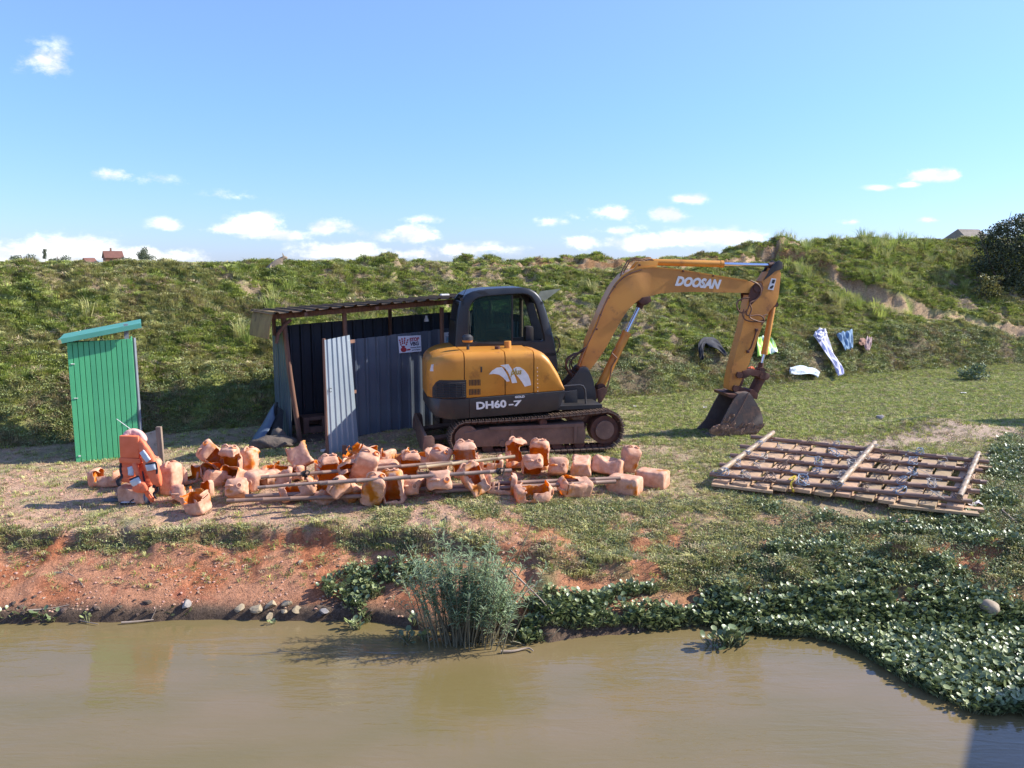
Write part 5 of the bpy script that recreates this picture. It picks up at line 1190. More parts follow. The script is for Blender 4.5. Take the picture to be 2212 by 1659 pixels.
RAG = mat('dark_rag', (.05, .055, .055), (.09, .08, .075), scale=6, rough=.9, bump=.01, bscale=20)
bag = mat('dusty_sacking', (.17, .13, .10), (.11, .09, .075), scale=8, rough=.95, bump=.012, bscale=25)
g1 = quadgrid([W(*ZZ(620, 340), 13.6), W(*ZZ(640, 660), 13.35), W(*ZZ(270, 1290), 12.95), W(*ZZ(120, 1150), 13.15)], 10, 14, lambda u, v: Vector((0, -.05 * math.sin(u * 3.1), .012 * math.sin(v * 9 + u * 2))))
surf('leaning_sheet', 'blue-grey metal sheet leaning against the left end of the shed', 'sheet', g1, BLSH)
g1 = quadgrid([W(*ZZ(640, 300), 13.75), W(*ZZ(790, 480), 13.62), W(*ZZ(860, 1180), 13.2), W(*ZZ(300, 1330), 12.95)], 16, 18, lambda u, v: Vector((.02 * math.sin(u * 9 + v * 3), -.05 * math.sin(u * 12 + v * 4) * (.3 + v), .02 * math.sin(v * 14 + u * 5))))
surf('tarpaulin', 'crumpled dark tarpaulin hanging between the leaning sheet and the shed', 'tarpaulin', g1, RAG, .01)
def lumpy(name, label, cat, loc, size, m, seed, amp=.25, sub=3, group=None, rot=0):
    g = np.random.default_rng(seed); bm = bmesh.new(); bmesh.ops.create_icosphere(bm, subdivisions=sub, radius=1)
    ox = g.random() * 50
    for v in bm.verts:
        n_ = float(fbm(v.co.x * 1.6 + ox + v.co.z, v.co.y * 1.6 + ox, 3)) - .5; v.co *= 1 + n_ * 2 * amp
        v.co = Vector((v.co.x * size[0], v.co.y * size[1], v.co.z * size[2]))
    for f in bm.faces: f.smooth = True
    me = bpy.data.meshes.new(name); bm.to_mesh(me); bm.free(); o = link(name, me, None, m); o.location = loc; o.rotation_euler = (0, 0, rot); return tag(o, label, cat, group)
p = hit(*ZZ(560, 1290)); lumpy('sack', 'dusty brown sacking heaped at the foot of the leaning sheet', 'sack', p + Vector((0, .08, .07)), (.32, .13, .11), bag, 5, .5, rot=.2)
p = hit(*ZZ(720, 1230)); lumpy('sack', 'knotted dark sack right against the shed corner post', 'sack', p + Vector((0, .1, .12)), (.13, .11, .15), bag, 8, .5)

# ------------------------------------------------------------ green latrine
LA = R(24); LO = hit(164, 999); LF = Frame(LO, LA)
GRN = mat('green_paint', (.095, .46, .20), (.08, .41, .175), scale=2, rough=.5, rand=.07, bump=.0008, bscale=30)
TEAL = mat('teal_painted_wood', (.10, .36, .26), (.08, .30, .22), scale=3, rough=.55)
GRY = mat('grey_post_paint', (.24, .26, .28), (.18, .20, .22), rough=.7)
lat = thing('latrine', 'narrow bright green plank latrine with a slanting roof at the far left', 'latrine', LO, LA)
x1 = LF.pix(297, 915, 0)[0]; zt0 = LF.pix(148, 742, 0)[1]; zt1 = LF.pix(284, 733, 0)[1]; w_ = x1 / 12
for k in range(12):
    mb = MB(); xa = k * w_; zt = zt0 + (zt1 - zt0) * (k + .5) / 12; mb.box((xa + w_ / 2, 0, zt / 2 - .0), (w_ - .008, .022, zt + .02), bev=.003); o = mb.build('plank', GRN, lat)
mb = MB(); mb.box((x1 / 2, .03, zt0 / 2), (x1 - .03, .02, zt0 - .04)); mb.box((x1 / 2, .9, zt0 / 2), (x1 - .03, .02, zt0 - .1)); mb.build('lining_board', mat('green_shadow_board', (.03, .16, .07), rough=.8), lat)  # board behind the planks: shade of the gaps put into a darker green
for k in range(10):
    for xx in (.012, x1 - .012):
        mb = MB(); mb.box((xx, .075 + k * .085, zt0 / 2), (.022, .078, zt0), bev=.003); mb.build('plank', GRN, lat)
mb = MB(); mb.tube([Vector((x1 + .035, .02, .02)), Vector((x1 + .03, .02, zt1 + .02))], .025, 4); mb.build('corner_post', GRY, lat)
a = LF.pix(272, 735, 0); b = LF.pix(274, 710, 0); mb = MB(); mb.box(((a[0] + b[0]) / 2, .04, (a[1] + b[1]) / 2 + .02), (.06, .06, b[1] - a[1] + .10)); mb.build('roof_post', GRY, lat)
ra = LF.pix(126, 738, -.12); rb = LF.pix(305, 703, -.12); an = math.atan2(rb[1] - ra[1], rb[0] - ra[0]); Lr = math.hypot(rb[0] - ra[0], rb[1] - ra[1]); cx, cz = (ra[0] + rb[0]) / 2, (ra[1] + rb[1]) / 2
mb = MB(); mb.box((cx, -.12, cz), (Lr, .025, .072), (0, -an, 0), bev=.003); mb.build('fascia_board', TEAL, lat)
mb = MB(); mb.box((cx, .42, cz + .02), (Lr, 1.05, .012), (0, -an, 0)); mb.build('roof_panel', TEAL, lat)
mb = MB(); mb.box((ra[0] + .02, -.136, ra[1] + .0), (.035, .008, .06), (0, -an, 0)); mb.build('fascia_end', mat('bare_wood_end', (.45, .36, .18), rough=.8), lat)
for q in ((158, 786), (165, 860)):
    a = LF.pix(*q, -.015); mb = MB(); mb.tube([Vector((a[0] - .03, -.018, a[1])), Vector((a[0] + .02, -.018, a[1] - .003))], .006, 5); mb.build('hinge', WHT, lat)
a = LF.pix(172, 985, -.015); mb = MB(); mb.box((a[0], -.015, a[1]), (.03, .01, .02)); mb.build('hinge', WHT, lat)

# grey board on a wooden post behind the life jackets
BO = hit(350, 1006); BF = Frame(BO, R(0))
BRD = mat('grey_fibre_board', (.36, .35, .31), (.26, .26, .23), scale=7, rough=.85, c3=(.14, .15, .12), s3=14, t3=.6, w3=.08, bump=.002)
bd = thing('board', 'grey fibre board nailed to a leaning wooden post behind the orange life jackets', 'board', BO)
P = [BF.pix(*q, .02) for q in [(292, 943), (338, 929), (343, 996), (292, 996)]]; mb = MB(); mb.prism(P, .02, .035, .002); mb.build('panel', BRD, bd)
a = BF.pix(342, 929, -.02); mb = MB(); mb.box((a[0] / 2 + .01, -.02, a[1] / 2), (.075, .055, a[1] + .1), (0, math.atan2(a[0], a[1]), 0), bev=.006); mb.build('post', WOOD, bd)
mb = MB(); q0 = BF.pix(252, 905, .03); q1 = BF.pix(300, 940, .02); mb.tube([Vector((q0[0], .03, q0[1])), Vector((q1[0], .02, q1[1]))], .005, 4); mb.build('tie_wire', WHT, bd)

# ------------------------------------------------------------ jerrycans
def canmats():
    def mk(name, mudlo):
        m, nt, p = newmat(name); N = nt.nodes; L = nt.links; tc = N.new('ShaderNodeTexCoord'); oi = N.new('ShaderNodeObjectInfo')
        ad = N.new('ShaderNodeVectorMath'); ad.operation = 'ADD'; L.new(tc.outputs['Object'], ad.inputs[0]); sc_ = N.new('ShaderNodeVectorMath'); sc_.operation = 'SCALE'; sc_.inputs[0].default_value = (9, 7, 5); L.new(oi.outputs['Random'], sc_.inputs['Scale']); L.new(sc_.outputs[0], ad.inputs[1])
        def nz(s_, d=5):
            n = N.new('ShaderNodeTexNoise'); n.inputs['Scale'].default_value = s_; n.inputs['Detail'].default_value = d; n.inputs['Roughness'].default_value = .6; L.new(ad.outputs[0], n.inputs['Vector']); return n.outputs[0]
        def mr(x, a, b, c=0, d=1):
            r_ = N.new('ShaderNodeMapRange'); L.new(x, r_.inputs[0]); [setattr(r_.inputs[i + 1], 'default_value', q) for i, q in enumerate((a, b, c, d))]; return r_.outputs[0]
        mud = mr(nz(3.2), mudlo, mudlo + .10)
        mx = N.new('ShaderNodeMix'); mx.data_type = 'RGBA'; L.new(mr(nz(12), .35, .65), mx.inputs[0]); mx.inputs[6].default_value = (.76, .44, .285, 1); mx.inputs[7].default_value = (.56, .27, .155, 1)
        pl = N.new('ShaderNodeMix'); pl.data_type = 'RGBA'; L.new(mr(nz(6), .3, .7), pl.inputs[0]); pl.inputs[6].default_value = (.95, .47, .04, 1); pl.inputs[7].default_value = (.88, .32, .03, 1)
        mm = N.new('ShaderNodeMix'); mm.data_type = 'RGBA'; L.new(mud, mm.inputs[0]); L.new(mx.outputs[2], mm.inputs[6]); L.new(pl.outputs[2], mm.inputs[7])
        L.new(mm.outputs[2], p.inputs['Base Color']); L.new(mr(mud, 0, 1, .85, .35), p.inputs['Roughness'])
        b = N.new('ShaderNodeBump'); b.inputs['Distance'].default_value = .004; L.new(nz(30, 6), b.inputs['Height']); L.new(b.outputs[0], p.inputs['Normal'])
        tr = N.new('ShaderNodeBsdfTranslucent'); L.new(pl.outputs[2], tr.inputs[0]); ms = N.new('ShaderNodeMixShader'); L.new(mr(mud, 0, 1, .08, .72), ms.inputs[0]); L.new(p.outputs[0], ms.inputs[1]); L.new(tr.outputs[0], ms.inputs[2]); L.new(ms.outputs[0], N['Material Output'].inputs[0])
        return m
    return mk('dusty_jerrycan_plastic', .565), mk('jerrycan_plastic_inside', .36)
CANO, CANI = canmats()
def make_can(seed, variant, w=.27, d=.23, h=.42, dent=.028):
    g = np.random.default_rng(seed + 100); ox, oy = g.random(2) * 40
    nt_, nz_ = 44, 30; ts = np.concatenate([[0, .012, .035, .07], np.linspace(.11, .80, 20), [.84, .875, .91, .94, .965, 1.0]])
    def scl(t):
        return float(np.interp(t, [0, .012, .035, .07, .80, .84, .875, .91, .94, .965, 1.0], [.82, .90, .96, 1.0, 1.0, .99, .965, .92, .85, .74, .60])) * (.972 if (abs(t - .20) < .02 or abs(t - .72) < .02) else 1)
    V = np.zeros((len(ts), nt_, 3))
    for i, t in enumerate(ts):
        s_ = scl(t)
        for k in range(nt_):
            a = 2 * math.pi * (k + .5) / nt_; c_, sn = math.cos(a), math.sin(a); e = .36
            x = math.copysign(abs(c_) ** e, c_) * w / 2 * s_; y = math.copysign(abs(sn) ** e, sn) * d / 2 * s_
            z = t * h
            if t > .8: z += (t - .8) * .35 * x
            # embossed panel on the broad faces
            if abs(x) < w * .36 and .24 < t < .68 and abs(y) > d * .4: y *= .965
            V[i, k] = (x, y, z)
    P = V.reshape(-1, 3).copy()
    n1 = fbm(P[:, 0] * 7 + ox, P[:, 2] * 6 + oy + P[:, 1] * 5, 3) - .5; n2 = fbm(P[:, 1] * 8 + oy, P[:, 2] * 6 + ox - P[:, 0] * 4, 3) - .5
    n3_ = fbm(P[:, 0] * 20 + oy, P[:, 2] * 18 + ox + P[:, 1] * 16, 2) - .5
    P[:, 0] += n2 * dent * 2.0 + n3_ * dent * .25; P[:, 1] += n1 * dent * 2.0 + n3_ * dent * .25
    for _ in range(3):   # buckles pushed inwards
        a = g.random() * 6.283; c = np.array([math.cos(a) * w * .5, math.sin(a) * d * .5, h * g.uniform(.15, .85)]); rr = g.uniform(.05, .09)
        f = np.exp(-((P - c) ** 2).sum(1) / rr ** 2); P[:, 0] -= f * math.cos(a) * dent * 1.3; P[:, 1] -= f * math.sin(a) * dent * 1.3
    F = []
    cen = lambda ids: P[ids].mean(0)
    def cut(c):
        x, y, z = c; t = z / h; jn = (float(fbm(x * 22 + ox, z * 22 + oy + y * 9, 2)) - .5)
        if variant == 'window': return y < -d * .30 and abs(x) < w * (.36 + .10 * jn) and .13 < t + .03 * jn < .80
        if variant == 'wide': return y < d * (.02 + .3 * jn) and .16 + .05 * jn < t < .80 + .1 * jn
        if variant == 'topless': return t > .60 + .35 * jn + .12 * x / w
        if variant == 'bowl': return t > .56 + .3 * jn or (t > .40 and y < -d * .2 and abs(x) < w * .22)
        if variant == 'vcut': return y < d * .25 and t > .34 + 1.1 * abs(x - .01) / w * .9 + .1 * jn and t < .86
        if variant == 'half': return y < -d * .02 and t > .22 + .1 * jn and t < .9
        if variant == 'side': return x > w * (.22 + .2 * jn) and .10 < t < .84
        return False
    nr_ = len(ts)
    for i in range(nr_ - 1):
        for k in range(nt_):
            ids = (i * nt_ + k, i * nt_ + (k + 1) % nt_, (i + 1) * nt_ + (k + 1) % nt_, (i + 1) * nt_ + k)
            if not cut(cen(list(ids))): F.append(ids)
    used = set(q for f in F for q in f)
    P = list(map(tuple, P)); b = len(P); P.append((0, 0, .006)); 
    for k in range(nt_): F.append(((k + 1) % nt_, k, b))
    if ((nr_ - 1) * nt_) in used:
        P.append((0, 0, h * 1.005)); 
        for k in range(nt_): F.append(((nr_ - 1) * nt_ + k, (nr_ - 1) * nt_ + (k + 1) % nt_, b + 1))
    me = bpy.data.meshes.new('body'); me.from_pydata(P, [], [tuple(int(q) for q in f) for f in F]); bm = bmesh.new(); bm.from_mesh(me)
    bmesh.ops.delete(bm, geom=[v for v in bm.verts if not v.link_faces], context='VERTS')
    # ragged cut edges curl outwards or inwards
    for v in bm.verts:
        if v.is_boundary:
            q = float(fbm(v.co.x * 25 + ox, v.co.z * 25 + oy + v.co.y * 20, 2)) - .42; r_ = Vector((v.co.x, v.co.y, 0)).normalized(); v.co += r_ * q * .035; v.co.z += q * .02
    for f in bm.faces: f.smooth = True
    bm.to_mesh(me); bm.free(); me.materials.append(CANO); me.materials.append(CANI)
    topok = ((nr_ - 1) * nt_) in used
    return me, topok, h, w, d
def jerrycan(px, py, rx, ry, yaw, variant, label, dz=0, s=1.0, seed=None, handle=True, w=.27, d=.23, h=.42, dent=.028, z=None, loc=None):
    seed = seed if seed is not None else int(px * 7 + py)
    me, topok, h_, w_, d_ = make_can(seed, variant, w, d, h, dent)
    Rm = Matrix.Rotation(R(yaw), 3, 'Z') @ Matrix.Rotation(R(ry), 3, 'Y') @ Matrix.Rotation(R(rx), 3, 'X')
    s *= 1.02; dz *= .55
    vs = [Rm @ v.co * s for v in me.vertices]; zmin = min(v.z for v in vs); cx = sum(v.x for v in vs) / len(vs); cy = sum(v.y for v in vs) / len(vs)
    ymin = min(v.y for v in vs)
    p = loc if loc is not None else hitz(px, py, (gz(0, 0) * 0 + groundz(px, py)) + dz)
    root = bpy.data.objects.new('jerrycan', None); COL.objects.link(root); root.empty_display_size = .1
    # the pixel names the nearest foot of the can
    root.location = (p.x - cx, p.y - ymin * .75 - cy * .25 if loc is None else p.y - cy, p.z - zmin - .006)
    root.rotation_euler = Rm.to_euler(); root.scale = (s, s, s)
    tag(root, label, 'jerrycan', 'cut-open dusty yellow jerrycans')
    b = link('body', me, root); md = b.modifiers.new('wall', 'SOLIDIFY'); md.thickness = .0045; md.offset = -1; md.material_offset = 1; md.material_offset_rim = 0
    if topok and variant not in ('topless', 'bowl'):
        g = random.Random(seed); zt = h_ * 1.0
        mb = MB(); cx_, cz_ = w_ * .22, h_ * .975 + .01
        ax = Vector((.35, 0, 1)).normalized(); c0 = Vector((cx_, 0, cz_ - .02)); R0, R1 = .031, .024
        ring = []
        for (q, r_) in ((0, R0), (.028, R0), (.03, R0 + .006), (.042, R0 + .006), (.045, R1), (.012, R1 * .9)):
            c_ = c0 + ax * q; t1 = Vector((0, 1, 0)); t2 = ax.cross(t1); ring.append([c_ + (t1 * math.cos(a) + t2 * math.sin(a)) * r_ for a in np.linspace(0, 2 * math.pi, 15)[:-1]])
        mb.rings(ring, cap=False); mb.add(ring[-1], [tuple(range(14))], 1); mb.build('spout', [CANO, DARK], root, True)
        if handle:
            mb = MB(); mb.tube([Vector((cx_ - .07, 0, h_ * .965)), Vector((cx_ - .075, 0, h_ * 1.02)), Vector((cx_ - .10, 0, h_ * 1.065)), Vector((-.06, 0, h_ * 1.06)), Vector((-w_ * .36, 0, h_ * 1.0)), Vector((-w_ * .40, 0, h_ * .93))], .013, 8); mb.build('handle', CANO, root, True)
    return root
def groundz(px, py):
    p = hit(px, py); return float(p.z)
C_ = 'jerrycan'
CANS = [
 # px, py, rx, ry, yaw, variant, label, extra
 (222, 1056, -86, 0, -95, 'half', 'jerrycan lying on its side on the dry grass left of the life jackets, slit open', {}),
 (285, 1090, -88, 0, 80, 'none', 'shaded jerrycan lying in front under the orange life jackets', dict(s=.95)),
 (364, 1071, 0, 0, 78, 'none', 'intact jerrycan standing upright just right of the life jackets', dict(s=.98, dent=.012)),
 (398, 1054, -84, 0, 150, 'wide', 'opened jerrycan lying close behind the upright one by the life jackets', {}),
 (405, 1090, -86, 6, 132, 'wide', 'long jerrycan lying slantwise with its top cut open, behind the front left one', dict(h=.48)),
 (418, 1118, 14, -8, -20, 'bowl', 'pale dented jerrycan with its top cut off, nearest the river on the left', dict(s=1.0, dent=.035)),
 (452, 1056, -80, 10, 35, 'half', 'jerrycan lying behind the long slanting one, mouth turned upward', {}),
 (452, 1026, 20, -48, 30, 'window', 'tipped jerrycan with an orange window on top of the left heap', dict(dz=.18)),
 (496, 1040, 12, 4, -14, 'wide', 'jerrycan standing wide open with glowing orange inside, in the left heap', dict(dz=.10, s=1.04)),
 (500, 1058, 60, 0, -20, 'bowl', 'low cut jerrycan squeezed under the wide open one in the left heap', {}),
 (506, 1093, 62, 0, 6, 'none', 'jerrycan tilted back showing its round spout hole, alone in front of the left heap', dict(w=.26, h=.36)),
 (532, 1044, -8, 8, 75, 'side', 'narrow jerrycan standing edge-on at the right of the left heap', {}),
 (556, 1066, 84, 0, -35, 'wide', 'orange translucent jerrycan lying with its spout to the river under the upper pole', dict(s=1.08)),
 (592, 1052, -86, 0, 100, 'window', 'orange sided jerrycan lying behind the end of the lower pole', {}),
 (645, 1022, -20, -24, 14, 'topless', 'big pale jerrycan perched on top of the row in front of the open shed door', dict(dz=.17, s=1.1)),
 (622, 1043, -86, 0, 92, 'half', 'jerrycan lying beneath the big perched one', {}),
 (698, 1038, 0, 0, 8, 'bowl', 'arched end of a jerrycan standing right of the perched one behind the pole', {}),
 (738, 1037, 0, 6, -8, 'bowl', 'second arched jerrycan behind the upper pole left of the crumpled pale one', {}),
 (775, 1016, -30, 34, 160, 'topless', 'crumpled pale yellow jerrycan heaped at the back below the shed door stake', dict(dz=.10, dent=.05)),
 (816, 1008, -86, 0, 60, 'wide', 'small opened jerrycan in the back row right of the crumpled pale one', {}),
 (850, 1014, -86, 0, 96, 'half', 'flattened jerrycan in the back row with a yellow glint on its rim', dict(dent=.04)),
 (904, 1012, -86, 0, 85, 'half', 'battered jerrycan in the back row in front of the dozer blade', dict(dent=.04)),
 (826, 1036, -88, 0, -88, 'none', 'smooth jerrycan lying lengthwise between the two long poles', dict(dent=.015)),
 (785, 1056, 28, 22, 8, 'none', 'holed upside-down jerrycan leaning over the upper pole in the middle', dict(dz=.14, s=1.12, dent=.035)),
 (806, 1102, 24, 16, 4, 'none', 'embossed jerrycan resting crooked at the front below the leaning holed one', dict(s=1.02, dent=.045)),
 (848, 1093, 3, -7, -4, 'window', 'tall upright jerrycan with a neat rectangular window cut in its front', dict(w=.27, h=.42, dent=.012)),
 (890, 1079, 78, 0, -8, 'half', 'jerrycan showing its spout end right of the tall windowed one', {}),
 (884, 1040, 10, 0, 14, 'wide', 'orange mouthed jerrycan standing between the two long poles behind the windowed one', dict(s=.9)),
 (737, 1103, 34, -52, 22, 'none', 'dented jerrycan in front with its square base turned to the sun', dict(dent=.04, s=1.0)),
 (692, 1093, 6, 0, -30, 'bowl', 'orange-rimmed jerrycan with its top ripped off, beside the square based one', {}),
 (640, 1092, -70, 0, -84, 'half', 'jerrycan lying in the front row with a big oval opening below the lower pole', dict(s=1.05)),
 (706, 1056, 6, 0, 20, 'wide', 'jerrycan with a jagged bright orange edge poking up under the lower pole', {}),
 (752, 1086, -30, 20, 60, 'wide', 'large shadowed jerrycan behind the square based one', dict(s=1.1)),
 (1003, 1036, -4, 0, 6, 'wide', 'jerrycan standing wide open in front of the excavator track', dict(s=1.12, h=.44)),
 (948, 1034, 40, 20, -8, 'none', 'jerrycan with a rectangular carrying grip up, between the two right-hand poles', dict(dent=.02)),
 (946, 1084, 66, 0, 8, 'half', 'flayed jerrycan spread open around its spout, front row centre', dict(s=1.15)),
 (1022, 1078, -12, -20, 30, 'vcut', 'jerrycan cut in a deep V, front row under the tied end of the pole', {}),
 (1052, 1024, -86, 0, 98, 'wide', 'pale crumpled jerrycan lying behind the tied pole end', dict(dent=.045)),
 (1080, 1072, -86, 0, 94, 'wide', 'rectangular jerrycan lying with a clean yellow flank, front row', dict(dent=.012, d=.26)),
 (1150, 1092, -84, 8, -78, 'half', 'long open jerrycan lying farthest forward where the green reed tip ends', dict(h=.46)),
 (1112, 1020, -20, 10, 30, 'wide', 'orange open jerrycan at the back beside the end of the topmost pole', {}),
 (1150, 1040, 62, 0, 4, 'half', 'jerrycan lying with its spout toward the river, first of the right-hand row', dict(s=1.0)),
 (1166, 1016, 4, 0, -12, 'wide', 'jerrycan standing open behind the first of the right-hand row', {}),
 (1207, 1041, 70, 0, -4, 'none', 'jerrycan with a spout and ribbed shoulder, second of the right-hand row', dict(dent=.02)),
 (1258, 1036, 84, 0, 172, 'none', 'rounded jerrycan bottom facing the river, third of the right-hand row', dict(dent=.035)),
 (1314, 1036, -84, 10, 70, 'none', 'heavily dented jerrycan lying crosswise, fourth of the right-hand row', dict(dent=.05, s=1.08)),
 (1362, 1026, 16, 10, 10, 'none', 'brown jerrycan standing behind with its spout up near the right end', dict(s=.9)),
 (1352, 1073, -90, 0, 62, 'none', 'intact closed jerrycan at the right end, nearer one of the pair', dict(dent=.008, s=1.08)),
 (1412, 1058, -90, 0, 60, 'none', 'intact jerrycan lying on its flank, rightmost of all the jerrycans', dict(dent=.008, s=1.06)),
 (1243, 1082, -84, -12, 110, 'vcut', 'jerrycan lying with a notched opening in front of the right-hand row', {}),
]
for c in CANS: jerrycan(c[0], c[1], c[2], c[3], c[4], c[5], c[6], **c[7])

# bamboo poles
def bambmat(name, c1, c2): return mat(name, c1, c2, scale=5, rough=.5, bump=.001, c3=(.20, .14, .09), s3=6, t3=.58, w3=.15, stretch=(1, 1, 1))
BAM = bambmat('dusty_bamboo', (.33, .20, .135), (.24, .145, .10)); BAML = bambmat('tan_bamboo', (.45, .33, .18), (.34, .24, .14)); BAMG = bambmat('grey_bamboo', (.30, .20, .15), (.22, .155, .12))  # BAML is a lighter tan, for the topmost pole
BAMC = bambmat('pale_bamboo', (.38, .28, .17), (.28, .20, .13))
KNOT = mat('black_tie', (.03, .028, .025), (.05, .04, .035), rough=.9)
def bamboo(mb, a, b, r, node=.34, n=10, off=0.1):
    a = Vector(a); b = Vector(b); L = (b - a).length; d = (b - a) / L; P = []; rs = []; t = off
    P.append(a); rs.append(r)
    while t < L - .02:
        for dt, rr in ((-.012, r * .97), (-.004, r * 1.10), (.004, r * 1.12), (.012, r * .98)): P.append(a + d * (t + dt)); rs.append(rr)
        t += node * (.9 + .2 * vnoise(t * 3, r * 90))
    P.append(b); rs.append(r * .95); mb.tube(P, rs, n)
    return mb
def pole(pa, pb, za, zb, r, label, m=BAM, group='bamboo poles lying over and under the jerrycans', knots=()):
    A = hitz(*pa, za); B = hitz(*pb, zb); root = thing('bamboo_pole', label, 'pole', (A.x, A.y, A.z), 0, group)
    mb = MB(); bamboo(mb, Vector(), B - A, r); mb.build('culm', m, root, True, 50)
    for t in knots:
        c = (B - A) * t; mb = MB(); g = random.Random(int(t * 100))
        for j in range(5): mb.tube([c + Vector((g.uniform(-.03, .03), math.cos(q) * (r + .012), math.sin(q) * (r + .012))) for q in np.linspace(0, 6.28, 9)], .008, 5)
        mb.tube(smooth_path([c + Vector((0, -r, 0)), c + Vector((.03, -r - .03, .05)), c + Vector((.07, -r, .03)), c + Vector((.04, -r - .02, -.06))]), .010, 5); mb.build('rope_knot', KNOT, root, True)
    return root
pole((563, 1031), (1006, 996), 1.18, 1.16, .024, 'upper of the long bamboo poles, its left end by the orange translucent jerrycan', BAM, knots=(.2,))
pole((690, 1044), (1105, 1016), 1.17, 1.19, .026, 'bamboo pole knotted near its right end above the V-cut jerrycan', BAMG, knots=(.93,))
pole((556, 1053), (880, 1028), 1.13, 1.15, .02, 'greyish bamboo pole starting left below the others', BAMG, knots=(.5,))
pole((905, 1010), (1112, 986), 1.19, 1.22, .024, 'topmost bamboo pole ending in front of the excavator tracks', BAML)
pole((490, 1082), (800, 1071), .90, .93, .028, 'bamboo pole lying on the ground under the front left jerrycans', BAM)
pole((530, 1072), (1060, 1050), .93, .94, .028, 'bamboo pole lying on the ground under the middle jerrycans', BAM)
pole((940, 1062), (1330, 1040), .93, .94, .028, 'bamboo pole on the ground under the right-hand row of jerrycans', BAM)
pole((940, 1050), (1340, 1033), .95, .96, .028, 'bamboo pole on the ground just behind the one under the right-hand row', BAM)

# ------------------------------------------------------------ bamboo raft on plank pallets
RA, RB, RC, RD = RF; RN = (RB - RA).cross(RD - RA).normalized()
if RN.z < 0: RN = -RN
raft = thing('bamboo_raft', 'bamboo and plank raft lashed with wire, lying flat on the weeds at the right', 'raft', RA)
def RP(u, v, hgt): p = (RA * (1 - u) + RB * u) * (1 - v) + (RD * (1 - u) + RC * u) * v; return p - RA + Vector((0, 0, hgt + .08))
PLK = mat('raw_plank', (.52, .35, .20), (.40, .26, .15), scale=3, rough=.8, rand=.22, bump=.002, bscale=20, stretch=(6, .8, 6)); g5 = random.Random(9)
npk = 12
def plankbox(a, b, w, th, name='plank'):
    d = (b - a); L = d.length; d.normalize(); s_ = d.cross(Vector((0, 0, 1))).normalized(); up = s_.cross(d); M3 = Matrix((s_, d, up)).transposed()
    mb = MB(); mb.box((a + b) / 2, (w, L, th), M3, bev=.003); return mb.build(name, PLK, raft)
Lr_ = (RB - RA).length
for k in range(npk):
    u = (k + .5) / npk + g5.uniform(-.006, .006); w_ = Lr_ / npk * g5.uniform(.66, .84)
    plankbox(RP(u + g5.uniform(-.008, .008), -.06 + g5.uniform(-.03, .03), .03), RP(u, 1.0 + g5.uniform(-.03, .03), .03), w_, .045)
for v in (.03, .97):
    plankbox(RP(-.02, v, -.02), RP(1.06 + g5.uniform(-.02, .02), v + .01, -.02), .11, .04, 'bearer')
plankbox(RP(.72, -.08, .0), RP(1.05, -.07, .0), .12, .035); plankbox(RP(.0, -.06, .0), RP(.26, -.07, .0), .10, .035)
for j, v in enumerate((.0, .22, .44, .68, .93)):
    mb = MB(); bamboo(mb, RP(-.03 - .01 * j, v + .02 * g5.random(), .09), RP(1.02 + .015 * (j % 3), v + .02 * g5.random(), .09), .034, .38, off=.1 + .07 * j); mb.build('bamboo_pole', BAM, raft, True, 50)
for u, r_ in ((.02, .042), (.515, .044), (.975, .042)):
    mb = MB(); bamboo(mb, RP(u, -.01, .155), RP(u + .01, 1.01, .16), r_ * .92, .26); mb.build('cross_pole', BAMC, raft, True, 50)
WIRES = [mat('pale_wire', (.45, .42, .38), rough=.5), mat('blue_cord', (.20, .27, .36), rough=.6), mat('brown_wire', (.16, .10, .07), rough=.7)]
tie_me = []
for s_ in range(6):
    g = random.Random(s_ + 40); mb = MB()
    for j in range(3): mb.tube([Vector((g.uniform(-.02, .02) + .04 * math.cos(q), .05 * math.sin(q) + .01 * j, .03 + .04 * math.cos(q + j))) for q in np.linspace(0, 6.28, 12)], .004, 4)
    P = [Vector((0, 0, .05))]
    for k in range(5): P.append(P[-1] + Vector((g.uniform(-.12, .12), g.uniform(-.1, .1), g.uniform(-.035, .045))))
    mb.tube(smooth_path(P), .0024, 4); o = mb.build('wire_tie', WIRES[s_ % 3], raft, True); tie_me.append(o.data); o.location = RP((.02, .515, .975)[s_ % 3], (.0, .44, .93)[s_ // 2], .10)
k = 0
for v in (.0, .22, .44, .68, .93):
    for u in (.02, .13, .25, .37, .515, .63, .75, .87, .975):
        if g5.random() < .9:
            o = link('wire_tie', tie_me[(k * 5 + 1) % 6], raft); o.location = RP(u + g5.uniform(-.02, .02), v, .115); o.rotation_euler = (0, 0, g5.uniform(0, 6.28)); o.scale = [g5.uniform(.8, 1.5)] * 3
        k += 1
mb = MB(); mb.tube(smooth_path([RP(.31, .0, .14), RP(.33, .04, .17), RP(.325, -.03, .10), RP(.34, -.05, .02), RP(.33, -.02, -.0)]), .012, 6); mb.build('yellow_ribbon', mat('yellow_ribbon', (.7, .5, .03), rough=.6), raft, True)
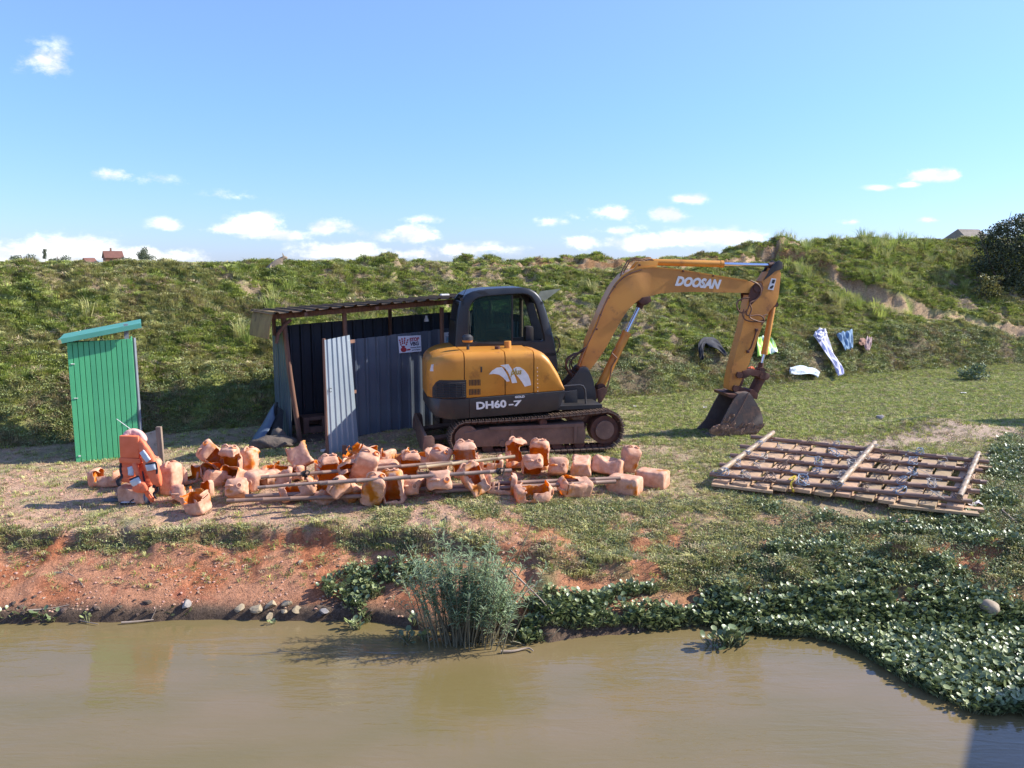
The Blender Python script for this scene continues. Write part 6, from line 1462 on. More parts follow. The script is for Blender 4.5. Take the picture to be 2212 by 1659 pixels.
# ------------------------------------------------------------ life jackets draped over jerrycans and a stake
ORG = mat('orange_fabric', (.90, .21, .09), (.82, .17, .06), scale=6, rough=.75, bump=.003, bscale=18, c3=(.62, .20, .09), s3=5, t3=.6, w3=.15)
REFL = mat('reflective_tape', (.62, .66, .68), (.5, .55, .57), scale=9, rough=.35)
STRP = mat('black_webbing', (.02, .02, .025), (.04, .035, .04), rough=.8)
PINKF = mat('faded_pink_fabric', (.78, .36, .28), (.70, .45, .38), scale=8, rough=.8)
JO = hit(300, 1088); JF = Frame(JO, 0)
jerrycan(318, 1062, 0, 4, 20, 'none', 'upright jerrycan almost hidden beneath the draped orange life jackets', s=1.0)
def pad(mb, pts, widths, th, c=0.0, mi=0, steps=4):
    """soft panel following a path given in (pixel x, pixel y, depth offset)"""
    P = []
    for (px, py, cc) in pts: q = JF.pix(px, py, cc); P.append(Vector((q[0], cc, q[1])))
    P = smooth_path(P, steps); n = len(P); rg = []
    for i, p in enumerate(P):
        w = float(np.interp(i / (n - 1), np.linspace(0, 1, len(widths)), widths)); t = (P[min(i + 1, n - 1)] - P[max(i - 1, 0)]).normalized()
        side = t.cross(Vector((0, -1, 0))).normalized(); nr = side.cross(t).normalized(); e_ = min(1, 6 * min(i + .4, n - .6 - i) / n + .35); ring = []
        for k in range(16):
            a = 2 * math.pi * k / 16; cx = math.copysign(abs(math.cos(a)) ** .45, math.cos(a)) * w / 2 * (.9 + .1 * e_); cy = math.copysign(abs(math.sin(a)) ** .6, math.sin(a)) * th / 2 * e_
            cy *= 1 + .12 * math.sin(i * 1.7 + k); ring.append(p + side * cx + nr * cy)
        rg.append(ring)
    mb.rings(rg, mi=mi); return mb
jk = thing('life_jacket', 'orange life jacket with a square float pad, topmost of the draped pile', 'life jacket', JO, 0, 'orange life jackets piled on the stake')
a = JF.pix(255, 942, -.02); b = JF.pix(301, 990, -.02)
mb = MB(); mb.box(((a[0] + b[0]) / 2, .04, (a[1] + b[1]) / 2), (b[0] - a[0], .11, a[1] - b[1]), (0, .02, 0), bev=.022); mb.build('float_pad', ORG, jk, True, 50)
mb = MB(); mb.box(((a[0] + b[0]) / 2, .05, b[1] - .035), (b[0] - a[0] + .03, .15, .075), (0, .05, 0), bev=.025); mb.build('lower_flap', ORG, jk, True, 50)
mb = MB(); pad(mb, [(272, 948, .06), (278, 939, .08), (290, 936, .10), (303, 943, .08), (310, 956, .05)], [.10, .12, .12, .12, .1], .10); mb.build('collar', PINKF, jk, True, 60)
mb = MB(); pad(mb, [(300, 946, .04), (311, 968, .02), (320, 988, -.01), (329, 1012, -.04), (336, 1030, -.05), (342, 1050, -.05)], [.07, .12, .16, .17, .15, .09], .09, steps=6); mb.build('front_panel', ORG, jk, True, 60)
mb = MB(); pad(mb, [(306, 975, -.055), (313, 985, -.07), (321, 996, -.085)], [.07, .075, .07], .03); mb.build('reflective_patch', REFL, jk, True, 50)
mb = MB(); pad(mb, [(316, 1011, -.10), (326, 1009, -.105), (336, 1007, -.095)], [.085, .09, .085], .03); mb.build('reflective_patch', REFL, jk, True, 50)
mb = MB(); pad(mb, [(315, 1003, -.10), (326, 1001, -.11), (337, 998, -.10)], [.022, .022, .022], .025)
pad(mb, [(337, 1000, -.09), (339, 1022, -.08), (334, 1040, -.06), (341, 1058, -.03), (332, 1066, -.03), (338, 1078, -.04)], [.025, .03, .03, .03, .03, .02], .02)
for q in ((333, 1050), (336, 1044)): z_ = JF.pix(*q, -.07); mb.box((z_[0], -.07, z_[1]), (.04, .03, .05), (.3, .4, 0), bev=.008)
mb.build('strap', STRP, jk, True)
jk = thing('life_jacket', 'second orange life jacket hanging in shade under the square float pad', 'life jacket', JO, 0, 'orange life jackets piled on the stake')
mb = MB(); pad(mb, [(280, 990, .10), (282, 1010, .08), (279, 1030, .06), (278, 1042, .05)], [.26, .25, .20, .16], .12, steps=6); mb.build('back_panel', ORG, jk, True, 60)
mb = MB(); pad(mb, [(281, 1008, -.01), (283, 1016, -.02), (283, 1027, -.03)], [.075, .075, .075], .03); mb.build('reflective_patch', REFL, jk, True, 50)
mb = MB(); pad(mb, [(312, 992, .12), (316, 1015, .10), (318, 1035, .08), (318, 1050, .06)], [.2, .2, .18, .12], .10, steps=6); mb.build('front_panel', ORG, jk, True, 60)
mb = MB(); pad(mb, [(262, 994, .04), (260, 1015, .02), (263, 1030, .0), (255, 1040, -.02), (259, 1050, -.02)], [.03, .03, .03, .06, .04], .02)
pad(mb, [(308, 1018, -.02), (311, 1034, -.04), (315, 1052, -.06)], [.016, .02, .016], .02); mb.build('strap', STRP, jk, True)
jk = thing('life_jacket', 'narrow orange life jacket with a grey band hanging lowest in front of the pile', 'life jacket', JO, 0, 'orange life jackets piled on the stake')
mb = MB(); pad(mb, [(289, 998, -.0), (294, 1012, -.04), (300, 1030, -.06), (307, 1045, -.07), (316, 1062, -.06), (325, 1076, -.03), (333, 1080, -.02)], [.07, .06, .05, .05, .05, .06, .08], .05, steps=5); mb.build('edge_panel', ORG, jk, True, 60)
mb = MB(); pad(mb, [(289, 1050, -.09), (297, 1052, -.10), (307, 1052, -.10), (313, 1062, -.09)], [.10, .14, .15, .10], .08, steps=6); mb.build('front_panel', ORG, jk, True, 60)
mb = MB(); pad(mb, [(284, 1046, -.12), (293, 1041, -.13), (303, 1037, -.12)], [.085, .09, .085], .03); mb.build('reflective_patch', REFL, jk, True, 50)
mb = MB(); pad(mb, [(280, 1036, -.08), (290, 1033, -.10), (298, 1030, -.11), (300, 1036, -.12)], [.02, .03, .03, .03], .02); mb.build('strap', STRP, jk, True)
stk_ = JF.pix(300, 955, .16); mb = MB(); mb.tube([Vector((0, 0, -.15)), Vector((0, 0, stk_[1]))], .028, 8); o = mb.build('wooden_stake', WOOD, None, True); o.location = JO + Vector((stk_[0], .18, 0)); tag(o, 'upright stake holding up the pile of orange life jackets', 'stake')
q = hit(313, 1091); mb = MB(); rg = []
for t in np.linspace(0, 1, 11):
    a_ = math.pi * t; rr_ = .002 + .105 * math.sin(a_) ** .6; rg.append([Vector((rr_ * .62 * math.cos(k * .449) + .01 * math.sin(t * 5), rr_ * .55 * math.sin(k * .449), .20 * t)) for k in range(14)])
mb.rings(rg, cap=True); BAGM = mat('striped_cloth', (.30, .31, .27), (.10, .09, .16), scale=2.2, rough=.85, bump=.006, stretch=(14, 14, .6), lo=.45, hi=.55)
o = mb.build('cloth_bag', BAGM, None, True, 60); o.location = q + Vector((0, .05, -.01)); tag(o, 'small round grey and blue striped bag on the ground below the life jackets', 'bag')
def sandal(px, py, rot, label):
    p = hit(px, py); r_ = thing('sandal', label, 'sandal', p + Vector((0, 0, .02)), rot, 'pair of black and white flip-flops')
    out = [(0.13 * math.cos(t) * (1 if math.cos(t) > 0 else .95), (.046 if math.cos(t) > 0 else .036) * math.sin(t)) for t in np.linspace(0, 6.283, 21)[:-1]]
    mb = MB(); mb.rings([[Vector((x, y, 0)) for x, y in out], [Vector((x, y, .016)) for x, y in out]]); mb.build('sole', STRP, r_)
    mb = MB(); mb.rings([[Vector((x * .93, y * .9, .016)) for x, y in out], [Vector((x * .93, y * .9, .021)) for x, y in out]]); mb.build('footbed', WHT, r_)
    mb = MB(); mb.tube(smooth_path([Vector((.0, -.04, .02)), Vector((.04, -.022, .05)), Vector((.085, 0, .02)), Vector((.04, .022, .05)), Vector((0, .04, .02))]), .007, 6); mb.build('strap', STRP, r_, True)
sandal(297, 1082, .12, 'flip-flop lying nearer the striped bag, black with a white footbed'); sandal(282, 1090, .22, 'flip-flop nearer the river, black with a white footbed')
lumpy('cap', 'flattened grey cap lying in the shadow left of the flip-flops', 'cap', hit(243, 1083) + Vector((0, 0, .015)), (.13, .07, .025), mat('grey_cloth', (.12, .12, .12), rough=.9), 4, .2)

# ------------------------------------------------------------ washing spread on the dike
def strip_cloth(name, label, cat, path, widths, m, group='washing spread to dry on the dike', folds=.03, lift=.19, nu=9, th=.006):
    P = [Vector((a, b, 0)) for a, b in path]; P = smooth_path(P, 6); n = len(P); grid = []; g = random.Random(int(path[0][0]))
    for i, p in enumerate(P):
        w = float(np.interp(i / (n - 1), np.linspace(0, 1, len(widths)), widths)); t = (P[min(i + 1, n - 1)] - P[max(i - 1, 0)]).normalized(); s_ = Vector((-t.y, t.x, 0)); row = []
        for j in range(nu):
            q = p + s_ * (j / (nu - 1) - .5) * w; h_ = hit(q.x, q.y); f = folds * (math.sin(j * 2.1 + i * .35) + .6 * math.sin(j * 1.1 - i * .5)); row.append(h_)
        grid.append(row)
    # smooth over the turf and lift above it
    A = np.array([[tuple(v) for v in r_] for r_ in grid])
    for _ in range(4):
        B = A.copy(); B[1:-1] = (A[:-2] + 2 * A[1:-1] + A[2:]) / 4; A = B; B = A.copy(); B[:, 1:-1] = (A[:, :-2] + 2 * A[:, 1:-1] + A[:, 2:]) / 4; A = B
    for i in range(n):
        for j in range(nu):
            f = folds * (math.sin(j * 2.1 + i * .35) + .6 * math.sin(j * 1.1 - i * .5)); A[i, j] += np.array([0, -.6, .8]) * (lift + f)
    o = surf(name, label, cat, [[Vector(A[i, j]) for j in range(nu)] for i in range(n)], m, th); o['group'] = group; return o
BLK = mat('black_cloth', (.025, .025, .03), (.05, .05, .055), scale=8, rough=.9, bump=.01, bscale=14)
HIV = mat('hi_vis_fabric', (.42, .78, .06), (.55, .80, .25), scale=3, rough=.7, c3=(.62, .70, .66), s3=3, t3=.52, w3=.05, stretch=(3, 1, 1), bump=.006, bscale=12)
LIL = mat('white_lilac_cloth', (.74, .72, .82), (.62, .60, .76), scale=4, rough=.85, bump=.008, bscale=12)
PAT = mat('patterned_cloth', (.72, .70, .78), (.10, .12, .25), scale=16, rough=.85, bump=.008, lo=.52, hi=.56)
JEAN = mat('faded_denim', (.14, .24, .36), (.26, .38, .50), scale=2, rough=.85, bump=.006, bscale=20, stretch=(8, 2, 1))
PNK = mat('dusty_pink_cloth', (.45, .32, .30), (.30, .20, .18), scale=5, rough=.85, bump=.01, c3=(.62, .55, .55), s3=4)
strip_cloth('trousers', 'black trousers lying across the dike with one leg bent down', 'trousers', [(1514, 790), (1511, 770), (1514, 752), (1528, 748), (1546, 759), (1566, 781)], [8, 11, 15, 17, 14, 9], BLK)
strip_cloth('vest', 'yellow-green hi-vis vest behind the digger arm', 'vest', [(1646, 738), (1650, 755), (1655, 778)], [22, 38, 46], HIV, nu=13)
strip_cloth('cloth', 'long white and lilac cloth trailing down the dike like a scarf', 'cloth', [(1766, 729), (1776, 750), (1790, 780), (1805, 800), (1812, 822)], [30, 20, 15, 15, 12], LIL)
o = strip_cloth('cloth', 'black and white patterned rag at the top of the long lilac cloth', 'cloth', [(1760, 728), (1768, 736), (1776, 742)], [16, 24, 22], PAT, lift=.23)
strip_cloth('jeans', 'faded blue jeans spread on the dike right of the lilac cloth', 'jeans', [(1820, 728), (1824, 745), (1829, 766)], [34, 28, 18], JEAN, nu=12)
strip_cloth('cloth', 'small dusty pink cloth, rightmost of the washing on the dike', 'cloth', [(1873, 740), (1870, 755), (1868, 768)], [12, 16, 9], PNK)
strip_cloth('cloth', 'brown round rag beside the small pink cloth', 'cloth', [(1851, 748), (1858, 750), (1864, 752)], [12, 15, 12], mat('brown_rag', (.22, .11, .08), (.3, .17, .12), rough=.9, bump=.01))
strip_cloth('cloth', 'crumpled pale blue-white cloth in the weeds at the foot of the dike', 'cloth', [(1702, 812), (1720, 810), (1745, 812), (1766, 818)], [12, 16, 18, 10], mat('pale_blue_cloth', (.62, .68, .74), (.5, .56, .62), scale=8, rough=.85, bump=.02), lift=.16, folds=.05)
strip_cloth('rag', 'small bright orange rag seen through the bucket linkage', 'rag', [(1614, 808), (1620, 806), (1626, 809)], [6, 8, 6], ORG, lift=.15)

# litter
def scrap(px, py, s, label, m, z=0):
    p = hit(px, py); g = random.Random(int(px)); gr_ = [[p + Vector((s * (j - 1.5) * .5, s * (i - 1) * .45, .015 + s * .35 * abs(math.sin(j * 1.7 + i * 2.3 + px)))) for j in range(4)] for i in range(3)]
    return surf('litter', label, 'litter', gr_, m, .003, smooth=False)
PPR = mat('dirty_paper', (.66, .62, .60), (.56, .50, .46), rough=.9); PPK = mat('pink_paper', (.66, .42, .36), (.55, .33, .28), rough=.9)
scrap(1950, 1132, .13, 'crumpled pinkish paper among the weeds below the raft', PPK); scrap(1522, 882, .05, 'tiny white scrap on the grass left of the bucket', PPR)
scrap(1372, 880, .05, 'tiny white scrap on the grass just right of the track top', PPR); scrap(2082, 852, .10, 'white paper strip on the grass far right of the bucket', PPR)
scrap(560, 942, .07, 'white scrap at the dike foot left of the shed', PPR); scrap(340, 990, .06, 'pale scrap in the shade behind the board post', PPR)
scrap(2100, 1094, .16, 'torn white plastic on the weeds right of the raft', PPR); scrap(1945, 1034, .07, 'white scrap on the sandy path behind the raft', PPR)
p = hit(2135, 1334); lumpy('ball', 'battered brown ball lying among the hyacinth at the right edge', 'ball', p + Vector((0, 0, .11)), (.105, .095, .085), mat('battered_ball', (.28, .20, .12), (.42, .34, .24), scale=6, rough=.8, bump=.004), 11, .12)
p = hitz(1168, 1366, .0); btl = thing('plastic_bottle', 'pale crushed plastic bottle standing in the hyacinth right of the reeds', 'bottle', p + Vector((0, 0, .02)), .3)
mb = MB(); mb.tube([Vector((-.02, 0, 0)), Vector((-.01, 0, .06)), Vector((.03, .01, .16)), Vector((.045, .01, .185)), Vector((.055, .012, .20))], [.045, .05, .05, .028, .018], 12); mb.build('bottle_body', mat('dirty_plastic', (.52, .48, .42), (.4, .34, .26), rough=.4), btl, True); mb = MB(); mb.tube([Vector((.055, .012, .2)), Vector((.062, .012, .225))], .019, 10); mb.build('cap', WHT, btl)

# ------------------------------------------------------------ stones, sticks and single plants along the water
ws = [((557, 1318), .085, 'flat yellowish stone, middle one of the row at the waterline'), ((586, 1312), .085, 'squarish pale stone with a sunlit top at the waterline'), ((517, 1318), .07, 'low yellowish stone, leftmost in the waterline row'), ((621, 1308), .075, 'pale stone right of the squarish one at the waterline'),
      ((640, 1322), .07, 'flat brown stone at the right end of the waterline row'), ((405, 1312), .085, 'rounded earthy stone alone in the bank left of the stone row'), ((649, 1216), .05, 'small upright pale stone on the red bank above the stone row'), ((583, 1335), .06, 'half-sunk stone in the water below the squarish one'), ((612, 1324), .05, 'small stone wedged between the pale stones at the waterline'), ((700, 1325), .06, 'grey stone near the dark hollow left of the reeds'),
      ((1900, 906), .10, 'brown lump of earth on the sandy mound at the far right')]
for i, (q, r_, lb) in enumerate(ws):
    p = hit(*q); p.z = max(p.z, .01); stone('stone', p + Vector((0, .0, r_ * .35)), r_, lb, i + 20, STONE if i not in (9, 10, 5) else STONEG, .75)
STK = mat('bleached_stick', (.42, .33, .24), (.28, .21, .15), scale=6, rough=.85)
def stick(pts, r, label, zoff=.015, water=False, fork=False):
    P = []
    for q in pts: v = hitz(q[0], q[1], .02) if water else hit(*q); P.append(v + Vector((0, 0, zoff)))
    o0 = P[0].copy(); mb = MB(); P = smooth_path([p - o0 for p in P], 4); mb.tube(P, list(np.linspace(r, r * .45, len(P))), 6)
    if fork: k = len(P) // 2; mb.tube([P[k], P[k] + Vector((.04, .03, .09)), P[k] + Vector((.05, .03, .15))], r * .4, 5)
    o = mb.build('stick', STK, None, True); o.location = o0; return tag(o, label, 'stick')
stick([(118, 1240), (145, 1241), (165, 1252), (179, 1267)], .012, 'curved bleached stick on the bare red bank at the left'); stick([(92, 1296), (108, 1290), (118, 1287)], .010, 'short stick low on the red bank near the left edge')
stick([(262, 1345), (300, 1342), (350, 1336), (372, 1330)], .012, 'forked branch floating along the left shore', .0, True, True); stick([(150, 1332), (180, 1342), (212, 1348)], .009, 'thin twig dipping into the water at the left', .0, True)
stick([(1082, 1407), (1110, 1406), (1140, 1400), (1152, 1406)], .014, 'dark stick floating just right of the reed clump', .0, True); stick([(1100, 1252), (1140, 1290), (1170, 1320), (1195, 1352)], .012, 'long dry stalk slanting down through the plants right of the reeds', .12)
stick([(1860, 1362), (1780, 1376), (1720, 1385)], .010, 'dark stick lying on the hyacinth edge', .06); stick([(1170, 1280), (1110, 1330), (1060, 1375)], .008, 'thin pale stalk crossing behind the reed clump', .15); stick([(1710, 1262), (1760, 1250), (1800, 1238)], .010, 'grey stick on the weeds below the raft', .04)
stick([(2164, 1110), (2190, 1132), (2212, 1150)], .010, 'dark stick in the weeds at the right edge', .05); stick([(60, 1322), (110, 1318), (150, 1310)], .009, 'twig lying at the water edge on the far left', .02)
def plantlet(px, py, n, s, label, seed, floatz=0.0):
    p = hitz(px, py, .0); g = random.Random(seed); root = thing('hyacinth_plant', label, 'water plant', p, 0, 'single hyacinth plants along the shore')
    for i in range(n):
        o = link('leaf_rosette', c_hyac.objects[g.randrange(4)].data, root); o.location = (g.uniform(-1, 1) * .09 * s * n ** .5, g.uniform(-1, 1) * .05 * s, 0); o.rotation_euler = (g.uniform(-.3, .3), g.uniform(-.3, .3), g.random() * 6); o.scale = [s * g.uniform(.8, 1.2)] * 3
plantlet(42, 1338, 4, .8, 'bright green hyacinth plant at the far left shore', 1); plantlet(95, 1340, 4, .8, 'hyacinth plant second from the left on the shore', 2); plantlet(190, 1342, 1, .7, 'tiny hyacinth plant beside the dipping twig', 3)
plantlet(388, 1334, 3, .8, 'hyacinth plant at the right end of the floating branch', 4); plantlet(585, 1349, 1, .5, 'tiny sprig floating below the stone row', 5); plantlet(775, 1356, 2, .7, 'small sprig drifting in the dark water left of the reeds', 6); plantlet(900, 1384, 2, .8, 'plantlet at the left foot of the reed clump', 7)
plantlet(1578, 1392, 6, 1.0, 'hyacinth plant floating free of the mat, right of centre', 8)

# ------------------------------------------------------------ reed clump
RL = mat('reed_leaf', (.24, .34, .16), (.32, .40, .22), scale=4, rough=.55, trans=.2); RS = mat('reed_stem', (.22, .19, .11), (.14, .125, .07), scale=8, rough=.6)
rb = hitz(1010, 1388, 0); reed = thing('reed_clump', 'tall blue-green reed clump growing out of the water in the middle foreground', 'reeds', rb)
g = np.random.default_rng(5); SV = []; LV = []; LF_ = []; stems = MB()
def addleaf(p, d, L, w, droop):
    d = d.normalized(); s_ = d.cross(Vector((0, 0, 1))); s_ = s_.normalized() if s_.length > .01 else Vector((1, 0, 0)); s_ = (s_ + Vector((g.normal() * .3, g.normal() * .3, g.normal() * .3))).normalized(); b = len(LV)
    m_ = p + d * L * .5 + Vector((0, 0, -droop * L * .12)); e_ = p + d * L + Vector((0, 0, -droop * L * .45))
    LV.extend([p - s_ * w * .3, p + s_ * w * .3, m_ + s_ * w * .5, m_ - s_ * w * .5, e_]); LF_.extend([(b, b + 1, b + 2), (b, b + 2, b + 3), (b + 3, b + 2, b + 4)])
for i in range(170):
    bx_, by_ = g.normal() * .17, g.normal() * .09 + .02; H_ = g.uniform(.45, 1.05) if i > 7 else g.uniform(1.05, 1.3)
    lean = Vector((bx_ * .75 + g.normal() * .12 + .05, g.normal() * .10, 1)).normalized(); P = [Vector((bx_, by_, -.1))]
    bend = Vector((g.normal() * .10 + bx_ * .25, g.normal() * .08, 0))
    for t in (.25, .5, .75, 1): P.append(Vector((bx_, by_, -.05)) + lean * H_ * t + bend * t * t * H_)
    stems.tube(P, [.0065, .006, .005, .004, .0018], 4)
    nl = int(18 + H_ * 44)
    for k in range(nl):
        t = g.uniform(.42, 1.0) ** .8; idx_ = min(3, int(t * 4)); f = t * 4 - idx_; p = P[idx_].lerp(P[idx_ + 1], f); a = g.random() * 6.283; up_ = g.uniform(.25, 1.5)
        addleaf(p, Vector((math.cos(a), math.sin(a), up_)), g.uniform(.05, .14), g.uniform(.006, .011), g.uniform(.3, 1.3))
# long blades standing out
for (dx, dz, sx_) in ((.66, 1.28, .20), (.25, 1.13, .1), (-.34, 1.2, -.12), (-.55, .9, -.2), (.42, .95, .15), (.60, .62, .2)):
    P = [Vector((sx_, .0, .0)), Vector((sx_ + (dx - sx_) * .4, .0, dz * .5)), Vector((dx, 0, dz))]; stems.tube(P, [.008, .006, .0015], 4)
    for t in np.linspace(.45, 1, 9): p = P[0].lerp(P[2], t); addleaf(p, Vector((dx - sx_, g.normal() * .1, dz)), .22, .012, .1)
o = stems.build('stem', RS, reed, True, 60); tag(o, kind='stuff')
me = arrmesh('leaf', np.array([tuple(v) for v in LV]), np.array(LF_), RL); o = link('leaf', me, reed); tag(o, kind='stuff')
# low tangle around its foot
tg = MB(); 
for i in range(70):
    a = hitz(g.uniform(860, 1190), g.uniform(1345, 1395), 0) - rb; P = [a + Vector((0, 0, -.03))]
    d = Vector((g.normal() * .6, g.normal() * .3, .5)).normalized()
    for k in range(3): P.append(P[-1] + (d + Vector((g.normal() * .3, g.normal() * .3, -.35 * k))) * g.uniform(.06, .13))
    tg.tube(P, .004, 4)
o = tg.build('dead_stalk', RS, reed, True, 60); tag(o, kind='stuff')

# ------------------------------------------------------------ foliage helper: trees and bushes
def foliage(name, lobes, n, ls, mats, parent, seed, aspect=1.6):
    g = np.random.default_rng(seed); w = np.array([l[1][0] * l[1][1] * l[1][2] for l in lobes]) ** .67; w /= w.sum(); pick = g.choice(len(lobes), n, p=w)
    C = np.array([l[0] for l in lobes])[pick]; Rr = np.array([l[1] for l in lobes])[pick]; d = g.normal(size=(n, 3)); d /= np.linalg.norm(d, axis=1)[:, None]
    r_ = g.random(n)[:, None] ** .38; P = C + d * Rr * r_
    P += (fbm(P[:, 0] * 3 + 5, P[:, 2] * 3 + P[:, 1], 2)[:, None] - .5) * .5 * Rr * d
    nrm = d * .6 + g.normal(size=(n, 3)) * .7; nrm /= np.linalg.norm(nrm, axis=1)[:, None]; t = np.cross(nrm, g.normal(size=(n, 3))); t /= np.linalg.norm(t, axis=1)[:, None]; b = np.cross(nrm, t)
    L = ls * (.6 + .8 * g.random(n))[:, None]; Wd = L / aspect
    V = np.stack([P - t * L / 2, P - b * Wd / 2, P + t * L / 2, P + b * Wd / 2], 1).reshape(-1, 3); F = np.arange(4 * n).reshape(n, 4)
    me = arrmesh(name, V, F, mats); me.polygons.foreach_set('material_index', (g.random(n) * len(mats)).astype(np.int32) if len(mats) > 1 else np.zeros(n, dtype=np.int32)); o = link(name, me, parent); tag(o, kind='stuff'); return o
TD = mat('tree_leaf_dark', (.035, .05, .02), (.06, .075, .03), scale=2, rough=.6, trans=.15); TD2 = mat('tree_leaf_mid', (.07, .09, .035), (.10, .11, .05), scale=2, rough=.6, trans=.15)
TY = mat('leaf_yellow', (.38, .30, .08), (.26, .26, .07), scale=3, rough=.6, trans=.2); BRK = mat('bark', (.16, .11, .08), (.10, .075, .055), scale=6, rough=.95, bump=.01)
FARL = mat('far_tree_leaf', (.10, .13, .085), (.14, .165, .11), scale=.6, rough=.8)
def trunk(parent, segs):
    mb = MB()
    for P, r0, r1 in segs: P = smooth_path([Vector(p) for p in P], 3); mb.tube(P, list(np.linspace(r0, r1, len(P))), 7)
    return mb.build('trunk', BRK, parent, True, 60)
# big dark bush at the right edge
bp = hit(2195, 655); bush = thing('bush', 'large dark thorny bush at the top right edge of the slope', 'bush', bp)
lobes = [((.3, .9, .9), (1.0, .9, .9)), ((-.1, .8, 1.6), (.75, .7, .6)), ((.9, .9, 1.9), (.9, .8, .7)), ((-.45, .8, 1.75), (.35, .4, .28)), ((.2, .6, .4), (.7, .5, .5)), ((1.6, 1.0, 1.5), (1.0, .9, 1.2)), ((.1, .8, 2.25), (.45, .5, .3)), ((1.0, .8, 2.45), (.6, .5, .3)), ((-.65, .7, 1.15), (.3, .4, .3)), ((2.6, 1.2, 1.2), (1.2, 1, 1.4))]
bush.scale = (1.08, 1.05, 1.0); lobes += [((-.55, .7, 2.05), (.28, .3, .16)), ((.5, .8, 2.5), (.4, .4, .25)), ((-.25, .7, 2.2), (.3, .3, .25)), ((1.3, .8, 2.65), (.5, .4, .25))]; foliage('foliage', lobes, 30000, .06, [TD, TD2], bush, 3)
trunk(bush, [([(.3, .8, -.3), (.2, .8, .6), (-.1, .8, 1.5)], .07, .02), ([(.5, .9, -.3), (.8, .9, .9), (1.1, .9, 2.2)], .08, .02), ([(.4, .8, 0), (-.3, .7, .9), (-.6, .7, 1.7)], .05, .01), ([(.1, .8, 1.5), (.05, .8, 2.3), (.1, .8, 2.75)], .02, .004), ([(.9, .9, 2), (.8, .9, 2.6), (.9, .9, 3.0)], .02, .004), ([(-.6, .7, 1.5), (-.75, .7, 1.95), (-.8, .7, 2.2)], .015, .004)])
bp = hit(2128, 655); b2 = thing('bush', 'light yellow-leaved shrub in front of the dark bush', 'bush', bp)
foliage('foliage', [((0, .15, .25), (.32, .25, .3)), ((.18, .1, .55), (.3, .2, .22)), ((-.05, .1, .75), (.18, .15, .15)), ((.35, .1, .75), (.25, .12, .08)), ((.3, .1, .35), (.3, .2, .2))], 1300, .06, [TY, TD2, TY], b2, 7, 1.4)
trunk(b2, [([(0, .1, -.1), (.05, .1, .4), (.2, .1, .8)], .015, .005), ([(0, .1, 0), (.3, .1, .5), (.75, .1, .88)], .012, .003), ([(0, .1, 0), (-.1, .1, .4), (-.15, .1, .9)], .012, .003)])
# bluish weed clump on the plateau at the right
bp = hit(2098, 822); b3 = thing('weed_clump', 'blue-green leafy weed clump on the grass at the foot of the right slope', 'weed', bp)
foliage('foliage', [((0, 0, .16), (.42, .25, .18)), ((.15, 0, .32), (.2, .15, .14))], 900, .06, [mat('bluish_leaf', (.13, .19, .11), (.18, .23, .14), rough=.6), LEAF], b3, 9)
trunk(b3, [([(0, 0, -.05), (.05, 0, .2), (.15, 0, .42)], .01, .004)])
# slim tree just outside the right edge: the photo shows only its shadow on the sandy path
g = random.Random(2); tp = Vector((12.0, 15.35, gz(12.0, 15.35))); tr = thing('tree', 'slim tree standing just outside the picture at the right, whose shadow crosses the sandy path', 'tree', tp)
trunk(tr, [([(0, 0, -.2), (.05, .02, 1.5), (0, 0, 3.0)], .09, .04)]); foliage('crown', [((0, 0, 2.9), (.5, .32, .7)), ((.1, 0, 2.2), (.7, .36, .5)), ((0, -.05, 3.6), (.25, .2, .35))], 11000, .09, [TD, TD2], tr, 12)

# far trees and houses beyond the dike
def fartree(px, ytop, wpx, Y, label, seed, tall=False):
    zt = W(px, ytop, Y).z; x = W(px, ytop, Y).x; w = wpx / FPX * Y; zb = 2.0; t = thing('tree', label, 'tree', (x, Y, zb), 0, 'far trees beyond the dike'); H = zt - zb; g = random.Random(seed)
    lobes = [((g.uniform(-.3, .3) * w, g.uniform(-.3, .3) * w, H - w * g.uniform(.2, .75)), (w * g.uniform(.18, .34), w * .3, w * g.uniform(.14, .24))) for _ in range(11)]
    if tall: lobes = [((g.uniform(-.12, .12) * w, 0, H - w * (.15 + .14 * k)), (w * .28, w * .25, w * .13)) for k in range(9)]
    foliage('crown', lobes, 3600, w * .055, [FARL, TD2], t, seed); trunk(t, [([(0, 0, 0), (.05 * w, 0, H * .4), (0, 0, H * .8)], w * .035, w * .012)])
fartree(44, 544, 48, 190, 'low rounded tree far beyond the dike, second from the left', 1); fartree(95, 537, 16, 190, 'thin tall tree far beyond the dike between two round ones', 2, True); fartree(122, 545, 52, 180, 'broad dark tree far beyond the dike left of the brick houses', 3)
fartree(312, 532, 38, 200, 'tall bushy tree far beyond the dike right of the brick house', 4); fartree(268, 551, 26, 205, 'small pale tree between the brick house and the tall tree', 5); fartree(203, 561, 22, 190, 'shrub in front of the small brick house', 6); fartree(12, 563, 26, 190, 'faint low shrub at the left edge of the skyline', 8)
BRI = mat('far_brick', (.26, .12, .075), (.20, .09, .06), scale=.8, rough=.9); BRI2 = mat('far_brick_orange', (.42, .21, .12), (.35, .17, .1), scale=.8, rough=.9); RFB = mat('far_roof_tile', (.20, .085, .06), (.16, .07, .05), scale=.8, rough=.9); WPL = mat('far_plaster', (.62, .58, .52), rough=.9)  # BRI2 is the lighter orange brick of the small house
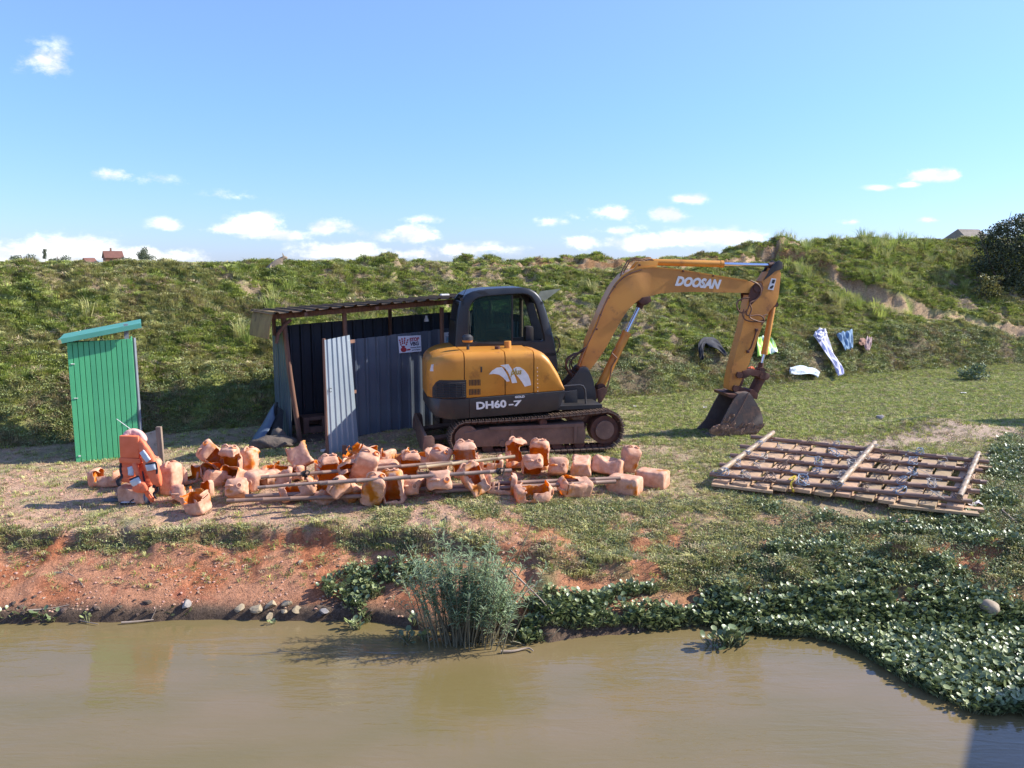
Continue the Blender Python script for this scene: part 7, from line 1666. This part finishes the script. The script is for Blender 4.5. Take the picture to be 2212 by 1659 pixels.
def house(px, Y, wpx, ytop, yeave, label, m, rot=.5, dep=.8, chimney=True):
    w = wpx / FPX * Y; zt = W(px, ytop, Y).z; ze = W(px, yeave, Y).z; x = W(px, ytop, Y).x; h = thing('house', label, 'house', (x, Y, 2.0), rot); he = ze - 2; ht = zt - 2; dp_ = w * dep; ww = w * .78
    mb = MB(); mb.prism([(-ww / 2, 0), (ww / 2, 0), (ww / 2, he), (-ww / 2, he)], -dp_ / 2, dp_ / 2)
    mb.add([(-ww / 2, -dp_ / 2, he), (-ww / 2, dp_ / 2, he), (-ww / 2, 0, ht - .1), (ww / 2, -dp_ / 2, he), (ww / 2, dp_ / 2, he), (ww / 2, 0, ht - .1)], [(0, 2, 1), (3, 4, 5)]); mb.build('wall', m, h)
    rf = MB(); ov = .25
    for s_ in (-1, 1): rf.add([(-ww / 2 - ov, s_ * (dp_ / 2 + ov), he - .2), (ww / 2 + ov, s_ * (dp_ / 2 + ov), he - .2), (ww / 2 + ov, 0, ht), (-ww / 2 - ov, 0, ht), (-ww / 2 - ov, s_ * (dp_ / 2 + ov), he - .32), (ww / 2 + ov, s_ * (dp_ / 2 + ov), he - .32), (ww / 2 + ov, 0, ht - .12), (-ww / 2 - ov, 0, ht - .12)], [(0, 1, 2, 3), (7, 6, 5, 4), (0, 4, 5, 1), (0, 3, 7, 4), (1, 5, 6, 2)])
    r_ = rf.build('roof', RFB, h)
    if chimney: c = MB(); c.box((-ww * .1, .0, ht + .1), (.4, .4, 1.4)); c.build('chimney', m, r_)
    for k in range(2):
        c = MB(); c.box((ww * (-.2 + .42 * k), -dp_ / 2 - .02, he * .62), (ww * .13, .08, he * .18)); c.build('window', DARK, h)
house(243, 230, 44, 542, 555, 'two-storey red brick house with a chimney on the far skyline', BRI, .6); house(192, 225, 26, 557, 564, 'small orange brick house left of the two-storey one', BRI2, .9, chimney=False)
h = thing('outbuilding', 'low white plastered outbuilding right beside the far brick house', 'outbuilding', (W(262, 566, 215).x, 215, 2.0), 0); mb = MB(); mb.box((0, 0, .7), (4.2, 3, 1.6)); mb.build('wall', WPL, h); mb = MB(); mb.box((0, 0, 1.56), (4.6, 3.4, .12), (0, .02, 0)); mb.build('roof', RFB, h)
h = thing('outbuilding', 'long low pale outbuilding under the tall far tree', 'outbuilding', (W(298, 567, 200).x, 200, 2.0), 0); mb = MB(); mb.box((0, 0, .55), (6.0, 3, 1.2)); mb.build('wall', WPL, h); mb = MB(); mb.box((0, -.1, 1.22), (6.5, 3.5, .12), (.05, 0, 0)); mb.build('roof', mat('far_tin_roof', (.42, .40, .38), rough=.6), h)
# hut roof peeping over the right crest
Y_ = 40; c0 = W(2090, 495, Y_); hh = thing('hut', 'old grey-brown hut roof showing above the crest beside the dark bush', 'hut', (c0.x, Y_, 2.2), .35)
mb = MB(); mb.box((0, 0, 1.2), (1.3, 1.3, 2.4)); mb.build('wall', mat('mud_wall', (.30, .22, .16), rough=.95), hh); z_ = c0.z - 2.2; mb = MB()
for s_ in (-1, 1): mb.add([(-.8, s_ * .9, z_ - .6), (.8, s_ * .9, z_ - .6), (.7, 0, z_), (-.6, 0, z_)], [(0, 1, 2, 3) if s_ < 0 else (3, 2, 1, 0)])
mb.add([(-.8, -.9, z_ - .6), (-.8, .9, z_ - .6), (-.6, 0, z_), (.8, -.9, z_ - .6), (.8, .9, z_ - .6), (.7, 0, z_)], [(0, 2, 1), (3, 4, 5)]); mb.build('roof', mat('grey_thatch', (.26, .22, .17), (.19, .16, .12), scale=5, rough=.95, bump=.02), hh)

# dog on the crest
def skin_body(name, verts, edges, radii, parent, m, rootv=0, sub=2):
    me = bpy.data.meshes.new(name); me.from_pydata(verts, edges, []); bm = bmesh.new(); bm.from_mesh(me); bm.verts.layers.skin.verify(); bm.to_mesh(me); bm.free()
    for v, r_ in zip(me.skin_vertices[0].data, radii): v.radius = (r_, r_) if not isinstance(r_, tuple) else r_
    me.skin_vertices[0].data[rootv].use_root = True; o = link(name, me, parent, m); md = o.modifiers.new('skin', 'SKIN'); md.use_smooth_shade = True; s_ = o.modifiers.new('sub', 'SUBSURF'); s_.levels = sub; s_.render_levels = sub; return o
dogp = W(592, 556, float(toe(W(592, 556, 21).x)) + 5.0); dogp.z = gz(dogp.x, dogp.y); dg_ = thing('dog', 'tan and dark dog sitting on the dike crest with its ears up', 'dog', dogp + Vector((0, .1, .02)), .35); dg_.scale = (.82, .82, .82)
DOGM = mat('tan_fur', (.34, .25, .16), (.20, .16, .12), scale=5, rough=.9, bump=.004, c3=(.06, .055, .06), s3=4, t3=.52, w3=.06); DOGL = mat('cream_fur', (.60, .52, .38), rough=.9)
V = [(0, 0, .20), (-.16, 0, .14), (.12, 0, .28), (.18, 0, .36), (.26, 0, .39), (.33, 0, .37), (.10, .06, .16), (.12, .06, .0), (.10, -.06, .16), (.12, -.06, .0), (-.16, .09, .08), (-.02, .10, .02), (-.16, -.09, .08), (-.02, -.10, .02), (-.26, .02, .05), (-.36, .05, .02)]
Ed = [(0, 1), (0, 2), (2, 3), (3, 4), (4, 5), (2, 6), (6, 7), (2, 8), (8, 9), (1, 10), (10, 11), (1, 12), (12, 13), (1, 14), (14, 15)]
skin_body('body', V, Ed, [.095, .10, .085, .06, .06, .026, .035, .02, .035, .02, .055, .022, .055, .022, .025, .012], dg_, DOGM)
mb = MB()
for s_ in (-1, 1): mb.add([(.20, s_ * .02, .43), (.20, s_ * .06, .41), (.24, s_ * .04, .42), (.19, s_ * .05, .52)], [(0, 1, 3), (1, 2, 3), (2, 0, 3), (0, 2, 1)])
mb.build('ear', DOGM, dg_); mb = MB(); mb.rings([[Vector((.15 + .03 * math.cos(k), .045 * math.sin(k), z_)) for k in np.linspace(0, 6.28, 9)[:-1]] for z_ in (.12, .2, .28)]); mb.build('chest', DOGL, dg_, True)

# unseen bridge past the right edge, deck cut short to shape the corner shadow
CON = mat('bridge_concrete', (.34, .33, .30), (.26, .25, .23), scale=2, rough=.9, bump=.004); br = thing('bridge', 'concrete footbridge just outside the picture at the lower right, casting the corner shadow', 'bridge', (9.05, 7.6, 0), math.atan2(.83, .55))
mb = MB(); mb.box((-7.0, -1.5, 3.0), (14.3, 3.0, .35)); mb.build('deck', CON, br)
for yy in (-.12, -2.9): mb = MB(); mb.box((-7.0, yy, 3.45), (14.3, .12, .55)); mb.build('parapet', CON, br)
for xx in (-13, -1.2): mb = MB(); mb.box((xx, -1.5, 1.0), (.6, 2.4, 3.8)); mb.build('pier', CON, br)

# ------------------------------------------------------------ split parts made of several loose pieces into one object each
SPLIT = {'tooth', 'side_plate', 'elbow_hose', 'boom_hose', 'hydraulic_pipe', 'pipe_clamp', 'pivot_pin', 'cylinder_bracket', 'cylinder_mount', 'window_bar', 'blade_arm', 'top_bracket', 'rocker_link', 'bearing_plate', 'boom_foot', 'ear', 'control_lever', 'emblem', 'pictogram', 'roller', 'arm_pipe', 'rod_eye', 'bucket_link', 'cross_beam', 'dozer_blade', 'bucket_ear', 'door_batten', 'strap', 'hood_latch', 'lining_board', 'louvre', 'printed_lines'}
def split_loose(o):
    me = o.data; n = len(me.vertices); par = list(range(n))
    def find(a):
        while par[a] != a: par[a] = par[par[a]]; a = par[a]
        return a
    for e in me.edges:
        a, b = find(e.vertices[0]), find(e.vertices[1])
        if a != b: par[a] = b
    groups = {}
    for p in me.polygons: groups.setdefault(find(p.vertices[0]), []).append(p)
    if len(groups) < 2 or len(groups) > 24: return
    co = [tuple(v.co) for v in me.vertices]; first = True
    for ps in groups.values():
        ids = sorted({v for p in ps for v in p.vertices}); mp = {v: i for i, v in enumerate(ids)}
        m2 = bpy.data.meshes.new(me.name); m2.from_pydata([co[v] for v in ids], [], [[mp[v] for v in p.vertices] for p in ps])
        m2.polygons.foreach_set('material_index', [p.material_index for p in ps]); m2.polygons.foreach_set('use_smooth', [p.use_smooth for p in ps])
        for m in me.materials: m2.materials.append(m)
        if ps[0].use_smooth: m2.set_sharp_from_angle(angle=R(35))
        if first: o.data = m2; first = False
        else:
            c = o.copy(); c.data = m2; COL.objects.link(c)
for o in list(sc.objects):
    b = o.name.split('.')[0]
    if o.type == 'MESH' and o.parent and b in SPLIT and not o.children: split_loose(o)
    if b in ('vent_slot', 'rivet', 'track_chain', 'mud_cake'): o['kind'] = 'stuff'
